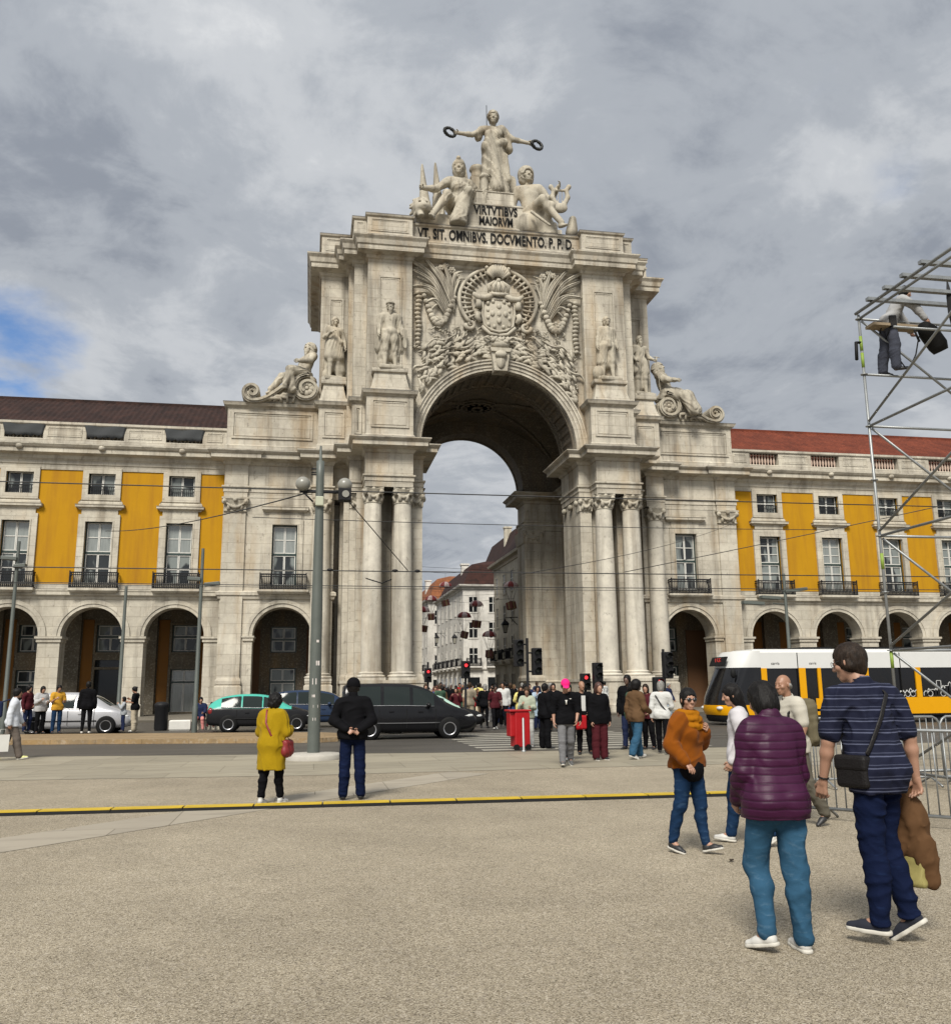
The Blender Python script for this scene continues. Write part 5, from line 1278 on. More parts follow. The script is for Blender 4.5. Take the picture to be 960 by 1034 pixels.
    def mesh(s, name, h=.012, disp=None):
        v, f = nets(*s.field(h, disp)); me = bpy.data.meshes.new(name)
        me.vertices.add(len(v)); me.vertices.foreach_set('co', v.ravel())
        me.loops.add(f.size); me.loops.foreach_set('vertex_index', f.ravel().astype(np.int32))
        me.polygons.add(len(f)); me.polygons.foreach_set('loop_start', np.arange(0, f.size, 4, dtype=np.int32)); me.polygons.foreach_set('use_smooth', np.ones(len(f), bool))
        me.update(calc_edges=True); me.validate(); return me
def nets(D, lo, h):
    n = np.array(D.shape); I = D < 0
    c = np.zeros(n - 1, np.int8)
    for dx in (0, 1):
        for dy in (0, 1):
            for dz in (0, 1): c += I[dx:n[0] - 1 + dx, dy:n[1] - 1 + dy, dz:n[2] - 1 + dz]
    act = (c > 0) & (c < 8); idx = np.full(n - 1, -1, np.int64); ii = np.array(np.nonzero(act)).T; idx[act] = np.arange(len(ii))
    acc = np.zeros((len(ii), 3)); cnt = np.zeros(len(ii))
    for ax_ in range(3):
        o1, o2 = [a for a in range(3) if a != ax_]
        for u in (0, 1):
            for v in (0, 1):
                p = ii.copy(); p[:, o1] += u; p[:, o2] += v; q = p.copy(); q[:, ax_] += 1
                a, b = D[tuple(p.T)], D[tuple(q.T)]; m = (a < 0) != (b < 0)
                t = np.where(m, a / np.where(m, a - b, 1), 0); e = np.zeros((len(ii), 3)); e[:, ax_] = t; e[:, o1] = u; e[:, o2] = v
                acc[m] += e[m]; cnt[m] += 1
    V = lo + h * (ii + acc / np.maximum(cnt, 1)[:, None]); F = []
    for ax_ in range(3):
        o1, o2 = (ax_ + 1) % 3, (ax_ + 2) % 3
        sa = [slice(None)] * 3; sb = [slice(None)] * 3; sa[ax_] = slice(0, n[ax_] - 1); sb[ax_] = slice(1, n[ax_])
        A, B = I[tuple(sa)], I[tuple(sb)]; e = np.array(np.nonzero(A != B)).T
        e = e[(e[:, o1] > 0) & (e[:, o2] > 0) & (e[:, o1] < n[o1] - 1) & (e[:, o2] < n[o2] - 1)]
        if not len(e): continue
        w = A[tuple(e.T)]
        def g(u, v):
            p = e.copy(); p[:, o1] -= u; p[:, o2] -= v; return idx[tuple(p.T)]
        q = np.stack([g(1, 1), g(0, 1), g(0, 0), g(1, 0)], 1); q[~w] = q[~w][:, ::-1]; F.append(q)
    return V.astype(np.float32), np.concatenate(F)
def folds(amp, freq, dirv, seed=0, warp=.5):
    """soft cloth folds: warped sine ridges running across dirv"""
    r_ = np.random.RandomState(seed); d = np.array(dirv, float); d /= np.linalg.norm(d); K = r_.normal(size=(4, 3)) * 7; ph = r_.uniform(0, 6.28, 4)
    def f(x, y, z):
        w_ = sum(np.sin(K[i, 0] * x + K[i, 1] * y + K[i, 2] * z + ph[i]) for i in range(4)) * warp
        u = (x * d[0] + y * d[1] + z * d[2]) * freq + w_
        return amp * (np.abs(np.sin(u)) - .6) + amp * .4 * np.sin(2.3 * u + w_ * 2)
    return f
def wrinkle(amp, freq, st=(1, 1, 1), seed=0):
    """irregular creases: ridged sum of random waves, st stretches the wave vectors per axis"""
    r_ = np.random.RandomState(seed); K = r_.normal(size=(7, 3)) * freq * np.array(st); ph = r_.uniform(0, 6.28, 7); G = r_.normal(size=(3, 3)) * 5; gp = r_.uniform(0, 6.28, 3)
    def f(x, y, z):
        w_ = sum(np.sin(G[i, 0] * x + G[i, 1] * y + G[i, 2] * z + gp[i]) for i in range(3))
        n_ = sum(np.sin(K[i, 0] * x + K[i, 1] * y + K[i, 2] * z + ph[i] + w_ * .8) for i in range(7)) / 3.0
        return -amp * (np.maximum(0, 1 - np.abs(n_) * 1.6) - .25) * (.5 + .5 * np.clip(.5 + .5 * w_, 0, 1))
    return f
def addd(*fs): return lambda x, y, z: sum(f(x, y, z) for f in fs)
def V3(*a): return np.array(a, float)
def rotm(ax, a): return np.array(Matrix.Rotation(a, 3, ax))
def unit(v): v = np.array(v, float); return v / np.linalg.norm(v)

# ---- a posed human skeleton: faces +y, right hand at +x
def skeleton(H=1.75, sw=.19, hip=.092, lean=0.0, side=0.0, twist=0.0, legs=None, arms=None, head=(0, 0, 0), hipdrop=0.0, pelvis=None, ground=True, headr=1.0):
    """legs: {'R': (swing, abduct, knee), 'L': ...} in radians; or explicit points; arms: {'R': (upper dir, fore dir)}"""
    k = H / 1.75; J = {'k': k, 'H': H}
    P = V3(0, 0, .94 * k) if pelvis is None else np.array(pelvis, float)
    T = rotm('Z', twist) @ rotm('Y', side) @ rotm('X', -lean)
    J['T'] = T; J['pel'] = P
    for nm, o in (('waist', (0, .0, .14)), ('chest', (0, .0, .34)), ('neck0', (0, -.015, .52)), ('neck1', (0, .005, .60))): J[nm] = P + T @ (V3(*o) * k)
    for sd_, sg in (('R', 1), ('L', -1)):
        J['sh' + sd_] = P + T @ (V3(sg * sw, -.015, .475) * k)
        J['hip' + sd_] = P + V3(sg * hip, 0, -.02) * k
        up, fo = arms[sd_]; u = T @ unit(up); f = T @ unit(fo)
        J['el' + sd_] = J['sh' + sd_] + u * .285 * k; J['wr' + sd_] = J['el' + sd_] + f * .25 * k; J['hd' + sd_] = f
        L_ = legs[sd_]
        if callable(L_): J['kn' + sd_], J['an' + sd_], J['ft' + sd_] = L_(J['hip' + sd_], k)
        else:
            a, b, c = L_[:3]; th = V3(math.sin(b) * sg, math.sin(a) * math.cos(b), -math.cos(a) * math.cos(b)); sh = V3(math.sin(b) * sg * .8, math.sin(a - c), -math.cos(a - c)); sh /= np.linalg.norm(sh)
            J['kn' + sd_] = J['hip' + sd_] + th * .43 * k; J['an' + sd_] = J['kn' + sd_] + sh * .415 * k
            fp = L_[3] if len(L_) > 3 else 0.0; to = L_[4] if len(L_) > 4 else .15
            J['ft' + sd_] = V3(math.sin(to) * sg * math.cos(fp), math.cos(to) * math.cos(fp), math.sin(fp))
    Hm = T @ rotm('Z', head[0]) @ rotm('X', head[1]) @ rotm('Y', head[2]); J['Hm'] = Hm; J['hr'] = headr
    J['head'] = J['neck1'] + Hm @ (V3(0, .025, .105) * k)
    if ground:
        zs = []
        for sd_ in 'RL':
            ft = J['ft' + sd_]; up = sole_up(ft); a = J['an' + sd_]; h0 = a - up * .085 * k
            zs += [(h0 - unit(ft) * .06 * k)[2], (h0 + unit(ft) * .17 * k)[2]]
        dz = V3(0, 0, -min(zs))
        for q in list(J):
            if isinstance(J[q], np.ndarray) and J[q].shape == (3,) and not q.startswith(('hd', 'ft')): J[q] = J[q] + dz
    return J
def sole_up(ft):
    f = unit(ft); r_ = unit(np.cross(f, V3(0, 0, 1))); return np.cross(r_, f)
def leg_prims(S, J, g=0.0, sd_='R', cut=None, fem=0.0, loose=0.0, k0=.03):
    k = J['k']; h, n, a = J['hip' + sd_], J['kn' + sd_], J['an' + sd_]; back = -unit(J['ft' + sd_] * V3(1, 1, 0) + V3(0, 1e-4, 0))
    S.cone(h + V3(0, 0, .03), n, .088 * k + g + fem * .01, .054 * k + g + loose * .55, k0)
    S.cone(h * .55 + n * .45 + back * -.012, n + back * -.008, .068 * k + g, .052 * k + g + loose * .5, k0)
    e = a if cut is None else n + (a - n) * cut
    m = n + (a - n) * .33 + back * .016
    S.cone(n, m, .052 * k + g + loose * .6, .050 * k + g + loose * .85, k0); S.cone(m, e, .050 * k + g + loose * .85, (.036 if cut is None or cut > .9 else .042) * k + g + loose, k0)
def torso_prims(S, J, g=0.0, fem=0.0, belly=0.0, bust=0.0, k0=.05):
    k, T, P = J['k'], J['T'], J['pel']; q = lambda *o: P + T @ (V3(*o) * k)
    S.ell(q(0, -.01, .0), (.148 * k + g + fem * .018, .118 * k + g + fem * .008, .125 * k + g), k0)
    S.ell(q(0, .0 + belly * .3, .16), (.142 * k + g - fem * .016 + belly * .5, .105 * k + g + belly, .15 * k + g), k0, rot=T)
    S.ell(q(0, -.005, .34), (.155 * k + g - fem * .01, .112 * k + g, .17 * k + g), k0, rot=T)
    S.cone(J['shR'] * .72 + J['chest'] * .28 + T @ V3(0, 0, .03 * k), J['shL'] * .72 + J['chest'] * .28 + T @ V3(0, 0, .03 * k), .078 * k + g, None, k0)
    S.cone(J['neck0'] + T @ V3(.09, -.01, -.03) * k, J['neck0'] + T @ V3(-.09, -.01, -.03) * k, .05 * k + g, None, k0)
    for sg in (1, -1):
        S.ell(q(sg * .085, -.085, .0), (.085 * k + g, .075 * k + g, .085 * k + g), .04)
        if bust: S.ell(q(sg * .075, .085, .335), (.068 * k + g, .055 * k + g, .066 * k + g), .04)
def arm_prims(S, J, g=0.0, sd_='R', upto=1.0, loose=0.0, k0=.03):
    k = J['k']; s_, e, w_ = J['sh' + sd_], J['el' + sd_], J['wr' + sd_]
    S.cone(s_, s_ + (e - s_) * .3, .056 * k + g, .052 * k + g + loose, .045)
    if upto < .5: S.cone(s_, s_ + (e - s_) * upto * 2, .054 * k + g, .049 * k + g + loose, k0); return
    S.cone(s_ + (e - s_) * .2, e, .052 * k + g + loose, .041 * k + g + loose, k0)
    t = e + (w_ - e) * min(1.0, (upto - .5) * 2); S.cone(e, e + (t - e) * .3, .041 * k + g + loose, .042 * k + g + loose, k0); S.cone(e + (t - e) * .3, t, .042 * k + g + loose, .029 * k + g + loose * .8, k0)
def hand_prims(S, J, sd_='R', curl=.6, spread=.06, palm=None, detail=True, thumb=1.0, fist=0.0):
    """palm direction: unit vector the palm faces"""
    k = J['k']; w_ = J['wr' + sd_]; f = unit(J['hd' + sd_]); sg = 1 if sd_ == 'R' else -1
    p = np.array(palm if palm is not None else (-sg, .15, 0), float); p = unit(p - f * (p @ f)); s_ = np.cross(f, p) * sg   # towards the thumb side
    if s_ @ (J['T'] @ V3(0, 1, 0)) < 0 and palm is None: s_ = -s_
    for j in range(3): S.cone(w_ + f * .008 * k + s_ * (j - 1) * .012 * k, w_ + f * .085 * k + s_ * (j - 1) * .024 * k, .0165 * k, .0135 * k, .012)
    S.cone(w_ - f * .02 * k, w_ + f * .02 * k, .026 * k, .022 * k, .012)
    for i, (L_, o) in enumerate(((.066, 1.5), (.075, .5), (.070, -.5), (.055, -1.5))):
        b = w_ + f * (.088 - .004 * abs(o - .3)) * k + s_ * o * .0205 * k; d = unit(f + s_ * o * spread); a = curl * (1 + .12 * i) + fist * .6
        def rot(v, an): return v * math.cos(an) + p * math.sin(an)
        d1 = unit(rot(d, a * .55)); m = b + d1 * L_ * .48 * k; pr = unit(p - d1 * (p @ d1)); d2 = unit(d1 * math.cos(a * .8) + pr * math.sin(a * .8)); t = m + d2 * L_ * .30 * k
        pr2 = unit(p - d2 * (p @ d2)) if abs(p @ d2) < .999 else -d1; d3 = unit(d2 * math.cos(a * .6) + pr2 * math.sin(a * .6)); e = t + d3 * L_ * .24 * k
        S.cone(b - d * .012 * k, m, .0096 * k, .0088 * k, .004); S.cone(m, t, .0088 * k, .008 * k, .003); S.cone(t, e, .008 * k, .0068 * k, .003)
    b = w_ + f * .028 * k + s_ * .024 * k; d1 = unit(f * .72 + s_ * .62 + p * (.35 + .3 * curl)); m = b + d1 * .045 * k; d2 = unit(f * .85 + s_ * .12 + p * (.4 + .4 * curl)); e = m + d2 * .034 * k
    S.cone(b, m, .0135 * k, .011 * k, .008); S.cone(m, e, .0105 * k, .0085 * k, .003)
def head_prims(S, J, fem=0.0, beard=0.0, detail=True):
    k = J['k'] * J['hr']; c, M_ = J['head'], J['Hm']; q = lambda *o: c + M_ @ (V3(*o) * k)
    S.cone(J['neck0'] + J['T'] @ V3(0, 0, -.02), q(0, -.025, -.06), (.056 - .006 * fem) * k, (.052 - .006 * fem) * k, .02)
    S.ell(q(0, -.012, .025), (.074 * k, .094 * k, .094 * k), .03, rot=M_)
    S.ell(q(0, .028, -.03), (.056 * k, .062 * k, .085 * k), .03, rot=M_)
    S.ell(q(0, .062, -.092), (.026 * k, .022 * k, .022 * k), .025, rot=M_)
    if not detail:
        S.cone(q(0, .092, .012), q(0, .108, -.022), .008 * k, .013 * k, .012); return
    S.cone(q(.03, .074, .032), q(-.03, .074, .032), .012 * k, None, .014)             # brow
    S.cone(q(0, .086, .018), q(0, .107, -.024), .0085 * k, .0125 * k, .010)            # nose
    for sg in (1, -1):
        S.ell(q(sg * .012, .096, -.028), (.009 * k, .010 * k, .008 * k), .006)
        S.ell(q(sg * .033, .098, .010), (.017 * k, .016 * k, .011 * k), .010, 's')     # eye socket
        S.ell(q(sg * .033, .077, .010), (.0135 * k, .0135 * k, .0125 * k), .003)       # eyeball with lids
        S.ell(q(sg * .045, .058, -.022), (.022 * k, .022 * k, .020 * k), .02)          # cheek
        S.ell(q(sg * .078, -.012, -.005), (.010 * k, .021 * k, .032 * k), .006, rot=M_ @ rotm('Z', -sg * .35))   # ear
    S.cone(q(.022, .083, -.060), q(-.022, .083, -.060), .0075 * k, None, .006); S.cone(q(.017, .084, -.071), q(-.017, .084, -.071), .0085 * k, None, .005)
    S.cone(q(.024, .093, -.0655), q(-.024, .093, -.0655), .0028 * k, None, .003, 's')
def hair_sdf(J, style='short', vol=.016):
    S = SDF(); k = J['k'] * J['hr']; c, M_ = J['head'], J['Hm']; q = lambda *o: c + M_ @ (V3(*o) * k); v = vol
    S.ell(q(0, -.018, .030), ((.074 + v) * k, (.094 + v) * k, (.094 + v) * k), .02, rot=M_)
    if style == 'short':
        S.cone(q(.055, -.02, -.03), q(-.055, -.02, -.03), .035 * k, None, .03); S.ell(q(0, -.055, -.045), (.058 * k, .05 * k, .06 * k), .03, rot=M_)
    elif style == 'bob':
        S.ell(q(0, -.035, -.05), (.088 * k, .085 * k, .10 * k), .04, rot=M_)
    elif style == 'long':
        S.ell(q(0, -.04, -.05), (.084 * k, .08 * k, .10 * k), .04, rot=M_); S.cone(q(0, -.075, -.05), q(0, -.10, -.30), .075 * k, .05 * k, .05, fl=(M_ @ V3(0, 1, 0), 1.5))
    elif style == 'curly':
        S.ell(q(0, -.02, .03), (.115 * k, .125 * k, .125 * k), .03, rot=M_); S.ell(q(0, -.04, -.05), (.105 * k, .095 * k, .08 * k), .03, rot=M_)
    elif style == 'bun':
        S.ell(q(0, -.05, -.03), (.066 * k, .06 * k, .07 * k), .03, rot=M_); S.ell(q(0, -.115, .06), (.042 * k, .042 * k, .042 * k), .01, rot=M_)
    elif style == 'bald':
        S.ops.clear(); S.cone(q(.068, -.03, -.01), q(-.068, -.03, -.01), .028 * k, None, .02); S.ell(q(0, -.075, -.02), (.066 * k, .034 * k, .05 * k), .02, rot=M_)
    S.ell(q(0, .085, -.035), ((.066 if style != 'curly' else .07) * k, .085 * k, (.092 if style != 'bald' else .2) * k), .012, 's', rot=M_)
    if style in ('short',): S.ell(q(0, .02, -.15), (.1 * k, .1 * k, .085 * k), .02, 's', rot=M_)
    return S
def shoe_sdf(J, sd_, sole=False, fem=0.0, boot=False):
    S = SDF(); k = J['k'] * (1 - .05 * fem); f = unit(J['ft' + sd_]); u = sole_up(f); r_ = np.cross(f, u); a = J['an' + sd_]; b = a - u * .085 * J['k']
    q = lambda x, y, z: b + r_ * x * k + f * y * k + u * z * k
    if not sole:
        S.cone(q(0, -.015, .045), q(0, .10, .035), .040 * k, .036 * k, .02); S.cone(q(0, .08, .032), q(.0, .175, .025), .039 * k, .027 * k, .02)
        S.cone(a + u * (.04 if not boot else .16) * k, q(0, .0, .05), .043 * k, .040 * k, .02); S.half(q(0, 0, .016), -u)
    else:
        S.cone(q(0, -.025, .012), q(.0, .09, .012), .042 * k, .043 * k, .02); S.cone(q(0, .09, .012), q(.0, .172, .012), .043 * k, .032 * k, .02); S.half(q(0, 0, .026), u); S.half(q(0, 0, 0), -u)
    return S
M_SKIN = M('skin_light', (.30, .165, .11), .5, .08, 8); M_SKIN2 = M('skin_tan', (.25, .13, .08), .5, .08, 8); M_SKIN3 = M('skin_dark', (.09, .05, .035), .5, .1, 8)
_cl = {}
def cloth(col, name='cloth', rough=.85, weave=260, fuzz=.0, var=.22):
    key = (name, tuple(round(c, 3) for c in col))
    if key in _cl: return _cl[key]
    n = NT(name); p = n.pos(obj=True)
    f = n.noise(p, 5, 5, .6); c = n.mix(f, sc3(col, 1 - var), sc3(col, 1 + var))
    w_ = n.noise(p, weave, 2); c = n.mix(n.math('MULTIPLY', w_, .5), c, sc3(col, .7))
    n.bump(w_, .25, .002); m = n.done(c, rough, spec=.06); n.b.inputs['Sheen Weight'].default_value = fuzz; _cl[key] = m; return m
def denim(name, col, fade=(.16, .30, .42)):
    if name in _cl: return _cl[name]
    n = NT(name); p = n.pos(obj=True); f = n.noise(p, 4, 5, .6); c = n.mix(f, sc3(col, .7), sc3(col, 1.25))
    cr = n.noise(n.pos((9, 9, 26), obj=True), 1.0, 4, .6, .6); c = n.mix(n.ramp(cr, [(.56, 0), (.72, .35)]), c, fade)
    w_ = n.noise(p, 300, 2); c = n.mix(n.math('MULTIPLY', w_, .5), c, sc3(col, .55)); n.bump(n.math('ADD', w_, n.math('MULTIPLY', cr, 2.0)), .35, .004); m = n.done(c, .85, spec=.06); _cl[name] = m; return m
def sdf_obj(S, name, mat, parent, h, disp=None, label=None):
    o = link(name, S.mesh(name, h, disp), mat, parent)
    if label: o['label'] = label
    return o
# ------------------------------------------------------------------ people
_bm = {}
def join_mesh(name, parts):
    V = []; F = []; o = 0
    for v, f in parts: V.append(v); F.append(f + o); o += len(v)
    v = np.concatenate(V); f = np.concatenate(F); me = bpy.data.meshes.new(name)
    me.vertices.add(len(v)); me.vertices.foreach_set('co', v.ravel()); me.loops.add(f.size); me.loops.foreach_set('vertex_index', f.ravel().astype(np.int32))
    me.polygons.add(len(f)); me.polygons.foreach_set('loop_start', np.arange(0, f.size, 4, dtype=np.int32)); me.polygons.foreach_set('use_smooth', np.ones(len(f), bool))
    me.update(calc_edges=True); me.validate(); return me
def body_mesh(J, h, fem=0.0, bust=0.0, hands=None, belly=0.0, detail=True):
    S = SDF(); torso_prims(S, J, -.004, fem, belly, bust)
    for s_ in 'RL':
        leg_prims(S, J, -.004, s_); arm_prims(S, J, -.003, s_); f = unit(J['ft' + s_]); u = sole_up(f); a = J['an' + s_]; k = J['k']
        S.cone(a, a - u * .05 * k + f * .10 * k, .034 * k, .026 * k, .02); S.cone(a - u * .03 * k, a - u * .05 * k - f * .02 * k, .034 * k, .028 * k, .02)
    parts = []
    Hs = SDF(); head_prims(S if not detail else Hs, J, fem, detail=detail)
    parts.append(nets(*S.field(h)))
    if detail: parts.append(nets(*Hs.field(min(h, .0065))))
    hands = hands or {}
    for s_ in 'RL':
        S2 = SDF(); hand_prims(S2, J, s_, **hands.get(s_, {})); parts.append(nets(*S2.field(.0055 if h < .016 else .008)))
    return join_mesh('body', parts)
def top_sdf(J, g=.014, hem=.10, sleeve=1.0, loose=.004, fem=0.0, belly=0.0, bust=0.0, flare=.0, collar=0.0, neck=.062, fill=0.0):
    S = SDF(); k, T, P = J['k'], J['T'], J['pel']; torso_prims(S, J, g, fem, belly, bust)
    z = V3(0, 0, 1); dn = P - z * hem * k
    for sx in (-.065, 0, .065):
        S.cone(P + T @ V3(sx, -.008, .06) * k, dn + V3(sx * (1 + flare * 2), -.012, -.03), (.098 + fem * .008) * k + g, (.098 + fem * .01 + flare) * k + g, .06)
    if fill:
        for sx in (-.06, .06): S.cone(J['chest'] + T @ V3(sx, -.0, .02) * k, P + T @ V3(sx * 1.1, -.02, -.02) * k, fill, fill * 1.05, .05)
    for s_ in 'RL': S.cone(J['hip' + s_] + V3(0, 0, .04), J['hip' + s_] + (J['kn' + s_] - J['hip' + s_]) * .45, .116 * k + g, .098 * k + g, .04)
    S.half(dn, -z)
    for s_ in 'RL': arm_prims(S, J, g, s_, sleeve, loose)
    if collar: S.cone(J['neck0'] + T @ V3(0, 0, -.02), J['neck0'] * (1 - collar) + J['neck1'] * collar + T @ V3(0, -.005, 0), .082 * k, .074 * k, .02)
    S.cone(J['neck0'] + T @ V3(0, .012, -.012) * k, J['neck1'] + T @ V3(0, .02, .12) * k, neck * k, neck * k * 1.05, .008, 's')
    return S
def trouser_sdf(J, g=.012, loose=.012, cut=.97, fem=0.0, belly=0.0, top=-.03):
    S = SDF(); k, T, P = J['k'], J['T'], J['pel']; q = lambda *o: P + T @ (V3(*o) * k)
    S.ell(q(0, -.01, .0), (.155 * k + g + fem * .012, .118 * k + g + fem * .008, .135 * k + g), .05)
    S.ell(q(0, .0, .14), (.13 * k + g + belly * .4, .102 * k + g + belly, .12 * k), .05)
    for sg in (1, -1): S.ell(q(sg * .085, -.085, .0), (.085 * k + g, .075 * k + g, .085 * k + g), .04)
    S.half(q(0, 0, top), T @ V3(0, 0, 1))
    for s_ in 'RL': leg_prims(S, J, g, s_, cut, fem, loose)
    return S
def skirt_sdf(J, length=.5, g=.015, flare=.10):
    S = SDF(); k, T, P = J['k'], J['T'], J['pel']
    S.ell(P + T @ V3(0, -.01, .02), (.155 * k + g, .125 * k + g, .14 * k), .05)
    for sx in (-.06, 0, .06): S.cone(P + V3(sx, -.01, 0), P + V3(sx * (1 + flare * 8), -.02, -length), .10 * k + g, .10 * k + g + flare, .06)
    S.half(P + V3(0, 0, -length + .02), V3(0, 0, -1)); S.half(P + T @ V3(0, 0, .14), T @ V3(0, 0, 1)); return S
def put(name, me, mat, parent, label=None):
    """object with its own material on a mesh that other people may share"""
    if not me.materials: me.materials.append(None)
    o = bpy.data.objects.new(name, me); COL.objects.link(o); o.parent = parent
    o.material_slots[0].link = 'OBJECT'; o.material_slots[0].material = mat
    if label: o['label'] = label
    return o
def person(loc, rz, J, label, key=None, h=.022, skin=None, hair=None, hairm=None, top=None, topm=None, bot=None, botm=None, shoem=None, solem=None, fem=0.0, hands=None, detail=None, topfold=None, botfold=None, group=None, bodykw=None, extra=None, skirt=False, topname='shirt', scale=1.0):
    t = empty('person', loc, rz, label, 'person', group); t.scale = (scale,) * 3
    detail = h < .016 if detail is None else detail
    def get(nm, fn):
        if key is None: return fn()
        kk = (key, nm)
        if kk not in _bm: _bm[kk] = fn()
        return _bm[kk]
    bk = dict(fem=fem, hands=hands, detail=detail); bk.update(bodykw or {})
    put('body', get('body', lambda: body_mesh(J, h, **bk)), skin or M_SKIN, t)
    if hair: put('hair', get('hair' + hair, lambda: hair_sdf(J, hair).mesh('hair', min(h, .012), None if h > .016 else (wrinkle(.024, 48, (1, 1, 1), 3) if hair == 'curly' else wrinkle(.015, 75, (1, 1, .3), 3)))), hairm or M_HAIRB, t)
    if top is not None: put(topname, get('top' + str(sorted(top.items())), lambda: top_sdf(J, fem=fem, **top).mesh(topname, h * .92, topfold if topfold else (wrinkle(.010, 16, (.7, .7, 1), 5) if h > .016 else wrinkle(.010, 20, (.7, .7, 1), 5)))), topm, t)
    if bot is not None: put('skirt' if skirt else 'trousers', get('bot' + str(sorted(bot.items())) + str(skirt), lambda: (skirt_sdf(J, **bot) if skirt else trouser_sdf(J, fem=fem, **bot)).mesh('trousers', h * .92, botfold if botfold else wrinkle(.010, 20, (.6, .6, 1.2), 8))), botm, t)
    for s_ in 'RL':
        o = put('shoe', get('shoe' + s_, lambda: shoe_sdf(J, s_, fem=fem).mesh('shoe', min(h, .014) * .7)), shoem or M_SHOEB, t)
        if solem: put('sole', get('sole' + s_, lambda: shoe_sdf(J, s_, True, fem).mesh('sole', min(h, .012) * .55)), solem, o)
    if extra: extra(t, J)
    return t
def hd(hx, hy): return math.atan2(-hx, hy)
def hairmat(name, col, hi):
    n = NT(name); p = n.pos((150, 150, 14), obj=True); f = n.noise(p, 1.0, 4, .65); g_ = n.noise(n.pos((34, 34, 7), obj=True), 1.0, 3, .6)
    c = n.mix(n.ramp(f, [(.35, 0), (.7, 1)]), col, hi); c = n.mix(n.ramp(g_, [(.4, .6), (.65, 0)]), c, sc3(col, .4))
    n.bump(n.math('ADD', f, g_), .8, .006); return n.done(c, .5, spec=.16)
M_HAIRB = hairmat('black_hair', (.004, .0035, .0035), (.014, .012, .011)); M_HAIRBR = hairmat('brown_hair', (.03, .017, .01), (.075, .045, .025)); M_HAIRG = hairmat('grey_hair', (.17, .165, .15), (.34, .33, .31)); M_HAIRD = hairmat('dark_brown_hair', (.012, .0075, .005), (.04, .025, .016)); M_HAIRL = hairmat('light_brown_hair', (.10, .06, .03), (.22, .14, .07))
M_SHOEB = M('black_shoe', (.013, .013, .014), .5, .2); M_SHOEW = M('white_shoe', (.46, .45, .42), .5, .08); M_SOLEW = M('white_sole', (.44, .42, .37), .6, .1)
M_SHOEN = M('navy_suede', (.006, .008, .017), .9, .2); M_SOLEBR = M('brown_sole', (.12, .06, .03), .7, .2)
M_LEATH = M('black_leather', (.009, .008, .008), .5, .25, 20, .25, spec=.2); M_SPECS = M('dark_lens_glass', (.006, .006, .007), .08, .1, spec=.8)
C_BLACK = cloth((.005, .005, .006), 'black_cloth_top'); C_WHITE = cloth((.48, .48, .46), 'white_cloth', weave=200, var=.1); C_GREY = cloth((.17, .17, .175), 'grey_cloth')
J_NAVY = denim('navy_denim', (.005, .009, .030), (.014, .03, .085)); J_LIGHT = denim('light_denim', (.028, .080, .138), (.13, .20, .27)); J_BLUE = denim('blue_denim', (.010, .028, .068), (.07, .13, .21)); J_GREY = denim('grey_denim', (.15, .15, .155), (.32, .32, .32))
STAND = {'R': (.03, .03, .03), 'L': (-.03, .03, .02)}
ARMS0 = {'R': ((.16, .02, -1), (.06, .22, -1)), 'L': ((-.16, .02, -1), (-.06, .22, -1))}
def glasses(t, J, sun=True):
    k = J['k'] * J['hr']; c, M_ = J['head'], J['Hm']; q = lambda *o: tuple(c + M_ @ (V3(*o) * k)); mb = MB()
    for sg in (1, -1):
        if sun: mb.ball(q(sg * .034, .094, .008), (.027 * k, .012 * k, .021 * k), 12, 8, mat=Matrix(M_.tolist()))
        else: mb.tube([q(sg * .034 + .022 * math.cos(a), .098, .008 + .017 * math.sin(a)) for a in np.linspace(0, 2 * PI, 13)], .0022, 4)
        mb.tube([q(sg * .058, .085, .014), q(sg * .078, .03, .016), q(sg * .080, -.02, .01)], .003, 5)
    mb.tube([q(.012, .104, .012), q(-.012, .104, .012)], .003, 5)
    mb.build('sunglasses' if sun else 'spectacles', M_SPECS, t)
def strap(pts, mat, r=.016, name='strap', parent=None, fl=.25, up=(0, 0, 1)):
    return MB().tube(pts, r, 8, flat=(up, fl)).build(name, mat, parent)
# --- the man in the striped polo shirt, walking away on the right
def stripes():
    n = NT('navy_striped_jersey'); sx = n.N('SeparateXYZ'); n.L(n.N('TexCoord').outputs['Object'], sx.inputs[0])
    p = n.pos(obj=True); wv = n.math('ADD', sx.outputs[2], n.math('MULTIPLY', n.noise(p, 4, 3), .02))
    f = n.math('FRACT', n.math('MULTIPLY', wv, 13.5)); c = n.mix(n.ramp(f, [(0, 0), (.02, 1), (.10, 1), (.12, 0), (.30, 0), (.31, .55), (.37, .55), (.38, 0)]), (.006, .008, .024), (.085, .095, .15))
    c2 = n.mix(n.noise(p, 5, 4), c, n.mix(1.0, c, (.6, .6, .6), 'MULTIPLY')); w_ = n.noise(p, 300, 2); n.bump(w_, .25, .002); return n.done(c2, .85, spec=.2)
JS = skeleton(1.84, sw=.198, lean=.15, twist=-.38, side=-.02, legs={'L': (.02, .02, .05, .02, .35), 'R': (.10, .0, .40, -.62, -.28)}, arms={'L': ((-.30, .18, -1), (-.10, .42, -1)), 'R': ((.26, -.06, -1), (.10, .20, -1))}, head=(.62, -.08, 0))
PM = (-7.77, -51.34, 0)
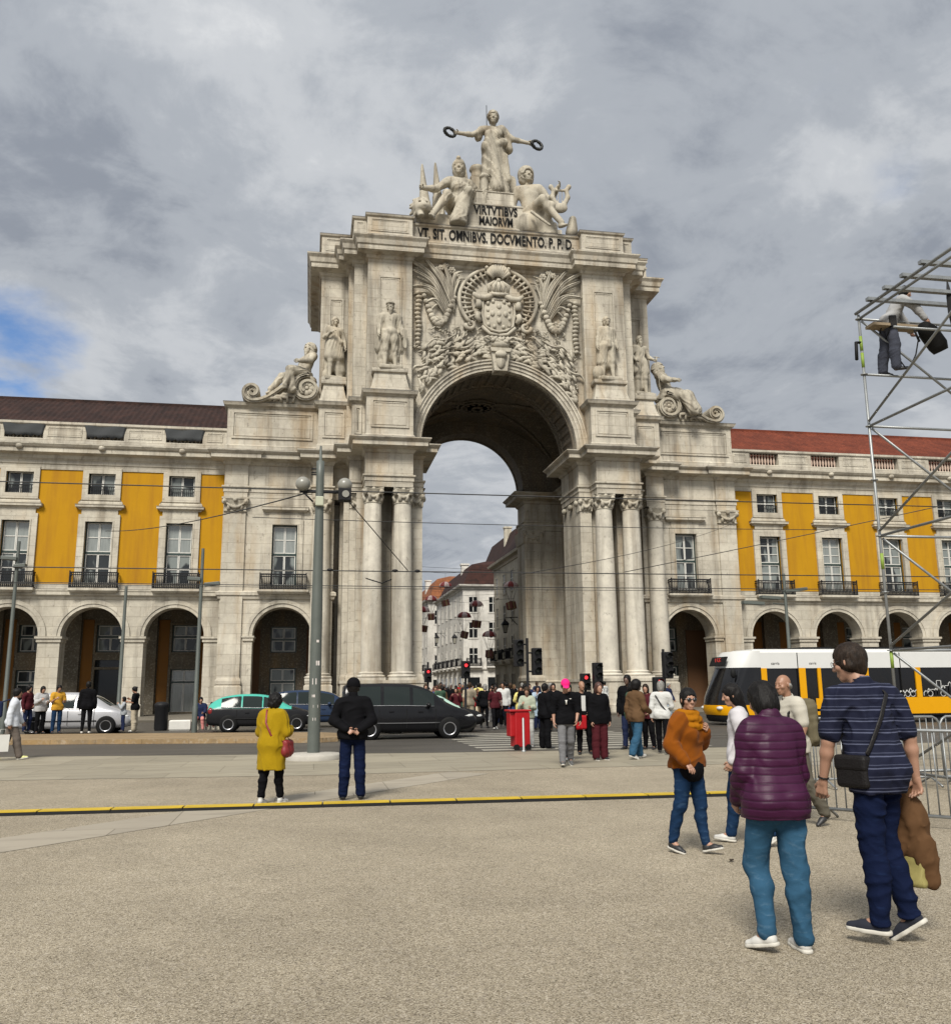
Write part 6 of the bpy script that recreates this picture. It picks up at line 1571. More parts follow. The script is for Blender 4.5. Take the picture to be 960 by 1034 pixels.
man = person(PM, .42, JS, 'man in navy striped polo shirt and jeans walking away, brown jacket in hand', h=.0105, hair='short', hairm=M_HAIRD, top=dict(g=.014, hem=.12, sleeve=.40, loose=.010, fill=.115, belly=.02, collar=.42, neck=.060), topm=stripes(), bot=dict(g=.008, loose=.018, top=-.07), botm=J_NAVY, shoem=M_SHOEN, solem=M_SOLEW,
    hands={'L': dict(curl=.75, palm=(.9, .2, .1)), 'R': dict(curl=1.2, palm=(-.9, .1, 0))}, topname='polo_shirt', topfold=addd(wrinkle(.020, 15, (.9, .9, .6), 2), wrinkle(.006, 40, (1, 1, .8), 5)), botfold=addd(wrinkle(.022, 15, (.5, .5, 1.1), 9), wrinkle(.005, 50, (.6, .6, 1), 7)), extra=lambda t, J: glasses(t, J, False))
def loc_of(t, p): return tuple(Matrix.Rotation(t.rotation_euler.z, 3, 'Z') @ Vector(p) + t.location)
def held(name, label, cat, t, p):
    return empty(name, loc_of(t, p), t.rotation_euler.z, label, cat)
hip = JS['hipL']
b = held('shoulder_bag', 'black leather crossbody bag at the striped man\'s left hip', 'bag', man, hip + V3(-.115, .03, .06))
mb = MB(); mb.box(-.04, .04, -.115, .115, -.13, .075); bevel(mb.build('bag_body', M_LEATH, b), .03, 3)
mb = MB(); mb.box(-.048, .046, -.117, .117, -.02, .082); bevel(mb.build('flap', M_LEATH, b), .025, 3)
T_ = JS['T']; O = hip + V3(-.115, .03, .06)
rel = lambda p: tuple(np.array(p) - O)
ch = JS['chest']
strap([rel(hip + V3(-.115, -.08, .15)), rel(JS['waist'] + T_ @ V3(-.10, -.145, .02)), rel(ch + T_ @ V3(0, -.165, -.02)), rel(ch + T_ @ V3(.10, -.135, .14)), rel(JS['shR'] + T_ @ V3(-.10, -.045, .075)), rel(JS['shR'] + T_ @ V3(-.11, .04, .06)), rel(ch + T_ @ V3(.03, .16, .05)), rel(JS['waist'] + T_ @ V3(-.11, .13, .05)), rel(hip + V3(-.115, .10, .15))], M_LEATH, .016, 'strap', b, .3, tuple(T_ @ V3(0, 1, 0)))
wl = JS['wrL']; mb = MB(); f_ = unit(JS['hdL']); a_ = np.cross(f_, V3(0, 0, 1)); a_ /= np.linalg.norm(a_); b_ = np.cross(f_, a_)
mb.tube([tuple(wl - f_ * .015 + .031 * (a_ * math.cos(x) + b_ * math.sin(x))) for x in np.linspace(0, 2 * PI, 17)], .006, 6); mb.build('wristwatch', M_LEATH, man)
# brown jacket draped over his right hand, with a yellow paper bag below
hr = JS['wrR'] + unit(JS['hdR']) * .09 + V3(-.02, .09, 0)
jk = held('brown_jacket', 'brown jacket hanging folded from the striped man\'s right hand', 'jacket', man, hr)
S = SDF(); 
S.cone((0, 0, .02), (.02, -.03, -.20), .035, .085, .04); S.cone((0, .02, 0), (-.01, .05, -.36), .045, .07, .05); S.cone((.02, -.02, -.15), (.04, -.08, -.44), .08, .075, .05); S.cone((.02, -.0, -.15), (.03, -.02, -.40), .07, .062, .05); S.cone((.04, -.08, -.35), (.06, -.10, -.58), .06, .045, .03); S.cone((0, .06, -.3), (-.03, .12, -.55), .07, .06, .04)
sdf_obj(S, 'jacket_cloth', cloth((.095, .05, .024), 'brown_cloth'), jk, .010, addd(folds(.013, 36, (1, .7, .12), 4, .7), wrinkle(.008, 40, (1, 1, .6), 2)))
pb = held('paper_bag', 'crumpled pale yellow paper bag under the brown jacket', 'bag', man, hr + V3(.0, -.02, -.50))
mb = MB(); vs = []; r_ = random.Random(5)
for j in range(9):
    for i in range(16):
        a = 2 * PI * i / 16; sx, sy = math.copysign(abs(math.cos(a)) ** .4, math.cos(a)), math.copysign(abs(math.sin(a)) ** .4, math.sin(a)); vs.append((.035 * sx + r_.uniform(-.008, .008), (.07 + .012 * j / 8) * sy + r_.uniform(-.008, .008), -.12 + .24 * j / 8))
mb.add(vs, [(j * 16 + i, j * 16 + (i + 1) % 16, (j + 1) * 16 + (i + 1) % 16, (j + 1) * 16 + i) for j in range(8) for i in range(16)] + [tuple(range(16))[::-1]], 0, True)
mb.build('bag_paper', M('yellow_paper', (.27, .235, .08), .7, .2, 14), pb)
# --- the woman in the purple quilted jacket
_qw = wrinkle(.010, 15, (1, 1, .8), 6)
def quilted():
    n = NT('purple_quilted_nylon'); p = n.pos(obj=True); sx = n.N('SeparateXYZ'); n.L(n.N('TexCoord').outputs['Object'], sx.inputs[0])
    z = n.math('ADD', sx.outputs[2], n.math('MULTIPLY', n.noise(p, 3, 2), .03)); f = n.math('PINGPONG', n.math('MULTIPLY', z, 19.2), .5)
    c = n.mix(n.noise(p, 5, 4), (.024, .0022, .017), (.043, .004, .030)); c = n.mix(n.ramp(f, [(0, .7), (.10, 0)]), c, (.008, .001, .007))
    n.bump(n.math('ADD', n.ramp(f, [(0, 0), (.25, .8), (1, 1)]), n.math('MULTIPLY', n.noise(p, 30, 4), .35)), .45, .010); return n.done(c, .5, spec=.25)
def quilt(x, y, z): return _qw(x, y, z)
JP = skeleton(1.66, sw=.158, hip=.095, lean=.10, side=.05, legs={'L': (.30, .03, .62, -.22, .55), 'R': (-.02, .03, .06, 0, .0)}, arms={'L': ((-.17, .12, -1), (.10, .75, -.8)), 'R': ((.15, .12, -1), (-.12, .7, -.8))}, head=(.15, -.38, 0))
person((-8.54, -51.38, 0), .0, JP, 'woman in purple quilted jacket and light blue jeans walking away', h=.0105, hair='bob', hairm=M_HAIRB, top=dict(g=.018, hem=.10, sleeve=1.0, loose=.008, collar=.75, neck=.056, flare=.012, fill=.112), topm=quilted(), bot=dict(g=.008, loose=.016, top=-.05), botm=J_LIGHT, shoem=M_SHOEW, solem=M_SOLEW, fem=1.0, topname='quilted_jacket', topfold=quilt, botfold=addd(wrinkle(.022, 15, (.5, .5, 1.1), 19), wrinkle(.005, 50, (.6, .6, 1), 3)), hands={'L': dict(curl=.8), 'R': dict(curl=.8)})
# --- woman with the orange sweater and scarf
JO = skeleton(1.58, sw=.168, hip=.094, lean=.04, legs={'R': (-.15, .01, .14, -.20, .15), 'L': (.16, .0, .05, .24, .1)}, arms={'R': ((.42, -.10, -.9), (-.02, .70, -.62)), 'L': ((-.36, .05, -.9), (.52, .55, .50))}, head=(-.55, -.02, 0))
def orange_extra(t, J):
    glasses(t, J); S = SDF(); c = J['neck0']; T = J['T']
    for z, ra, ry, r, tl in ((.035, .085, .082, .034, .10), (-.005, .105, .105, .036, .22), (-.05, .115, .125, .032, .40)):
        P = [c + T @ V3(ra * math.cos(a), .02 + ry * math.sin(a), z - tl * ry * math.sin(a)) for a in np.linspace(0, 2 * PI, 15)]
        for i in range(14): S.cone(P[i], P[i + 1], r, None, .015)
    sdf_obj(S, 'scarf', cloth((.28, .105, .005), 'mustard_knit', .9, 180), t, .009, folds(.006, 62, (.4, .3, 1), 3, .9))
    S = SDF(); k, P = J['k'], J['pel']; S.ell(P + V3(.01, .02, -.05), (.165, .135, .15), .05); S.half(P + V3(0, 0, -.17), V3(0, 0, -1)); sdf_obj(S, 'undershirt', C_BLACK, t, .011, folds(.004, 40, (1, .2, .3), 2))
person((-7.72, -48.1, 0), -2.55, JO, 'woman in orange sweater, mustard scarf and sunglasses walking with jeans', h=.011, skin=M_SKIN, hair='bun', hairm=M_HAIRB, top=dict(g=.020, hem=.04, sleeve=1.0, loose=.014, bust=.4, flare=.012, fill=.112), topm=cloth((.17, .048, .004), 'orange_knit', .9, 150, .05), bot=dict(g=.007, loose=.006), botm=J_BLUE, shoem=M_SHOEB, solem=M_SOLEW, fem=1.0, topname='sweater', topfold=wrinkle(.014, 18, (.8, .8, 1), 6), extra=orange_extra, hands={'R': dict(curl=.35, palm=(-.2, -.6, -.6)), 'L': dict(curl=.9, palm=(.2, -.7, .2))})
# --- woman in white blouse half hidden behind the purple jacket
JW = skeleton(1.64, sw=.168, legs={'R': (.22, .02, .08, .1), 'L': (-.22, .02, .35, -.5)}, arms={'R': ((.2, .1, -1), (0, .3, -1)), 'L': ((-.25, -.1, -1), (-.05, .5, -.9))}, head=(.2, -.25, 0))
person((-6.98, -47.75, 0), 1.1, JW, 'long haired woman in white blouse half hidden behind the purple jacket', h=.013, hair='long', hairm=M_HAIRB, top=dict(g=.014, hem=.10, sleeve=1.0, loose=.012), topm=cloth((.47, .455, .47), 'white_blouse', var=.08), bot=dict(g=.01, loose=.012), botm=J_BLUE, shoem=M_SHOEW, solem=M_SOLEW, fem=1.0, topname='blouse')
# --- man with the big rucksack
JB = skeleton(1.74, sw=.19, lean=.06, legs={'R': (.2, .02, .08, .1), 'L': (-.2, .02, .35, -.5)}, arms={'R': ((.14, .12, -1), (0, .5, -.9)), 'L': ((-.14, .0, -1), (0, .5, -.9))}, head=(.15, -.05, 0))
bp = person((-5.80, -46.75, 0), 1.7, JB, 'bald tanned man in cream short sleeved shirt carrying a rucksack', h=.013, skin=M_SKIN2, hair='bald', hairm=M_HAIRG, top=dict(g=.014, hem=.10, sleeve=.38, loose=.014, collar=.4), topm=cloth((.42, .395, .335), 'cream_shirt', var=.08), bot=dict(g=.014, loose=.02), botm=cloth((.10, .09, .07), 'khaki_trousers'), shoem=M_SHOEB)
rk = held('rucksack', 'big khaki and black rucksack on the bald man\'s back', 'rucksack', bp, JB['chest'] + V3(0, -.20, -.08))
S = SDF(); S.box((0, -.03, -.04), (.16, .10, .25), .07, .02); S.ell((0, -.14, -.10), (.12, .06, .15), .03); S.ell((0, -.05, .20), (.15, .11, .08), .03); S.cone((.15, -.03, -.2), (.15, -.03, .02), .05, .045, .02); S.cone((-.15, -.03, -.2), (-.15, -.03, .02), .05, .045, .02)
sdf_obj(S, 'pack_body', cloth((.11, .095, .06), 'khaki_canvas', .8, 90), rk, .012, folds(.006, 28, (.4, .2, 1), 4))
mb = MB(); mb.box(-.13, .13, -.16, -.135, .12, .15); mb.box(-.13, .13, -.165, -.14, -.02, .01); mb.box(-.012, .012, -.20, -.13, -.3, .3)
mb.build('webbing', M_LEATH, rk)
for sx in (1, -1): strap([(sx * .10, .06, .20), (sx * .12, .16, .20), (sx * .125, .30, .10), (sx * .14, .32, -.05), (sx * .16, .22, -.22), (sx * .15, .06, -.26)], M_LEATH, .022, 'shoulder_strap', rk, .3, (0, 1, 0))
# --- woman in the mustard coat with red bag
JY = skeleton(1.56, sw=.165, hip=.09, legs={'R': (.16, .03, .05, 0, .2), 'L': (-.10, .03, .08, 0, .0)}, arms={'R': ((.28, .12, -.95), (-.25, .9, .15)), 'L': ((-.28, .12, -.95), (.25, .9, .15))}, head=(0, -.25, 0))
M_COAT = cloth((.27, .175, .006), 'mustard_wool', .9, 140, .03)
yw = person((-12.05, -42.95, 0), -.52, JY, 'curly haired woman in long mustard coat with her back turned, white trainers', h=.014, skin=M_SKIN3, hair='curly', hairm=M_HAIRB, top=dict(g=.026, hem=.40, sleeve=1.0, loose=.010, flare=.035, collar=.55, fill=.13), topm=M_COAT, bot=dict(g=.006, loose=.012, cut=.86), botm=C_BLACK, shoem=M_SHOEW, solem=M_SOLEW, fem=1.0, topname='coat', topfold=wrinkle(.016, 15, (1.2, 1.2, .5), 6))
rb = held('red_bag', 'dark red shoulder bag at the hip of the mustard coat', 'bag', yw, JY['hipR'] + V3(.14, .06, -.02))
S = SDF(); S.box((0, 0, 0), (.06, .12, .11), .05, .02); S.ell((0, 0, -.06), (.075, .13, .09), .03); sdf_obj(S, 'bag_body', M('red_leather', (.17, .012, .014), .5, .25, 12), rb, .012, folds(.005, 40, (.2, 1, .4), 3))
O = JY['hipR'] + V3(.14, .06, -.02); T_ = JY['T']; rel = lambda p: tuple(np.array(p) - O); ch = JY['chest']
strap([rel(O + V3(0, -.10, .07)), rel(JY['waist'] + V3(.07, -.16, .02)), rel(ch + V3(-.02, -.165, .02)), rel(JY['shL'] + V3(.09, -.07, .085)), rel(JY['shL'] + V3(.09, .03, .085)), rel(ch + V3(-.02, .17, 0)), rel(O + V3(0, .10, .07))], M('red_leather', (.17, .012, .014)), .015, 'strap', rb, .35, (0, 1, 0))
dj = held('black_jacket', 'black jacket hanging down at the left side of the mustard coat', 'jacket', yw, JY['hipL'] + V3(-.17, .16, .05))
S = SDF(); S.cone((0, 0, .1), (-.01, -.03, -.3), .05, .065, .03); S.cone((0, -.03, -.1), (.02, -.08, -.42), .06, .05, .03); sdf_obj(S, 'jacket_cloth', C_BLACK, dj, .012, folds(.008, 40, (1, .7, .1), 2))
# --- man in black with hands clasped behind his back
JK = skeleton(1.76, sw=.195, legs={'R': (.0, .05, .02, 0, .2), 'L': (.0, .05, .02, 0, .2)}, arms={'R': ((.34, -.22, -.92), (-.72, -.42, -.52)), 'L': ((-.34, -.22, -.92), (.72, -.40, -.46))}, head=(0, -.12, 0))
def hat(t, J):
    k = J['k']; c, M_ = J['head'], J['Hm']; S = SDF(); S.ell(c + M_ @ V3(0, -.015, .05), (.103, .122, .104), .02, rot=M_); S.cone(c + M_ @ V3(0, -.015, .0), c + M_ @ V3(0, -.015, .06), .108, .098, .02); S.half(c + M_ @ V3(0, 0, -.0), M_ @ V3(0, 0, -1)); sdf_obj(S, 'hat', C_BLACK, t, .011)
person((-10.86, -42.8, 0), -.03, JK, 'man in black jacket and hat with hands clasped behind his back', h=.014, hair='short', hairm=M_HAIRB, top=dict(g=.022, hem=.06, sleeve=1.0, loose=.008, collar=.8, belly=.015, fill=.125), topm=C_BLACK, bot=dict(g=.010, loose=.024), botm=J_NAVY, shoem=M_SHOEB, topname='jacket', extra=hat, hands={'R': dict(curl=.8, palm=(0, -1, .2)), 'L': dict(curl=.6, palm=(0, -1, .2))}, topfold=wrinkle(.014, 17, (.8, .8, 1), 4))
# --- man with the pink cap walking towards the camera
JC = skeleton(1.77, sw=.195, lean=.03, legs={'R': (.24, .02, .10, .18, .1), 'L': (-.16, .02, .34, -.4, .1)}, arms={'R': ((.20, -.10, -1), (.02, .35, -1)), 'L': ((-.24, .06, -1), (.22, .5, -.9))}, head=(0, -.38, 0))
def cap(mat):
    def f(t, J):
        k = J['k']; c, M_ = J['head'], J['Hm']; S = SDF(); S.ell(c + M_ @ V3(0, -.014, .045), (.098, .119, .106), .02, rot=M_); S.half(c + M_ @ V3(0, 0, .03), M_ @ V3(0, 0, -1)); S.ell(c + M_ @ V3(0, .11, .035), (.068, .075, .012), .012, rot=M_ @ rotm('X', -.15)); sdf_obj(S, 'cap', mat, t, .009)
    return f
def pink_extra(t, J):
    cap(cloth((.72, .02, .17), 'pink_cap', var=.1))(t, J); T = J['T']; c = J['chest']; mb = MB()
    y = .149
    mb.tube([tuple(c + T @ V3(0, y + .008, .06)), tuple(c + T @ V3(0, y + .006, -.03))], .016, 6, flat=(tuple(T @ V3(0, 1, 0)), .4)); mb.tube([tuple(c + T @ V3(-.025, y + .006, .05)), tuple(c + T @ V3(.025, y + .006, .05))], .014, 6, flat=(tuple(T @ V3(0, 1, 0)), .4)); mb.tube([tuple(c + T @ V3(-.11, y - .012, .085)), tuple(c + T @ V3(-.07, y - .0, .085))], .009, 6)
    mb.build('shirt_print', M_WHITE, t)
person((-6.18, -38.2, 0), hd(-.15, -1), JC, 'man in pink cap, black top and grey jeans walking towards the camera', h=.015, detail=True, hair='short', hairm=M_HAIRBR, top=dict(g=.016, hem=.10, sleeve=.62, loose=.014), topm=C_BLACK, bot=dict(g=.010, loose=.020), botm=J_GREY, shoem=cloth((.1, .1, .1), 'grey_shoe'), solem=M_SOLEW, extra=pink_extra)
# --- worker on the scaffold
JWk = skeleton(1.76, sw=.19, lean=.55, legs={'R': (.12, .06, .16, .0, .2), 'L': (-.10, .06, .06, 0, .2)}, arms={'R': ((.1, .95, -.2), (0, 1, -.5)), 'L': ((-.1, .9, -.5), (0, .9, -.6))}, head=(0, .2, 0))
def belt(t, J):
    S = SDF(); P = J['pel'] + V3(0, 0, .07); S.ell(P, (.185, .155, .05), .02); sdf_obj(S, 'tool_belt', M_LEATH, t, .012)
    mb = MB(); mb.box(-.26, -.19, -.05, .07, P[2] - .22, P[2]); mb.box(.19, .26, -.05, .07, P[2] - .2, P[2]); mb.build('tool_pouch', M_LEATH, t)
    mb = MB(); mb.tube([(.1, -.13, P[2] - .02), (.16, -.2, P[2] - .3), (.2, -.12, P[2] - .42), (.22, .0, P[2] - .1)], .012, 6); mb.build('safety_rope', M_PLASTIC, t)
person((-1.22, -43.06, 7.195), hd(.95, -.25), JWk, 'scaffold worker in dark trousers standing on a high tube, bending forward', h=.015, detail=True, hair='short', hairm=M_HAIRB, top=dict(g=.016, hem=.06, sleeve=1, loose=.010), topm=cloth((.30, .30, .30), 'work_shirt'), bot=dict(g=.018, loose=.03), botm=cloth((.06, .065, .085), 'work_trousers'), shoem=M_SHOEB, extra=belt)
# ------------------------------------------------------------------ smaller figures: shared poses, own clothes
POSES = {
 'stand': dict(legs=STAND, arms=ARMS0),
 'weight': dict(legs={'R': (.0, .02, .02), 'L': (.10, .08, .22)}, side=.04, arms={'R': ((.2, -.05, -1), (.1, .2, -1)), 'L': ((-.3, -.1, -.9), (.5, .6, -.6))}, head=(.3, -.05, 0)),
 'phone': dict(legs={'R': (.02, .05, .02), 'L': (-.02, .04, .05)}, arms={'R': ((.2, .25, -1), (-.35, .8, .45)), 'L': ((-.2, .1, -1), (.3, .8, .1))}, head=(0, -.3, 0)),
 'walk': dict(legs={'R': (.30, .02, .10, .15), 'L': (-.26, .02, .35, -.5)}, arms={'R': ((.15, -.25, -1), (.05, .1, -1)), 'L': ((-.15, .3, -1), (0, .6, -.9))}, lean=.05),
 'stroll': dict(legs={'L': (.22, .02, .08, .1), 'R': (-.18, .02, .25, -.35)}, arms={'L': ((-.15, -.2, -1), (-.05, .15, -1)), 'R': ((.2, .2, -1), (-.3, .8, -.3))}, lean=.03, head=(-.4, 0, 0)),
 'camera': dict(legs=STAND, arms={'R': ((.3, .5, -.8), (-.35, .5, .8)), 'L': ((-.3, .5, -.8), (.35, .5, .8))}, head=(0, .05, 0)),
}
def fig(loc, rz, label, pose, fem, sk, hair, hm, tk, tm, bk, bm, shoe, H=None, h=.022, skirt=False, group=None, extra=None, sole=None):
    H = H or (1.62 if fem else 1.75); P = POSES[pose]; key = (pose, fem, h)
    J = skeleton(1.62 if fem else 1.75, sw=.168 if fem else .19, hip=.093, **P)
    return person(loc, rz, J, label, key, h, sk, hair, hm, tk, tm, bk, bm, shoe, sole, float(fem), group=group, skirt=skirt, scale=H / (1.62 if fem else 1.75), extra=extra)
T_SHIRT = dict(g=.012, hem=.10, sleeve=.38, loose=.012); T_LONG = dict(g=.014, hem=.10, sleeve=1.0, loose=.008); T_JACK = dict(g=.022, hem=.12, sleeve=1.0, loose=.008, collar=.5, fill=.12); T_COAT = dict(g=.024, hem=.42, sleeve=1.0, loose=.008, flare=.02, collar=.5)
B_JEAN = dict(g=.008, loose=.014); B_WIDE = dict(g=.012, loose=.036); B_SLIM = dict(g=.006, loose=.004)
def c_(name, col): return cloth(col, name)
K = {'black': C_BLACK, 'white': C_WHITE, 'grey': C_GREY, 'navy': c_('navy_cloth', (.016, .022, .055)), 'brown': c_('brown_wool', (.10, .058, .03)), 'green': c_('green_cloth', (.045, .085, .055)), 'pink': c_('pink_cloth', (.55, .22, .20)), 'mustard': c_('mustard_cloth', (.46, .25, .03)), 'yellow': c_('pale_yellow_cloth', (.60, .52, .18)), 'red': c_('red_cloth', (.32, .02, .025)), 'maroon': c_('maroon_cloth', (.06, .012, .016)), 'beige': c_('beige_cloth', (.42, .35, .25)), 'pale blue': c_('pale_blue_cloth', (.30, .38, .46)), 'blue': c_('blue_cloth', (.03, .055, .13)), 'floral': c_('floral_cloth', (.33, .36, .28))}
# the group waiting at the crossing
fig((-4.85, -35.1, 0), hd(-.2, -1), 'bald man in black open shirt over white top holding a red bag', 'weight', 0, M_SKIN2, 'bald', M_HAIRG, T_SHIRT, K['black'], B_JEAN, K['black'], M_SHOEB, h=.018)
mb = MB(); mb.box(-.05, .05, .142, .152, 1.05, 1.42); o = mb.build('white_vest', C_WHITE, COL.objects[-1] if False else [q for q in COL.objects if q.get('label', '').startswith('bald man in black open')][0])
rb = empty('tote_bag', (-5.02, -35.32, .78), .1, 'bright red tote bag carried beside the man in the pink cap', 'bag')
S = SDF(); S.box((0, 0, 0), (.19, .06, .17), .05, .02); sdf_obj(S, 'bag_body', c_('red_tote', (.36, .015, .02)), rb, .014, folds(.006, 30, (1, .3, .3), 3)); MB().tube([(-.1, 0, .15), (-.06, 0, .32), (.06, 0, .32), (.1, 0, .15)], .012, 6).build('handle', M_LEATH, rb)
fig((-5.02, -36.9, 0), hd(.15, -1), 'woman with long reddish hair, black top and dark maroon trousers at the crossing', 'stand', 1, M_SKIN, 'long', M('auburn_hair', (.05, .018, .012), .55, .3, 40), T_JACK, K['black'], B_WIDE, K['maroon'], M_SHOEB, 1.70, h=.018, sole=M_SOLEW)
fig((-4.55, -35.4, 0), hd(.5, -.6), 'woman in knee length black coat waiting behind the maroon trousers', 'weight', 1, M_SKIN, 'long', M_HAIRB, T_COAT, K['black'], B_SLIM, K['black'], M_SHOEB, 1.64, h=.018)
fig((-3.45, -34.7, 0), hd(.8, -.5), 'long haired woman in olive green top with hand at her face', 'phone', 1, M_SKIN, 'long', M_HAIRB, T_LONG, K['green'], B_SLIM, K['black'], M_SHOEB, 1.72, h=.018)
fig((-4.1, -36.8, 0), hd(.85, .3), 'person in brown jacket and wide blue jeans seen from behind at the crossing', 'stroll', 0, M_SKIN3, 'curly', M_HAIRB, T_JACK, K['brown'], B_WIDE, J_LIGHT, M_SHOEW, 1.74, h=.018, sole=M_SOLEW)
fig((-3.2, -33.8, 0), hd(-.6, -.6), 'tall dark haired man in black standing behind the brown jacket', 'stand', 0, M_SKIN3, 'short', M_HAIRB, T_JACK, K['black'], B_JEAN, K['navy'], M_SHOEB, 1.9, h=.018)
wb = fig((-3.0, -35.6, 0), hd(.45, .8), 'grey haired man in white shirt with dark strap across his back', 'stroll', 0, M_SKIN, 'bob', M_HAIRG, T_LONG, K['white'], B_JEAN, K['black'], M_SHOEB, 1.72, h=.018)
strap([(.17, -.10, 1.0), (.02, -.155, 1.2), (-.12, -.11, 1.43), (-.14, 0, 1.47)], M_LEATH, .016, 'strap', wb, .4, (0, 1, 0))
fig((-2.2, -33.6, 0), hd(.4, .9), 'grey haired person in pale blue jacket beyond the white shirt', 'stand', 1, M_SKIN, 'bob', M_HAIRG, T_JACK, K['pale blue'], B_JEAN, K['beige'], M_SHOEB, 1.66, h=.018)
fig((-2.75, -34.0, 0), hd(-.7, -.6), 'dark haired woman in dark red jacket between two waiting men', 'weight', 1, M_SKIN, 'long', M_HAIRD, T_JACK, K['maroon'], B_JEAN, K['black'], M_SHOEB, 1.66, h=.02)
fig((-5.55, -32.1, 0), hd(-.3, -.9), 'woman in floral pale top leaning behind the red cabinet', 'phone', 1, M_SKIN, 'bun', M_HAIRBR, T_LONG, K['floral'], B_JEAN, K['white'], M_SHOEW, 1.62, h=.02)
fig((-5.25, -32.9, 0), hd(.9, .3), 'person in black with rucksack standing right of the red cabinet', 'stand', 0, M_SKIN, 'short', M_HAIRB, T_JACK, K['black'], B_WIDE, K['black'], M_SHOEB, 1.7, h=.02)
fig((-5.75, -36.9, 0), hd(-.1, -1), 'man in black clothes walking just behind the pink cap', 'walk', 0, M_SKIN, 'short', M_HAIRB, T_LONG, K['black'], B_JEAN, K['black'], M_SHOEW, 1.7, h=.02)
# by the arcade on the left
lm = fig((-18.75, -32.5, 0), hd(.9, .25), 'man in white jacket and grey trousers walking in at the left edge', 'walk', 0, M_SKIN2, 'short', M_HAIRB, T_JACK, c_('white_jacket', (.52, .54, .58)), B_WIDE, c_('dusk_trousers', (.12, .10, .085)), M('lime_shoe', (.5, .5, .2), .6, .1), 1.72, h=.018, sole=M_SOLEW)
S = SDF(); S.box((0, 0, 0), (.15, .07, .2), .06, .02); q = empty('rucksack', (-19.05, -32.58, 1.22), lm.rotation_euler.z, 'dark blue rucksack on the back of the white jacketed man', 'rucksack'); sdf_obj(S, 'pack_body', K['navy'], q, .015); MB().tube([(.08, .05, .18), (.1, .2, .24), (.1, .3, .1)], .016, 6).build('strap', K['navy'], q)
q = empty('shopping_bag', (-18.85, -32.85, .42), .5, 'white paper shopping bag carried at the left edge', 'bag'); mb = MB(); mb.stack((-.15, .15, -.06, .06), [(-.01, -.2), (0, .2)], top=False); mb.build('bag_body', M('white_paper', (.6, .59, .55), .7, .1), q); MB().tube([(-.07, 0, .2), (-.05, 0, .33), (.05, 0, .33), (.07, 0, .2)], .006, 5).build('handle', M_WHITE, q)
fig((-21.05, -21.6, .15), hd(.6, -.8), 'dark haired woman in pale grey jacket looking at her phone by the silver car', 'phone', 1, M_SKIN, 'bob', M_HAIRB, T_JACK, c_('pale_grey_cloth', (.36, .36, .36)), B_JEAN, K['black'], M_SHOEB, 1.66, h=.02)
fig((-20.45, -21.8, .15), hd(.5, -.8), 'man in mustard yellow shirt and blue jeans by the silver car', 'phone', 0, M_SKIN2, 'short', M_HAIRB, T_SHIRT, K['mustard'], B_JEAN, J_BLUE, M_SHOEB, 1.70, h=.02, extra=lambda t, J: None)
bk = fig((-19.36, -22.15, .15), hd(-.1, 1), 'man in black tracksuit and white trainers facing the arcade', 'stand', 0, M_SKIN3, 'short', M_HAIRB, T_JACK, K['black'], B_SLIM, K['black'], M_SHOEW, 1.80, h=.02)
fig((-18.35, -20.9, .15), hd(-.9, -.2), 'child in pale grey top standing at the bonnet of the silver car', 'camera', 1, M_SKIN, 'long', M_HAIRB, T_LONG, c_('mist_cloth', (.30, .32, .34)), B_JEAN, K['navy'], M_SHOEB, 1.25, h=.02)
fig((-17.9, -21.2, .15), hd(-.95, .2), 'woman in black top and light trousers reaching towards the child', 'phone', 1, M_SKIN2, 'bun', M_HAIRB, T_SHIRT, K['black'], B_WIDE, c_('sand_trousers', (.36, .31, .23)), M_SHOEW, 1.62, h=.02)
fig((-21.9, -20.2, .15), hd(.9, -.4), 'person in dark red top behind the white jacketed man', 'weight', 0, M_SKIN, 'short', M_HAIRB, T_LONG, K['maroon'], B_JEAN, K['navy'], M_SHOEB, 1.70)
# seated on the kerb block
SEAT = dict(legs={'R': (1.45, .08, 1.35), 'L': (1.40, .1, 1.5)}, arms={'R': ((.1, .4, -.9), (-.2, .9, -.1)), 'L': ((-.1, .4, -.9), (.2, .9, -.1))}, head=(.2, -.1, 0), lean=.08)
MB().stack((-16.35, -15.2, -17.2, -16.75), [(0, 0), (0, .40), (-.03, .43)]).build('stone_block', M_WING, None, 'low stone block seat behind the turquoise roofed taxi', 'bench')
for x, lb, fem, tm, bm, H in ((-16.0, 'person in dark jacket sitting on the low stone block', 0, K['navy'], K['pink'], 1.7), (-15.55, 'child in red top sitting on the low stone block', 1, K['red'], K['maroon'], 1.3)):
    J = skeleton(1.75 if not fem else 1.62, **SEAT); sc = H / J['H']; dz = .43 - (J['hipR'][2] - .10) * sc
    person((x, -17.1, dz), PI, J, lb, None, .022, M_SKIN, 'short' if not fem else 'bob', M_HAIRB, T_JACK, tm, B_JEAN, bm, M_SHOEB, None, float(fem), scale=sc)
# visitors in the archway on the right
fig((5.2, -6.5, .13), hd(-.6, .8), 'man in white shirt standing at the right archway', 'stand', 0, M_SKIN, 'short', M_HAIRB, T_LONG, K['white'], B_JEAN, K['black'], M_SHOEB)
fig((6.6, -12.5, .0), hd(.6, -.8), 'man in dark jacket beside the tram nose', 'walk', 0, M_SKIN, 'short', M_HAIRG, T_JACK, K['navy'], B_JEAN, K['grey'], M_SHOEB)
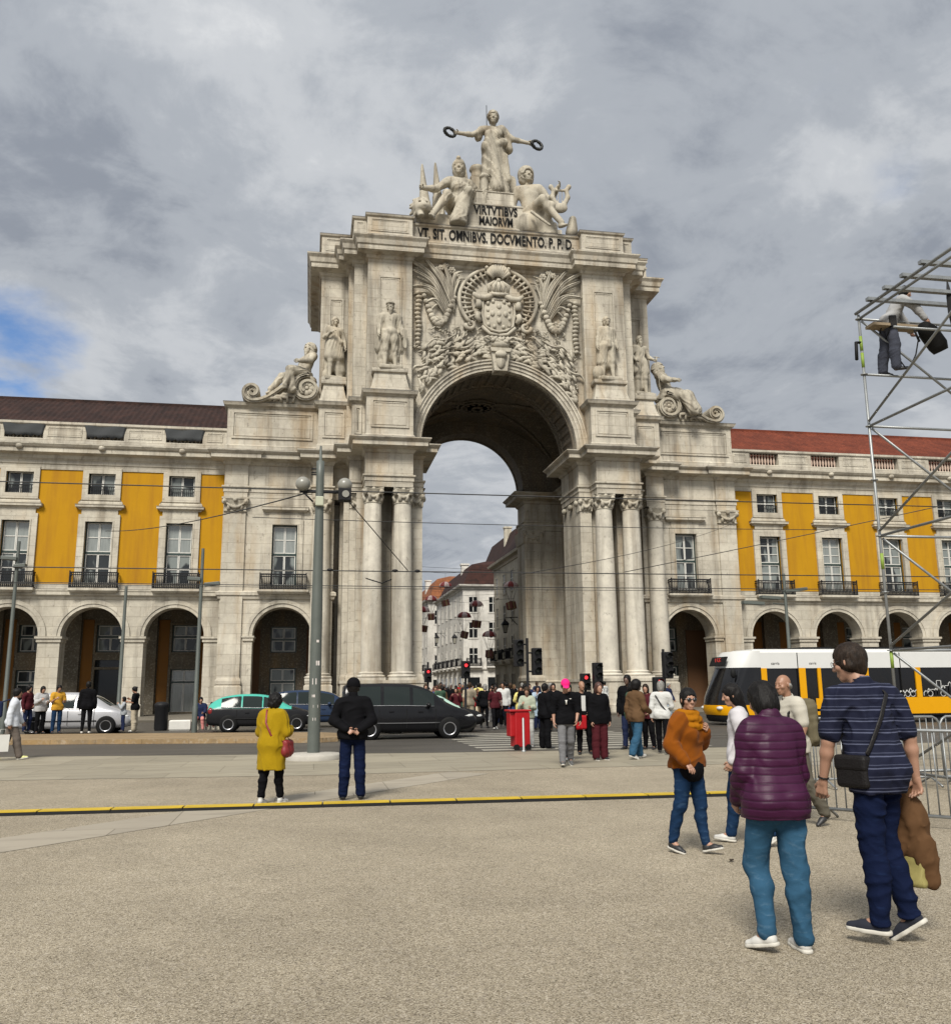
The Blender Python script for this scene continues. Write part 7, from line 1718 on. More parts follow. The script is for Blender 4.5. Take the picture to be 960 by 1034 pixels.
# the crowd under the arch: every one has its own mix of clothes
cr = random.Random(21); used = set(); spots = []
tops = ['black'] * 9 + ['navy'] * 2 + ['white', 'white', 'grey', 'brown', 'green', 'pink', 'mustard', 'yellow', 'red', 'maroon', 'beige', 'pale blue', 'blue']
bots = ['black'] * 6 + ['navy', 'grey', 'beige', 'blue', 'white', 'brown']; hairs = [('short', M_HAIRB, 'black cropped'), ('short', M_HAIRBR, 'brown cropped'), ('long', M_HAIRD, 'long dark'), ('long', M_HAIRL, 'long light brown'), ('bun', M_HAIRB, 'tied black'), ('bob', M_HAIRG, 'grey'), ('curly', M_HAIRB, 'curly black')]
kinds = [('jacket', T_JACK), ('long sleeved top', T_LONG), ('t-shirt', T_SHIRT), ('long coat', T_COAT)]
def spot():
    for _ in range(200):
        r_ = cr.random()
        if r_ < .55: x, y = cr.uniform(-6.9, -1.2), cr.uniform(-24, -8)
        elif r_ < .8: x, y = cr.uniform(-4.6, 3.4), cr.uniform(-7.0, 8)
        else: x, y = cr.uniform(-1, 5.0), cr.uniform(9, 40)
        if x < -4.5 and y < -20.5: continue
        if all((x - a) ** 2 + (y - b_) ** 2 > .42 for a, b_ in spots): spots.append((x, y)); return x, y
for i in range(84):
    x, y = spot(); fem = cr.random() < .5
    while True:
        tp, bt = cr.choice(tops), cr.choice(bots); hs = cr.choice(hairs[2:] if fem else hairs[:2] + hairs[5:6]); kd = cr.choice(kinds); kk = (tp, bt, hs[2], kd[0])
        if kk not in used: used.add(kk); break
    where = 'on the crossing' if y < -15 else ('below the arch' if y < -5 else ('inside the archway' if y < 9 else 'in the street'))
    fig((x, y, .13 if y > -7.4 else .012), hd(cr.uniform(-.5, .5), cr.choice((-1, -1, 1))), f'person, {hs[2]} hair, {tp} {kd[0]}, {bt} trousers, {where}', cr.choice(list(POSES)), int(fem), cr.choice((M_SKIN, M_SKIN, M_SKIN2, M_SKIN3)), hs[0], hs[1], kd[1], K[tp], cr.choice((B_JEAN, B_WIDE, B_SLIM)), K[bt], cr.choice((M_SHOEB, M_SHOEB, M_SHOEW)), cr.uniform(1.54, 1.7) if fem else cr.uniform(1.68, 1.86), h=.026, group='crowd gathered around the archway')
# ------------------------------------------------------------------ sculpture on the arch
def stone_fig(name, label, loc, rz, scale, J, build, h=.016, fem=0.0, hands=None, beard=0, disp=None, hair='bob', bust=0.0, fat=0.0):
    t = empty(name, loc, rz, label, 'statue'); t.scale = (scale,) * 3
    S = SDF(); torso_prims(S, J, fat, fem, 0, bust)
    for s_ in 'RL':
        leg_prims(S, J, .004 + fat * .8, s_); arm_prims(S, J, .004 + fat * .7, s_); f = unit(J['ft' + s_]); u = sole_up(f); a = J['an' + s_]
        S.cone(a - u * .05 - f * .02, a - u * .06 + f * .12, .038, .028, .02)
        S.cone(J['wr' + s_], J['wr' + s_] + unit(J['hd' + s_]) * .06, .03, .03, .02)
    Fs = SDF(); head_prims(Fs, J, fem)
    H_ = hair_sdf(J, hair, .02); c, M_ = J['head'], J['Hm']
    if beard:
        for i in range(3): Fs.ell(c + M_ @ V3(0, .075 - i * .012, -.10 - i * .045), (.05 - i * .010, .035, .05), .02, rot=M_)
    build(S, J)
    parts = [nets(*S.field(h, disp)), nets(*Fs.field(.009))]
    for s_ in 'RL':
        Hs = SDF(); hand_prims(Hs, J, s_, **(hands or {}).get(s_, {})); parts.append(nets(*Hs.field(.008)))
    f_ = link('figure', join_mesh('figure', parts), M_STATUE, t); link('hair', H_.mesh('hair', .012, wrinkle(.022, 55, (1, 1, .5), 4)), M_STATUE, f_); return t
def mask_z(f, z0, z1, xm=9.0):
    def g(x, y, z): return f(x, y, z) * np.clip((z1 - z) / .06, 0, 1) * np.clip((z - z0) / .04, 0, 1) * np.clip((xm - np.abs(x)) / .05, 0, 1)
    return g
def seat_leg(kn, an, ft=(0, 1, -.1)):
    return lambda hip_, k: (hip_ + V3(*kn) * k, hip_ + V3(*an) * k, V3(*ft))
# --- Glory with the two wreaths
J = skeleton(1.75, sw=.18, hip=.08, legs={'R': (.05, .03, .12), 'L': (-.03, .03, .03)}, arms={'R': ((.9, .15, -.62), (1, .2, -.12)), 'L': ((-.9, .15, -.72), (-1, .25, -.32))}, head=(-.18, -.10, 0), headr=1.12)
def glory(S, J):
    P = J['pel']
    for sx in (-.09, 0, .09): S.cone(P + V3(sx, 0, .1), V3(sx * 1.5, .0, .03), .115, .165, .06)
    S.cone(P + V3(.10, .10, .30), V3(-.02, .16, .12), .09, .13, .05)
    S.cone(J['shL'] + V3(.02, .02, .02), P + V3(.15, .09, .05), .085, .10, .05); S.cone(P + V3(.17, .06, .02), P + V3(-.17, .10, .16), .07, .08, .04)
    S.cone(J['shL'] + V3(-.06, -.03, .0), J['shL'] + V3(-.12, -.04, -.35), .07, .09, .05); S.cone(J['shR'] + V3(.05, -.03, .0), J['shR'] + V3(.10, -.04, -.16), .07, .07, .05)
    S.cone(P + V3(-.2, .06, -.1), P + V3(-.24, .08, -.6), .06, .075, .04); S.half(V3(0, 0, 0), V3(0, 0, -1))
fd = addd(mask_z(folds(.016, 42, (1, .35, -.42), 3, .6), 0, 1.38, .34), mask_z(folds(.008, 80, (1, .2, .1), 6, .5), 0, .8, .34))
g0 = stone_fig('crowning_statue', 'tall standing robed woman statue atop the arch holding out two dark wreaths', (.12, -1.75, 34.7), PI, 3.68, J, glory, .0135, 1, disp=fd, hair='bun', bust=.5)
for sg, w_ in ((1, J['wrR'] + unit(J['hdR']) * .20), (-1, J['wrL'] + unit(J['hdL']) * .20)):
    mb = MB(); r_ = random.Random(4)
    for i in range(40):
        a = 2 * PI * i / 40; c = V3(w_[0] + .105 * math.cos(a), w_[1] + .04 * math.cos(a), w_[2] + .078 * math.sin(a)); d = V3(-math.sin(a), .3 * r_.uniform(-1, 1), math.cos(a))
        mb.tube([tuple(c), tuple(c + d * .03 + V3(*[r_.uniform(-.012, .012) for _ in range(3)]))], [.036, .016], 6)
    mb.build('wreath', M('dark_bronze', (.012, .013, .012), .5, .3), g0)
mb = MB(); mb.box(.16, .40, -.42, -.16, 0, .52); mb.lathe([(.12, 0), (.14, .04), (.11, .08), (.12, .16), (.15, .2), (.13, .26), (.05, .3)], (.27, -.28, .52), 14); mb.stack((-.46, -.15, -.46, -.14), [(0, 0), (0, .50), (-.02, .58), (-.07, .64)]); mb.box(-.2, .2, -.5, -.2, 0, .62); mb.build('throne', M_STATUE, g0)
MB().tube([(.10, -.12, 1.5), (.10, -.12, 2.02)], .007, 5).build('lightning_rod', M_IRON, g0)
# --- seated helmeted woman with the lion
J = skeleton(1.72, sw=.18, pelvis=(0, -.05, .50), ground=False, legs={'R': seat_leg((.20, .36, .03), (.44, .40, -.36), (.5, .8, -.1)), 'L': seat_leg((.06, .42, .10), (.20, .34, -.30), (.2, .9, -.2))}, arms={'R': ((.80, .15, -.75), (.85, .45, -.35)), 'L': ((-.55, .12, -.85), (-.25, .55, .55))}, head=(-.3, .0, 0), lean=-.05, headr=1.1)
def valor(S, J):
    c, M_ = J['head'], J['Hm']; S.ell(c + M_ @ V3(0, -.01, .06), (.10, .12, .085), .02, rot=M_); S.cone(c + M_ @ V3(0, .10, .12), c + M_ @ V3(0, -.10, .16), .035, .05, .02); S.cone(c + M_ @ V3(0, -.12, .12), c + M_ @ V3(0, -.13, -.1), .04, .05, .03)
    S.cone(c + M_ @ V3(.06, -.06, -.08), c + M_ @ V3(.07, -.04, -.25), .035, .03, .02); S.cone(c + M_ @ V3(-.06, -.06, -.08), c + M_ @ V3(-.07, -.04, -.25), .035, .03, .02)
    P = J['pel']; S.ell(P + V3(.05, .12, -.02), (.24, .20, .13), .05); S.cone(P + V3(.0, .30, .0), P + V3(.12, .34, -.40), .10, .13, .05); S.cone(P + V3(-.12, .05, 0), P + V3(-.22, .1, -.42), .10, .12, .05)
    for o, r in (((.66, .22, .27), (.15, .15, .17)), ((.66, .34, .22), (.085, .10, .075)), ((.56, .05, .2), (.2, .18, .2)), ((.46, -.12, .2), (.26, .2, .22))): S.ell(V3(*o), r, .04)
    for sx in (-.05, .05): S.ell(V3(.66 + sx, .345, .30), (.024, .025, .018), .008, 's')
    S.cone(V3(.63, .43, .19), V3(.69, .43, .19), .012, None, .006, 's'); S.cone(V3(.70, .30, .15), V3(.70, .40, .04), .05, .045, .03)
    for x, zt in ((.55, 1.28), (.34, 1.34), (-.14, 1.36)): S.cone(V3(x - .05, -.22, .4), V3(x, -.24, zt), .11, .018, .03)
    S.cone(V3(-.34, .15, .05), V3(-.34, .15, .95), .06, .055, .02); S.ell(V3(-.34, .15, .98), (.08, .08, .05), .02)
    S.box(V3(.1, -.1, .06), (.62, .30, .2), .05, .05); S.half(V3(0, 0, .05), V3(0, 0, -1))
    for i in range(16):
        a = 2 * PI * i / 16; S.cone(V3(.66 + .10 * math.cos(a), .27 - .05 * (i % 2), .27 + .12 * math.sin(a)), V3(.66 + .17 * math.cos(a), .22 - .05 * (i % 2), .25 + .19 * math.sin(a)), .042, .02, .008)
stone_fig('seated_statue', 'seated woman statue with plumed helmet resting her arm on a lion', (-2.25, -1.85, 31.5), PI + .1, 4.45, J, valor, .015, 1, fat=.008, disp=mask_z(folds(.010, 42, (1, .3, .5), 8, .8), .05, 1.0, .42), hair='bob', bust=.5)
# --- seated youth with the lyre
J = skeleton(1.74, sw=.19, pelvis=(0, -.02, .48), ground=False, legs={'R': seat_leg((-.22, .40, .08), (-.50, .42, -.32), (-.6, .7, -.25)), 'L': seat_leg((-.16, .38, -.02), (-.10, .16, -.34), (-.3, .8, -.3))}, arms={'R': ((.32, -.08, -1), (.14, .12, -1)), 'L': ((-.45, .1, -.9), (-.35, .75, .25))}, head=(.25, .0, .06), lean=-.06, side=.10, headr=1.1)
def genius(S, J):
    P = J['pel']; S.ell(P + V3(-.05, .0, -.18), (.30, .26, .20), .05); S.ell(P + V3(.10, .14, -.28), (.22, .22, .24), .05); S.ell(P + V3(-.1, .1, -.02), (.20, .18, .10), .05); S.box(V3(.05, -.05, .06), (.42, .28, .2), .05, .05); S.half(V3(0, 0, .05), V3(0, 0, -1))
    for sx in (-.10, .10): S.chain([V3(-.42 + sx * .5, .22, .52), V3(-.42 + sx * 1.2, .22, .66), V3(-.42 + sx, .22, .78), V3(-.42 + sx * 1.4, .22, .84)], [.04, .035, .03, .04])
    S.cone(V3(-.53, .22, .78), V3(-.31, .22, .78), .02, None, .01); S.ell(V3(-.42, .22, .48), (.11, .06, .08), .03)
    for k in (-.03, .03): S.cone(V3(-.42 + k, .22, .5), V3(-.42 + k, .22, .78), .008, None, .004)
    S.cone(V3(-.62, -.02, .2), V3(-.64, -.02, .42), .10, .06, .04); S.cone(V3(.05, .42, .3), V3(-.22, .46, .06), .025, .02, .02)
stone_fig('seated_statue', 'seated nude youth statue with crossed leg holding a lyre', (2.75, -1.85, 31.5), PI - .15, 4.4, J, genius, .015, 0, fat=.008, hair='curly')
for q_ in ((-5.2, -1.9, -2.69, -.5), (1.9, 4.6, -2.69, -.5)): MB().stack(q_, [(0, 31.66), (0, 32.2), (-.05, 32.24)]).build('statue_base', M_STONE, arch)
# --- four standing men in front of the attic
def standing(label, x, y, z, rz, build, pose, hair, beard=0, disp=None, sc=2.45):
    J = skeleton(1.75, sw=.19, hip=.09, **pose); t = stone_fig('standing_statue', label, (x, y, z), rz, sc, J, build, .02, 0, fat=.012, beard=beard, disp=disp, hair=hair); return t
def base_lump(S):
    S.box(V3(0, 0, -.03), (.30, .24, .06), .02, .02); S.ell(V3(.2, -.12, .12), (.10, .10, .16), .04); S.ell(V3(-.2, -.12, .10), (.09, .1, .13), .04)
def navigator(S, J):
    P = J['pel']; base_lump(S); c, M_ = J['head'], J['Hm']; S.ell(c + M_ @ V3(0, 0, .085), (.125, .13, .035), .02); S.ell(c + M_ @ V3(0, 0, .12), (.09, .1, .04), .02)
    S.ell(P + V3(0, 0, .02), (.19, .16, .14), .04)
    for sg in (1, -1): S.ell(P + V3(sg * .10, .01, -.16), (.12, .13, .17), .04); S.cone(J['sh' + ('R' if sg > 0 else 'L')] + V3(sg * .05, -.06, -.02), V3(sg * .27, -.12, .55), .09, .10, .05)
    S.cone(V3(-.1, -.16, 1.35), V3(-.14, -.16, .35), .13, .16, .06); S.cone(V3(.1, -.16, 1.35), V3(.14, -.16, .35), .13, .16, .06); S.cone(J['wrL'] + V3(-.05, 0, .1), J['wrL'] + V3(-.08, .02, -.35), .07, .05, .03)
standing('bearded statue in cap, doublet and long cloak left of the coat of arms', -7.12, -3.75, 21.25, PI + .1, navigator, dict(legs={'R': (.05, .06, .05), 'L': (.02, .07, .05)}, arms={'R': ((.32, -.05, -1), (.1, .3, -1)), 'L': ((-.34, -.02, -1), (-.08, .35, -1))}, head=(-.1, 0, 0)), 'short', 1, mask_z(folds(.011, 38, (1, .3, .15), 3), .3, 1.38))
def minister(S, J):
    P = J['pel']; base_lump(S)
    for sg in (1, -1):
        S.cone(J['sh' + ('R' if sg > 0 else 'L')] * .6 + J['chest'] * .4 + V3(0, -.02, 0), P + V3(sg * .20, -.06, -.46), .10, .10, .05); S.cone(P + V3(sg * .10, .06, -.02), J['kn' + ('R' if sg > 0 else 'L')] + V3(0, 0, .05), .11, .075, .04)
    S.cone(P + V3(0, -.12, .1), P + V3(0, -.15, -.45), .14, .19, .06); S.ell(J['neck0'] + V3(0, .10, -.04), (.055, .03, .07), .02); S.ell(V3(.28, -.05, .18), (.14, .14, .2), .05); S.cone(P + V3(.0, .13, .1), P + V3(0, .15, -.05), .06, .05, .03)
standing('statue in frock coat, waistcoat and knee breeches right of the coat of arms', 7.12, -3.75, 21.25, PI + .15, minister, dict(legs={'R': (-.04, .05, .04), 'L': (.14, .06, .16)}, arms={'R': ((.26, -.05, -1), (.14, .2, -1)), 'L': ((-.30, -.1, -1), (-.04, .4, -.9))}, head=(.15, 0, 0)), 'bob', 0, mask_z(folds(.010, 40, (1, .3, .1), 5), .42, 1.38))
def warrior(S, J):
    P = J['pel']; base_lump(S)
    for sx in (-.1, 0, .1): S.cone(P + V3(sx, 0, .08), P + V3(sx * 1.5, 0, -.30), .12, .13, .05)
    S.cone(J['shR'] + V3(-.02, .03, .03), P + V3(-.14, .1, .1), .07, .07, .04); S.cone(V3(-.08, -.14, 1.4), V3(-.2, -.16, .3), .14, .17, .06); S.cone(V3(.08, -.14, 1.4), V3(.1, -.16, .35), .14, .15, .06)
    S.ell(P + V3(0, .0, .13), (.155, .125, .045), .02)
standing('statue in belted tunic with bare legs at the outer left pier', -10.5, -.85, 21.35, PI + .25, warrior, dict(legs={'R': (.10, .06, .08), 'L': (-.06, .05, .06)}, arms={'R': ((.35, .1, -.95), (-.45, .6, .35)), 'L': ((-.32, -.05, -1), (-.05, .4, -.95))}, head=(.1, 0, 0)), 'long', 0, mask_z(folds(.013, 40, (1, .3, .12), 7), .62, 1.36), 2.4)
def knight(S, J):
    P = J['pel']; base_lump(S)
    for sx in (-.1, .1): S.cone(P + V3(sx, 0, .05), P + V3(sx * 1.5, .02, -.25), .13, .12, .05)
    for s_ in 'RL': S.ell(J['sh' + s_] + V3(0, 0, .01), (.09, .09, .075), .03); S.ell(J['kn' + s_], (.075, .08, .08), .02)
    S.cone(J['wrL'] + V3(-.03, .08, .02), V3(J['wrL'][0] - .1, J['wrL'][1] + .1, .05), .022, .012, .01); S.cone(J['wrL'] + V3(-.12, .08, .06), J['wrL'] + V3(.05, .08, .06), .018, None, .01); S.cone(V3(0, -.14, 1.4), V3(.05, -.16, .25), .15, .19, .06)
standing('statue in armour with a sword at the outer right pier', 10.5, -.85, 21.35, PI + .2, knight, dict(legs={'R': (.02, .05, .04), 'L': (.12, .06, .14)}, arms={'R': ((.35, .05, -.95), (-.1, .6, -.6)), 'L': ((-.36, .15, -.95), (-.1, .75, -.5))}, head=(-.1, 0, 0)), 'short', 1, mask_z(folds(.010, 36, (1, .2, .2), 9), .6, 1.36), 2.4)
# --- reclining river figures on scrolls
def spiral(cx, cz, r0, r1, a0, a1, n=26): return [(cx + (r0 + (r1 - r0) * i / n) * math.cos(a0 + (a1 - a0) * i / n), cz + (r0 + (r1 - r0) * i / n) * math.sin(a0 + (a1 - a0) * i / n)) for i in range(n + 1)]
def ribbon(mb, path, th, y0, y1):
    P = [Vector(p) for p in path]; L_ = []
    for i, p in enumerate(P):
        t = (P[min(i + 1, len(P) - 1)] - P[max(i - 1, 0)]).normalized(); nrm = Vector((-t.y, t.x)) * th / 2; L_.append((p + nrm, p - nrm))
    vs = []
    for a, b in L_: vs += [(a.x, y0, a.y), (b.x, y0, b.y), (b.x, y1, b.y), (a.x, y1, a.y)]
    mb.add(vs, [(4 * i + k, 4 * i + (k + 1) % 4, 4 * i + 4 + (k + 1) % 4, 4 * i + 4 + k) for i in range(len(P) - 1) for k in range(4)] + [(0, 3, 2, 1), tuple(4 * (len(P) - 1) + k for k in range(4))], 0, False)
def scroll(sg, parent):
    mb = MB(); T = Matrix.Diagonal((sg, 1, 1, 1)); mb.T = T
    # local frame: x grows outwards, z up from the top of the pedestal
    big = spiral(1.15, 1.02, .28, .92, -PI * 2.3, PI * .55); small = spiral(4.55, .62, .60, .16, -PI * .62, PI * 2.0)
    mid = []
    a, b = Vector(big[-1]), Vector(small[0])
    for i in range(1, 16):
        t = i / 16; c1, c2 = a + Vector((.85, .25)), b + Vector((-1.0, -.02)); p = a * (1 - t) ** 3 + c1 * 3 * t * (1 - t) ** 2 + c2 * 3 * t * t * (1 - t) + b * t ** 3; mid.append((p.x, p.y))
    for th, y0, y1 in ((.30, -.95, .6), (.10, -1.05, -.9)): ribbon(mb, big + mid + small, th, y0, y1)
    for k in range(3): mb.tube([(2.0 + k * .35, -.8, .05), (1.9 + k * .45, -.85, .45 - k * .08), (2.6 + k * .45, -.85, .55 - k * .15), (3.2 + k * .3, -.8, .08)], [.10, .13, .12, .05], 8)
    for i in range(8):
        a = 2 * PI * i / 8; mb.ball((1.15 + .32 * math.cos(a), -.85, 1.02 + .32 * math.sin(a)), (.2, .12, .2), 8, 6); mb.ball((4.55 + .16 * math.cos(a), -.85, .62 + .16 * math.sin(a)), (.1, .1, .1), 8, 5)
    mb.prism([(.3, 0), (4.3, 0), (3.4, .38), (2.6, .9), (1.9, 1.5), (1.2, 1.7), (.4, 1.2)], -.7, .5); mb.ball((1.15, -.82, 1.02), (.16, .18, .16))
    return mb.build('scroll', M_STATUE, parent)
def recliner(sg, label, robe):
    t = empty('reclining_statue', (sg * 11.35 + (.3 if sg < 0 else -.1), -.1, 19.6), 0, label, 'statue'); scroll(sg, t)
    lg = {'R': (1.42, .16, .80, -.3), 'L': (1.62, .10, 1.25, -.4)} if not robe else {'R': (1.30, .05, .85, -.3), 'L': (1.48, .06, 1.05, -.3)}
    J = skeleton(1.75, sw=.20, pelvis=(0, 0, 0), ground=False, lean=-.34, side=-.1 * sg, legs=lg, arms={('R' if sg > 0 else 'L'): ((.42 * (1 if sg > 0 else -1), .45, -1), (.1, .8, -.55)), ('L' if sg > 0 else 'R'): ((-.45 * (1 if sg > 0 else -1), -.25, -.85), (-.3 * (1 if sg > 0 else -1), .65, -.5))}, head=(-.25 * sg, .05, 0), headr=1.34)
    def b_(S, J):
        P = J['pel']; S.ell(P + V3(0, .10, .02), (.24, .26, .12), .05); sd_ = 'R' if sg > 0 else 'L'; o = 'L' if sg > 0 else 'R'
        if robe:
            for s_ in 'RL': S.cone(J['hip' + s_], J['kn' + s_], .14, .12, .06); S.cone(J['kn' + s_], J['an' + s_], .12, .13, .06)
            for s_ in 'RL': S.cone(J['sh' + s_], J['el' + s_], .085, .075, .05)
            S.ell(J['chest'], (.19, .14, .24), .06)
        else:
            S.cone(J['hip' + sd_] + V3(0, .2, .05), J['kn' + sd_] + V3(0, -.05, .02), .115, .085, .05); S.cone(J['kn' + sd_], J['kn' + sd_] + V3(.0, -.06, -.42), .07, .10, .04)
        u = J['wr' + o]; S.ell(u + V3(0, -.02, -.10), (.14, .16, .14), .03); S.ell(V3(0, -.12, -.12), (.25, .2, .12), .05)
    f = stone_fig('figure_group', '', (0, 0, 0), 0, 3.0, J, b_, .02, 0, fat=.028, beard=1, disp=mask_z(folds(.013, 38, (.8, .5, .6), 11 + sg, .8), -.6, .62 if robe else .18), hair='bob')
    for ch in list(f.children): ch.parent = t; ch.location = (sg * 1.45, -.15, 2.1); ch.rotation_euler = (0, 0, hd(sg * .80, -.60)); ch.scale = (3.0,) * 3
    bpy.data.objects.remove(f)
recliner(-1, 'bearded river statue reclining with raised knee on the left stone scroll', False)
recliner(1, 'robed river statue reclining with covered legs on the right stone scroll', True)
# ------------------------------------------------------------------ carved coat of arms and foliage over the arch
QZ = 25.62; QS = .01478
def q(px, py, d=0.0): return ((px - 495) * QS, -2.82 - d, QZ - (py - 330) * QS)
def leaf(mb, pts, w_, d=.12, mir=1, n=7):
    P = [Vector(((p[0] - 495) * mir * QS, -2.84 - (p[2] if len(p) > 2 else d), QZ - (p[1] - 330) * QS)) for p in pts]
    out = []; m = len(P) - 1
    for i in range(n + 1):
        t = i / n * m; k = min(int(t), m - 1); u = t - k; p0, p1, p2, p3 = P[max(k - 1, 0)], P[k], P[k + 1], P[min(k + 2, m)]
        out.append(tuple(.5 * (2 * p1 + (p2 - p0) * u + (2 * p0 - 5 * p1 + 4 * p2 - p3) * u * u + (3 * p1 - p0 - 3 * p2 + p3) * u ** 3)))
    mb.tube(out, [w_ * max(.18, math.sin(PI * (.12 + .85 * i / n))) for i in range(n + 1)], 6, flat=((0, -1, 0), .55))
    o2 = [(p[0] + w_ * .45 * mir, p[1] - w_ * .55, p[2] + w_ * .2) for p in out]; mb.tube(o2, [w_ * .35 * max(.18, math.sin(PI * (.12 + .85 * i / n))) for i in range(n + 1)], 5)
mb = MB()
# shell cartouche with volutes
for rx, ry, w_, d in ((174, 156, .14, .20), (150, 134, .07, .12)):
    pts = [q(495 + rx * math.sin(a), 268 - ry * math.cos(a), d) for a in np.linspace(-2.35, 2.35, 40) if True]; mb.tube(pts, w_, 8)
for i in range(27):
    a = -2.2 + 4.4 * i / 26; mb.tube([q(495 + 120 * math.sin(a), 268 - 108 * math.cos(a), .08), q(495 + 168 * math.sin(a), 268 - 150 * math.cos(a), .2)], [.07, .11], 6)
for sg in (-1, 1):
    mb.tube([q(495 + sg * (125 + 26 * (1 - k / 14) * math.cos(k * .6)), 385 + 26 * (1 - k / 14) * math.sin(k * .6), .22) for k in range(15)], [.17 * (1 - k / 22) for k in range(15)], 8)
    # mantle swags and tassels
    mb.tube([q(495 + sg * 20, 235, .35), q(495 + sg * 55, 262, .42), q(495 + sg * 90, 262, .42), q(495 + sg * 112, 240, .3)], [.2, .22, .2, .12], 8)
    mb.tube([q(495 + sg * 92, 262, .35), q(495 + sg * 88, 285, .4), q(495 + sg * 90, 310, .35)], [.1, .2, .26], 10); mb.tube([q(495 + sg * 88, 330, .3), q(495 + sg * 96, 350, .3), q(495 + sg * 80, 372, .3)], [.2, .22, .14], 8); mb.tube([q(495 + sg * 75, 392, .3), q(495 + sg * 40, 425, .3), q(495, 432, .3)], .12, 8)
mb.build('cartouche', M_RELIEF, arch)
mb = MB()
vs = []; NS = 10
for j in range(NS + 1):
    for i in range(NS + 1):
        u, v = i / NS * 2 - 1, j / NS * 2 - 1; wd = 66 * (1 - .10 * max(0, v) ** 2 * 2); px = 495 + u * wd; py = 335 + v * 68 + (12 * (1 - u * u) if v > .7 else 0) * ((v - .7) / .3 if v > .7 else 0); vs.append(q(px, py, .52 - .22 * (u * u + v * v) * .8))
mb.add(vs, [(j * (NS + 1) + i, (j + 1) * (NS + 1) + i, (j + 1) * (NS + 1) + i + 1, j * (NS + 1) + i + 1) for j in range(NS) for i in range(NS)], 0, True)
for x, y in ((495, 300), (495, 335), (495, 368), (466, 335), (524, 335)): mb.ball(q(x, y, .50), (.16, .10, .20), 8, 6)
for x, y in ((447, 285), (447, 318), (447, 352), (447, 385), (543, 285), (543, 318), (543, 352), (543, 385), (475, 393), (515, 393), (470, 276), (520, 276)): mb.ball(q(x, y, .40), (.13, .12, .15), 6, 5)
pts = [q(*p, .34) for p in ((425, 262), (565, 262), (568, 330), (560, 385), (530, 408), (495, 416), (460, 408), (430, 385), (422, 330), (425, 262))]; mb.tube(pts, .09, 8)
mb.build('shield', M_RELIEF, arch)
mb = MB()
for i in range(5): mb.tube([q(455 + i * 20, 238, .45), q(450 + i * 22, 205, .55), q(478 + i * 8, 182, .5)], [.12, .15, .08], 8)
mb.tube([q(452, 240, .45), q(495, 246, .55), q(538, 240, .45)], .13, 8); mb.ball(q(495, 178, .5), .16)
for i in range(11):
    a = -1.15 + 2.3 * i / 10; mb.tube([q(495 + 22 * math.sin(a), 168 - 16 * math.cos(a), .3), q(495 + 58 * math.sin(a), 160 - 62 * math.cos(a), .42)], [.06, .15], 8)
for x, y, r in ((458, 96, .17), (492, 82, .19), (527, 96, .17), (443, 118, .13), (542, 118, .13)): mb.ball(q(x, y, .45), r)
mb.build('crown', M_RELIEF, arch)
rr = random.Random(11)
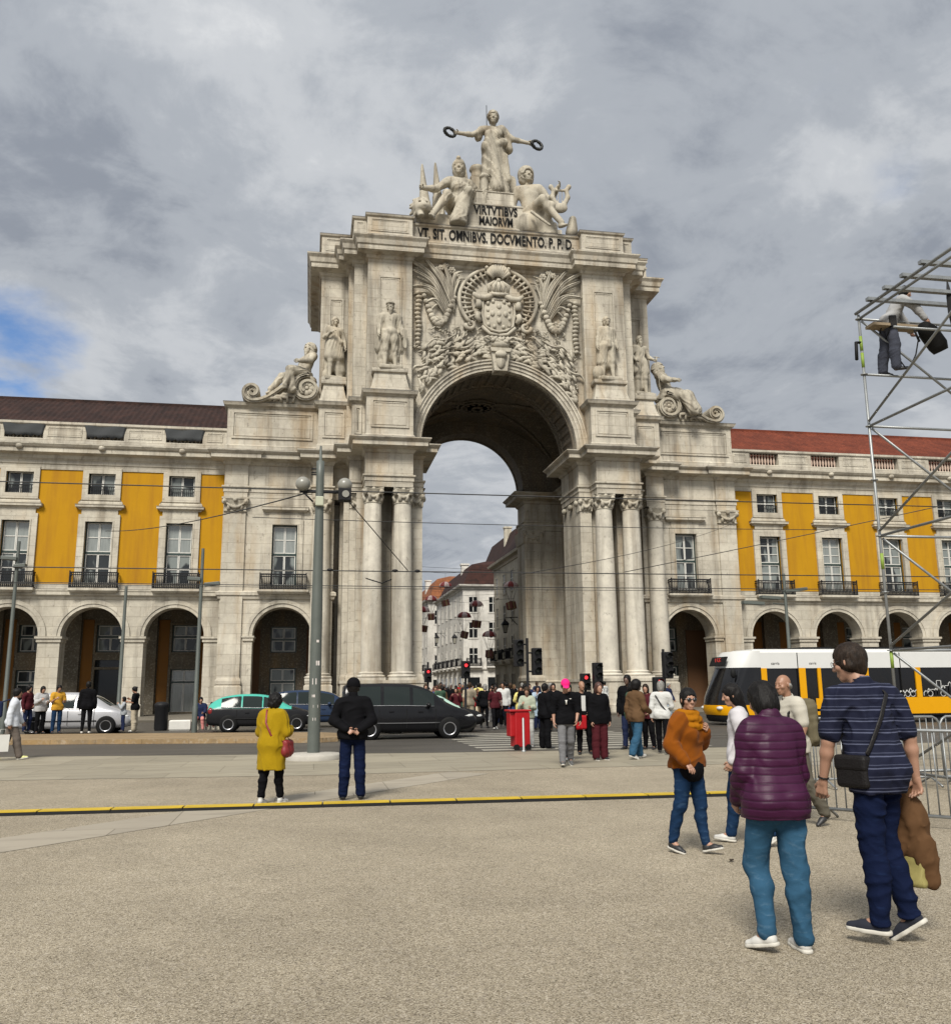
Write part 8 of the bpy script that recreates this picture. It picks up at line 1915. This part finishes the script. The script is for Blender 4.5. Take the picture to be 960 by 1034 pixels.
for mir in (1, -1):
    mb = MB()
    for tip, c1, c2, w_ in (((98, 105), (200, 175), (285, 330), .19), ((160, 85), (240, 190), (298, 330), .19), ((112, 150), (205, 205), (280, 335), .16), ((95, 232), (190, 235), (262, 345), .18), ((145, 213), (220, 245), (270, 340), .15), ((300, 150), (285, 230), (300, 330), .16), ((215, 130), (262, 200), (296, 335), .16), ((330, 145), (300, 165), (300, 250), .15), ((172, 300), (215, 285), (262, 350), .16), ((250, 110), (275, 190), (298, 320), .18)):
        leaf(mb, [tip + (.34,), c1 + (.30,), c2 + (.12,)], w_ * .82, mir=mir, n=9); leaf(mb, [(tip[0] + 22, tip[1] + 30, .24), (c1[0] + 14, c1[1] + 16, .22), c2 + (.08,)], w_ * .5, mir=mir, n=8)
    for x, y, r in ((240, 130, .20), (288, 140, .24), (265, 118, .16), (310, 160, .15)):
        for k in range(6): a = k * PI / 3; mb.ball(((x - 495) * mir * QS + r * .6 * math.cos(a), -3.1, QZ - (y - 330) * QS + r * .6 * math.sin(a)), (r * .55, .14, r * .55), 7, 5)
        mb.ball(((x - 495) * mir * QS, -3.2, QZ - (y - 330) * QS), r * .4, 7, 5)
    mb.build('palm_spray', M_RELIEF, arch)
    mb = MB()
    for i in range(13): mb.ball(((140 + 3 * math.sin(i) - 495) * mir * QS, -2.98, QZ - (252 + i * 19.5 - 330) * QS), (.23 - .05 * (i > 10), .20, .145), 9, 6)
    for i in range(17):
        t = i / 16; x = 165 + 135 * t; y = 265 + 125 * math.sin(PI * min(1, t * 1.02)) * (1 if t < 1 else 0); mb.ball(((x - 495) * mir * QS, -3.0, QZ - (y - 330) * QS), (.17 + .09 * math.sin(PI * t), .2, .16 + .07 * math.sin(PI * t)), 9, 6)
    for i in range(14):
        a = rr.uniform(0, 6.28); r = rr.uniform(0, 26); mb.ball(((232 + r * math.cos(a) - 495) * mir * QS, -3.1, QZ - (375 + r * .8 * math.sin(a) - 330) * QS), rr.uniform(.09, .15), 7, 5)
    mb.build('garland', M_RELIEF, arch)
    mb = MB()
    # acanthus and laurel following the archivolt
    for i in range(150):
        a = PI / 2 + rr.uniform(.10, 1.08); r0 = 5.95 + rr.random() ** 1.3 * (1.0 + 1.1 * max(0, math.sin((a - PI / 2) * 1.6))); x0, z0 = r0 * math.cos(a), 16.7 + r0 * math.sin(a)
        if abs(x0) > 5.3 or z0 > 24.6: continue
        d = rr.choice((1, -1)) * rr.uniform(.3, .9); ln = rr.uniform(.45, .85); dx, dz = -math.sin(a), math.cos(a); nx_, nz_ = math.cos(a), math.sin(a); pts = []
        for k in range(6):
            u = k / 5; pts.append(((x0 - dx * ln * u + nx_ * d * .6 * u * u) * mir, -2.90 - .26 * math.sin(PI * min(1, u * .8 + .12)), z0 - dz * ln * u + nz_ * d * .6 * u * u))
        w2 = rr.uniform(.6, 1.1); mb.tube(pts, [.05 * w2, .11 * w2, .14 * w2, .13 * w2, .09 * w2, .02], 6, flat=((0, -1, 0), .45))
    for i in range(46):
        a = PI / 2 + rr.uniform(.1, .95); r0 = 6.0 + rr.random() * 1.5; mb.ball((r0 * math.cos(a) * mir, -2.95, 16.7 + r0 * math.sin(a)), (rr.uniform(.07, .13),) * 3, 6, 5) if abs(r0 * math.cos(a)) < 5.3 else None
    # filigree between garland and cartouche
    for i in range(110):
        x, y = rr.uniform(110, 440), rr.uniform(395, 520); 
        if y > 400 + 140 * ((440 - x) / 330) + 70 or (x < 200 and y < 480): continue
        a = rr.uniform(0, 6.28); L_ = rr.uniform(14, 30); leaf(mb, [(x, y, .06), (x + L_ * .5 * math.cos(a), y + L_ * .5 * math.sin(a), .20), (x + L_ * math.cos(a + .5), y + L_ * math.sin(a + .5), .08)], rr.uniform(.045, .085), mir=mir, n=5)
    for pts in (((400, 470), (340, 500), (280, 500), (230, 530)), ((390, 490), (330, 525), (265, 530), (200, 580)), ((300, 440), (250, 470), (200, 470), (160, 520)), ((200, 560), (160, 590), (120, 600), (100, 650))): leaf(mb, [p + (.25,) for p in pts], .11, mir=mir, n=10)
    mb.build('carved_foliage', M_RELIEF, arch)
mb = MB(); mb.ball((0, -3.5, 23.35), (.62, .35, .34), 12, 8)
for i in range(9): mb.ball((-.5 + i * .125, -3.7, 23.55 + .10 * math.sin(i * 1.7)), .15, 8, 6)
for i in range(7): leaf(mb, [(495 + (i - 3) * 10, 470, .5), (495 + (i - 3) * 17, 450, .6), (495 + (i - 3) * 24, 452, .4)], .12)
mb.build('flower_basket', M_RELIEF, arch)
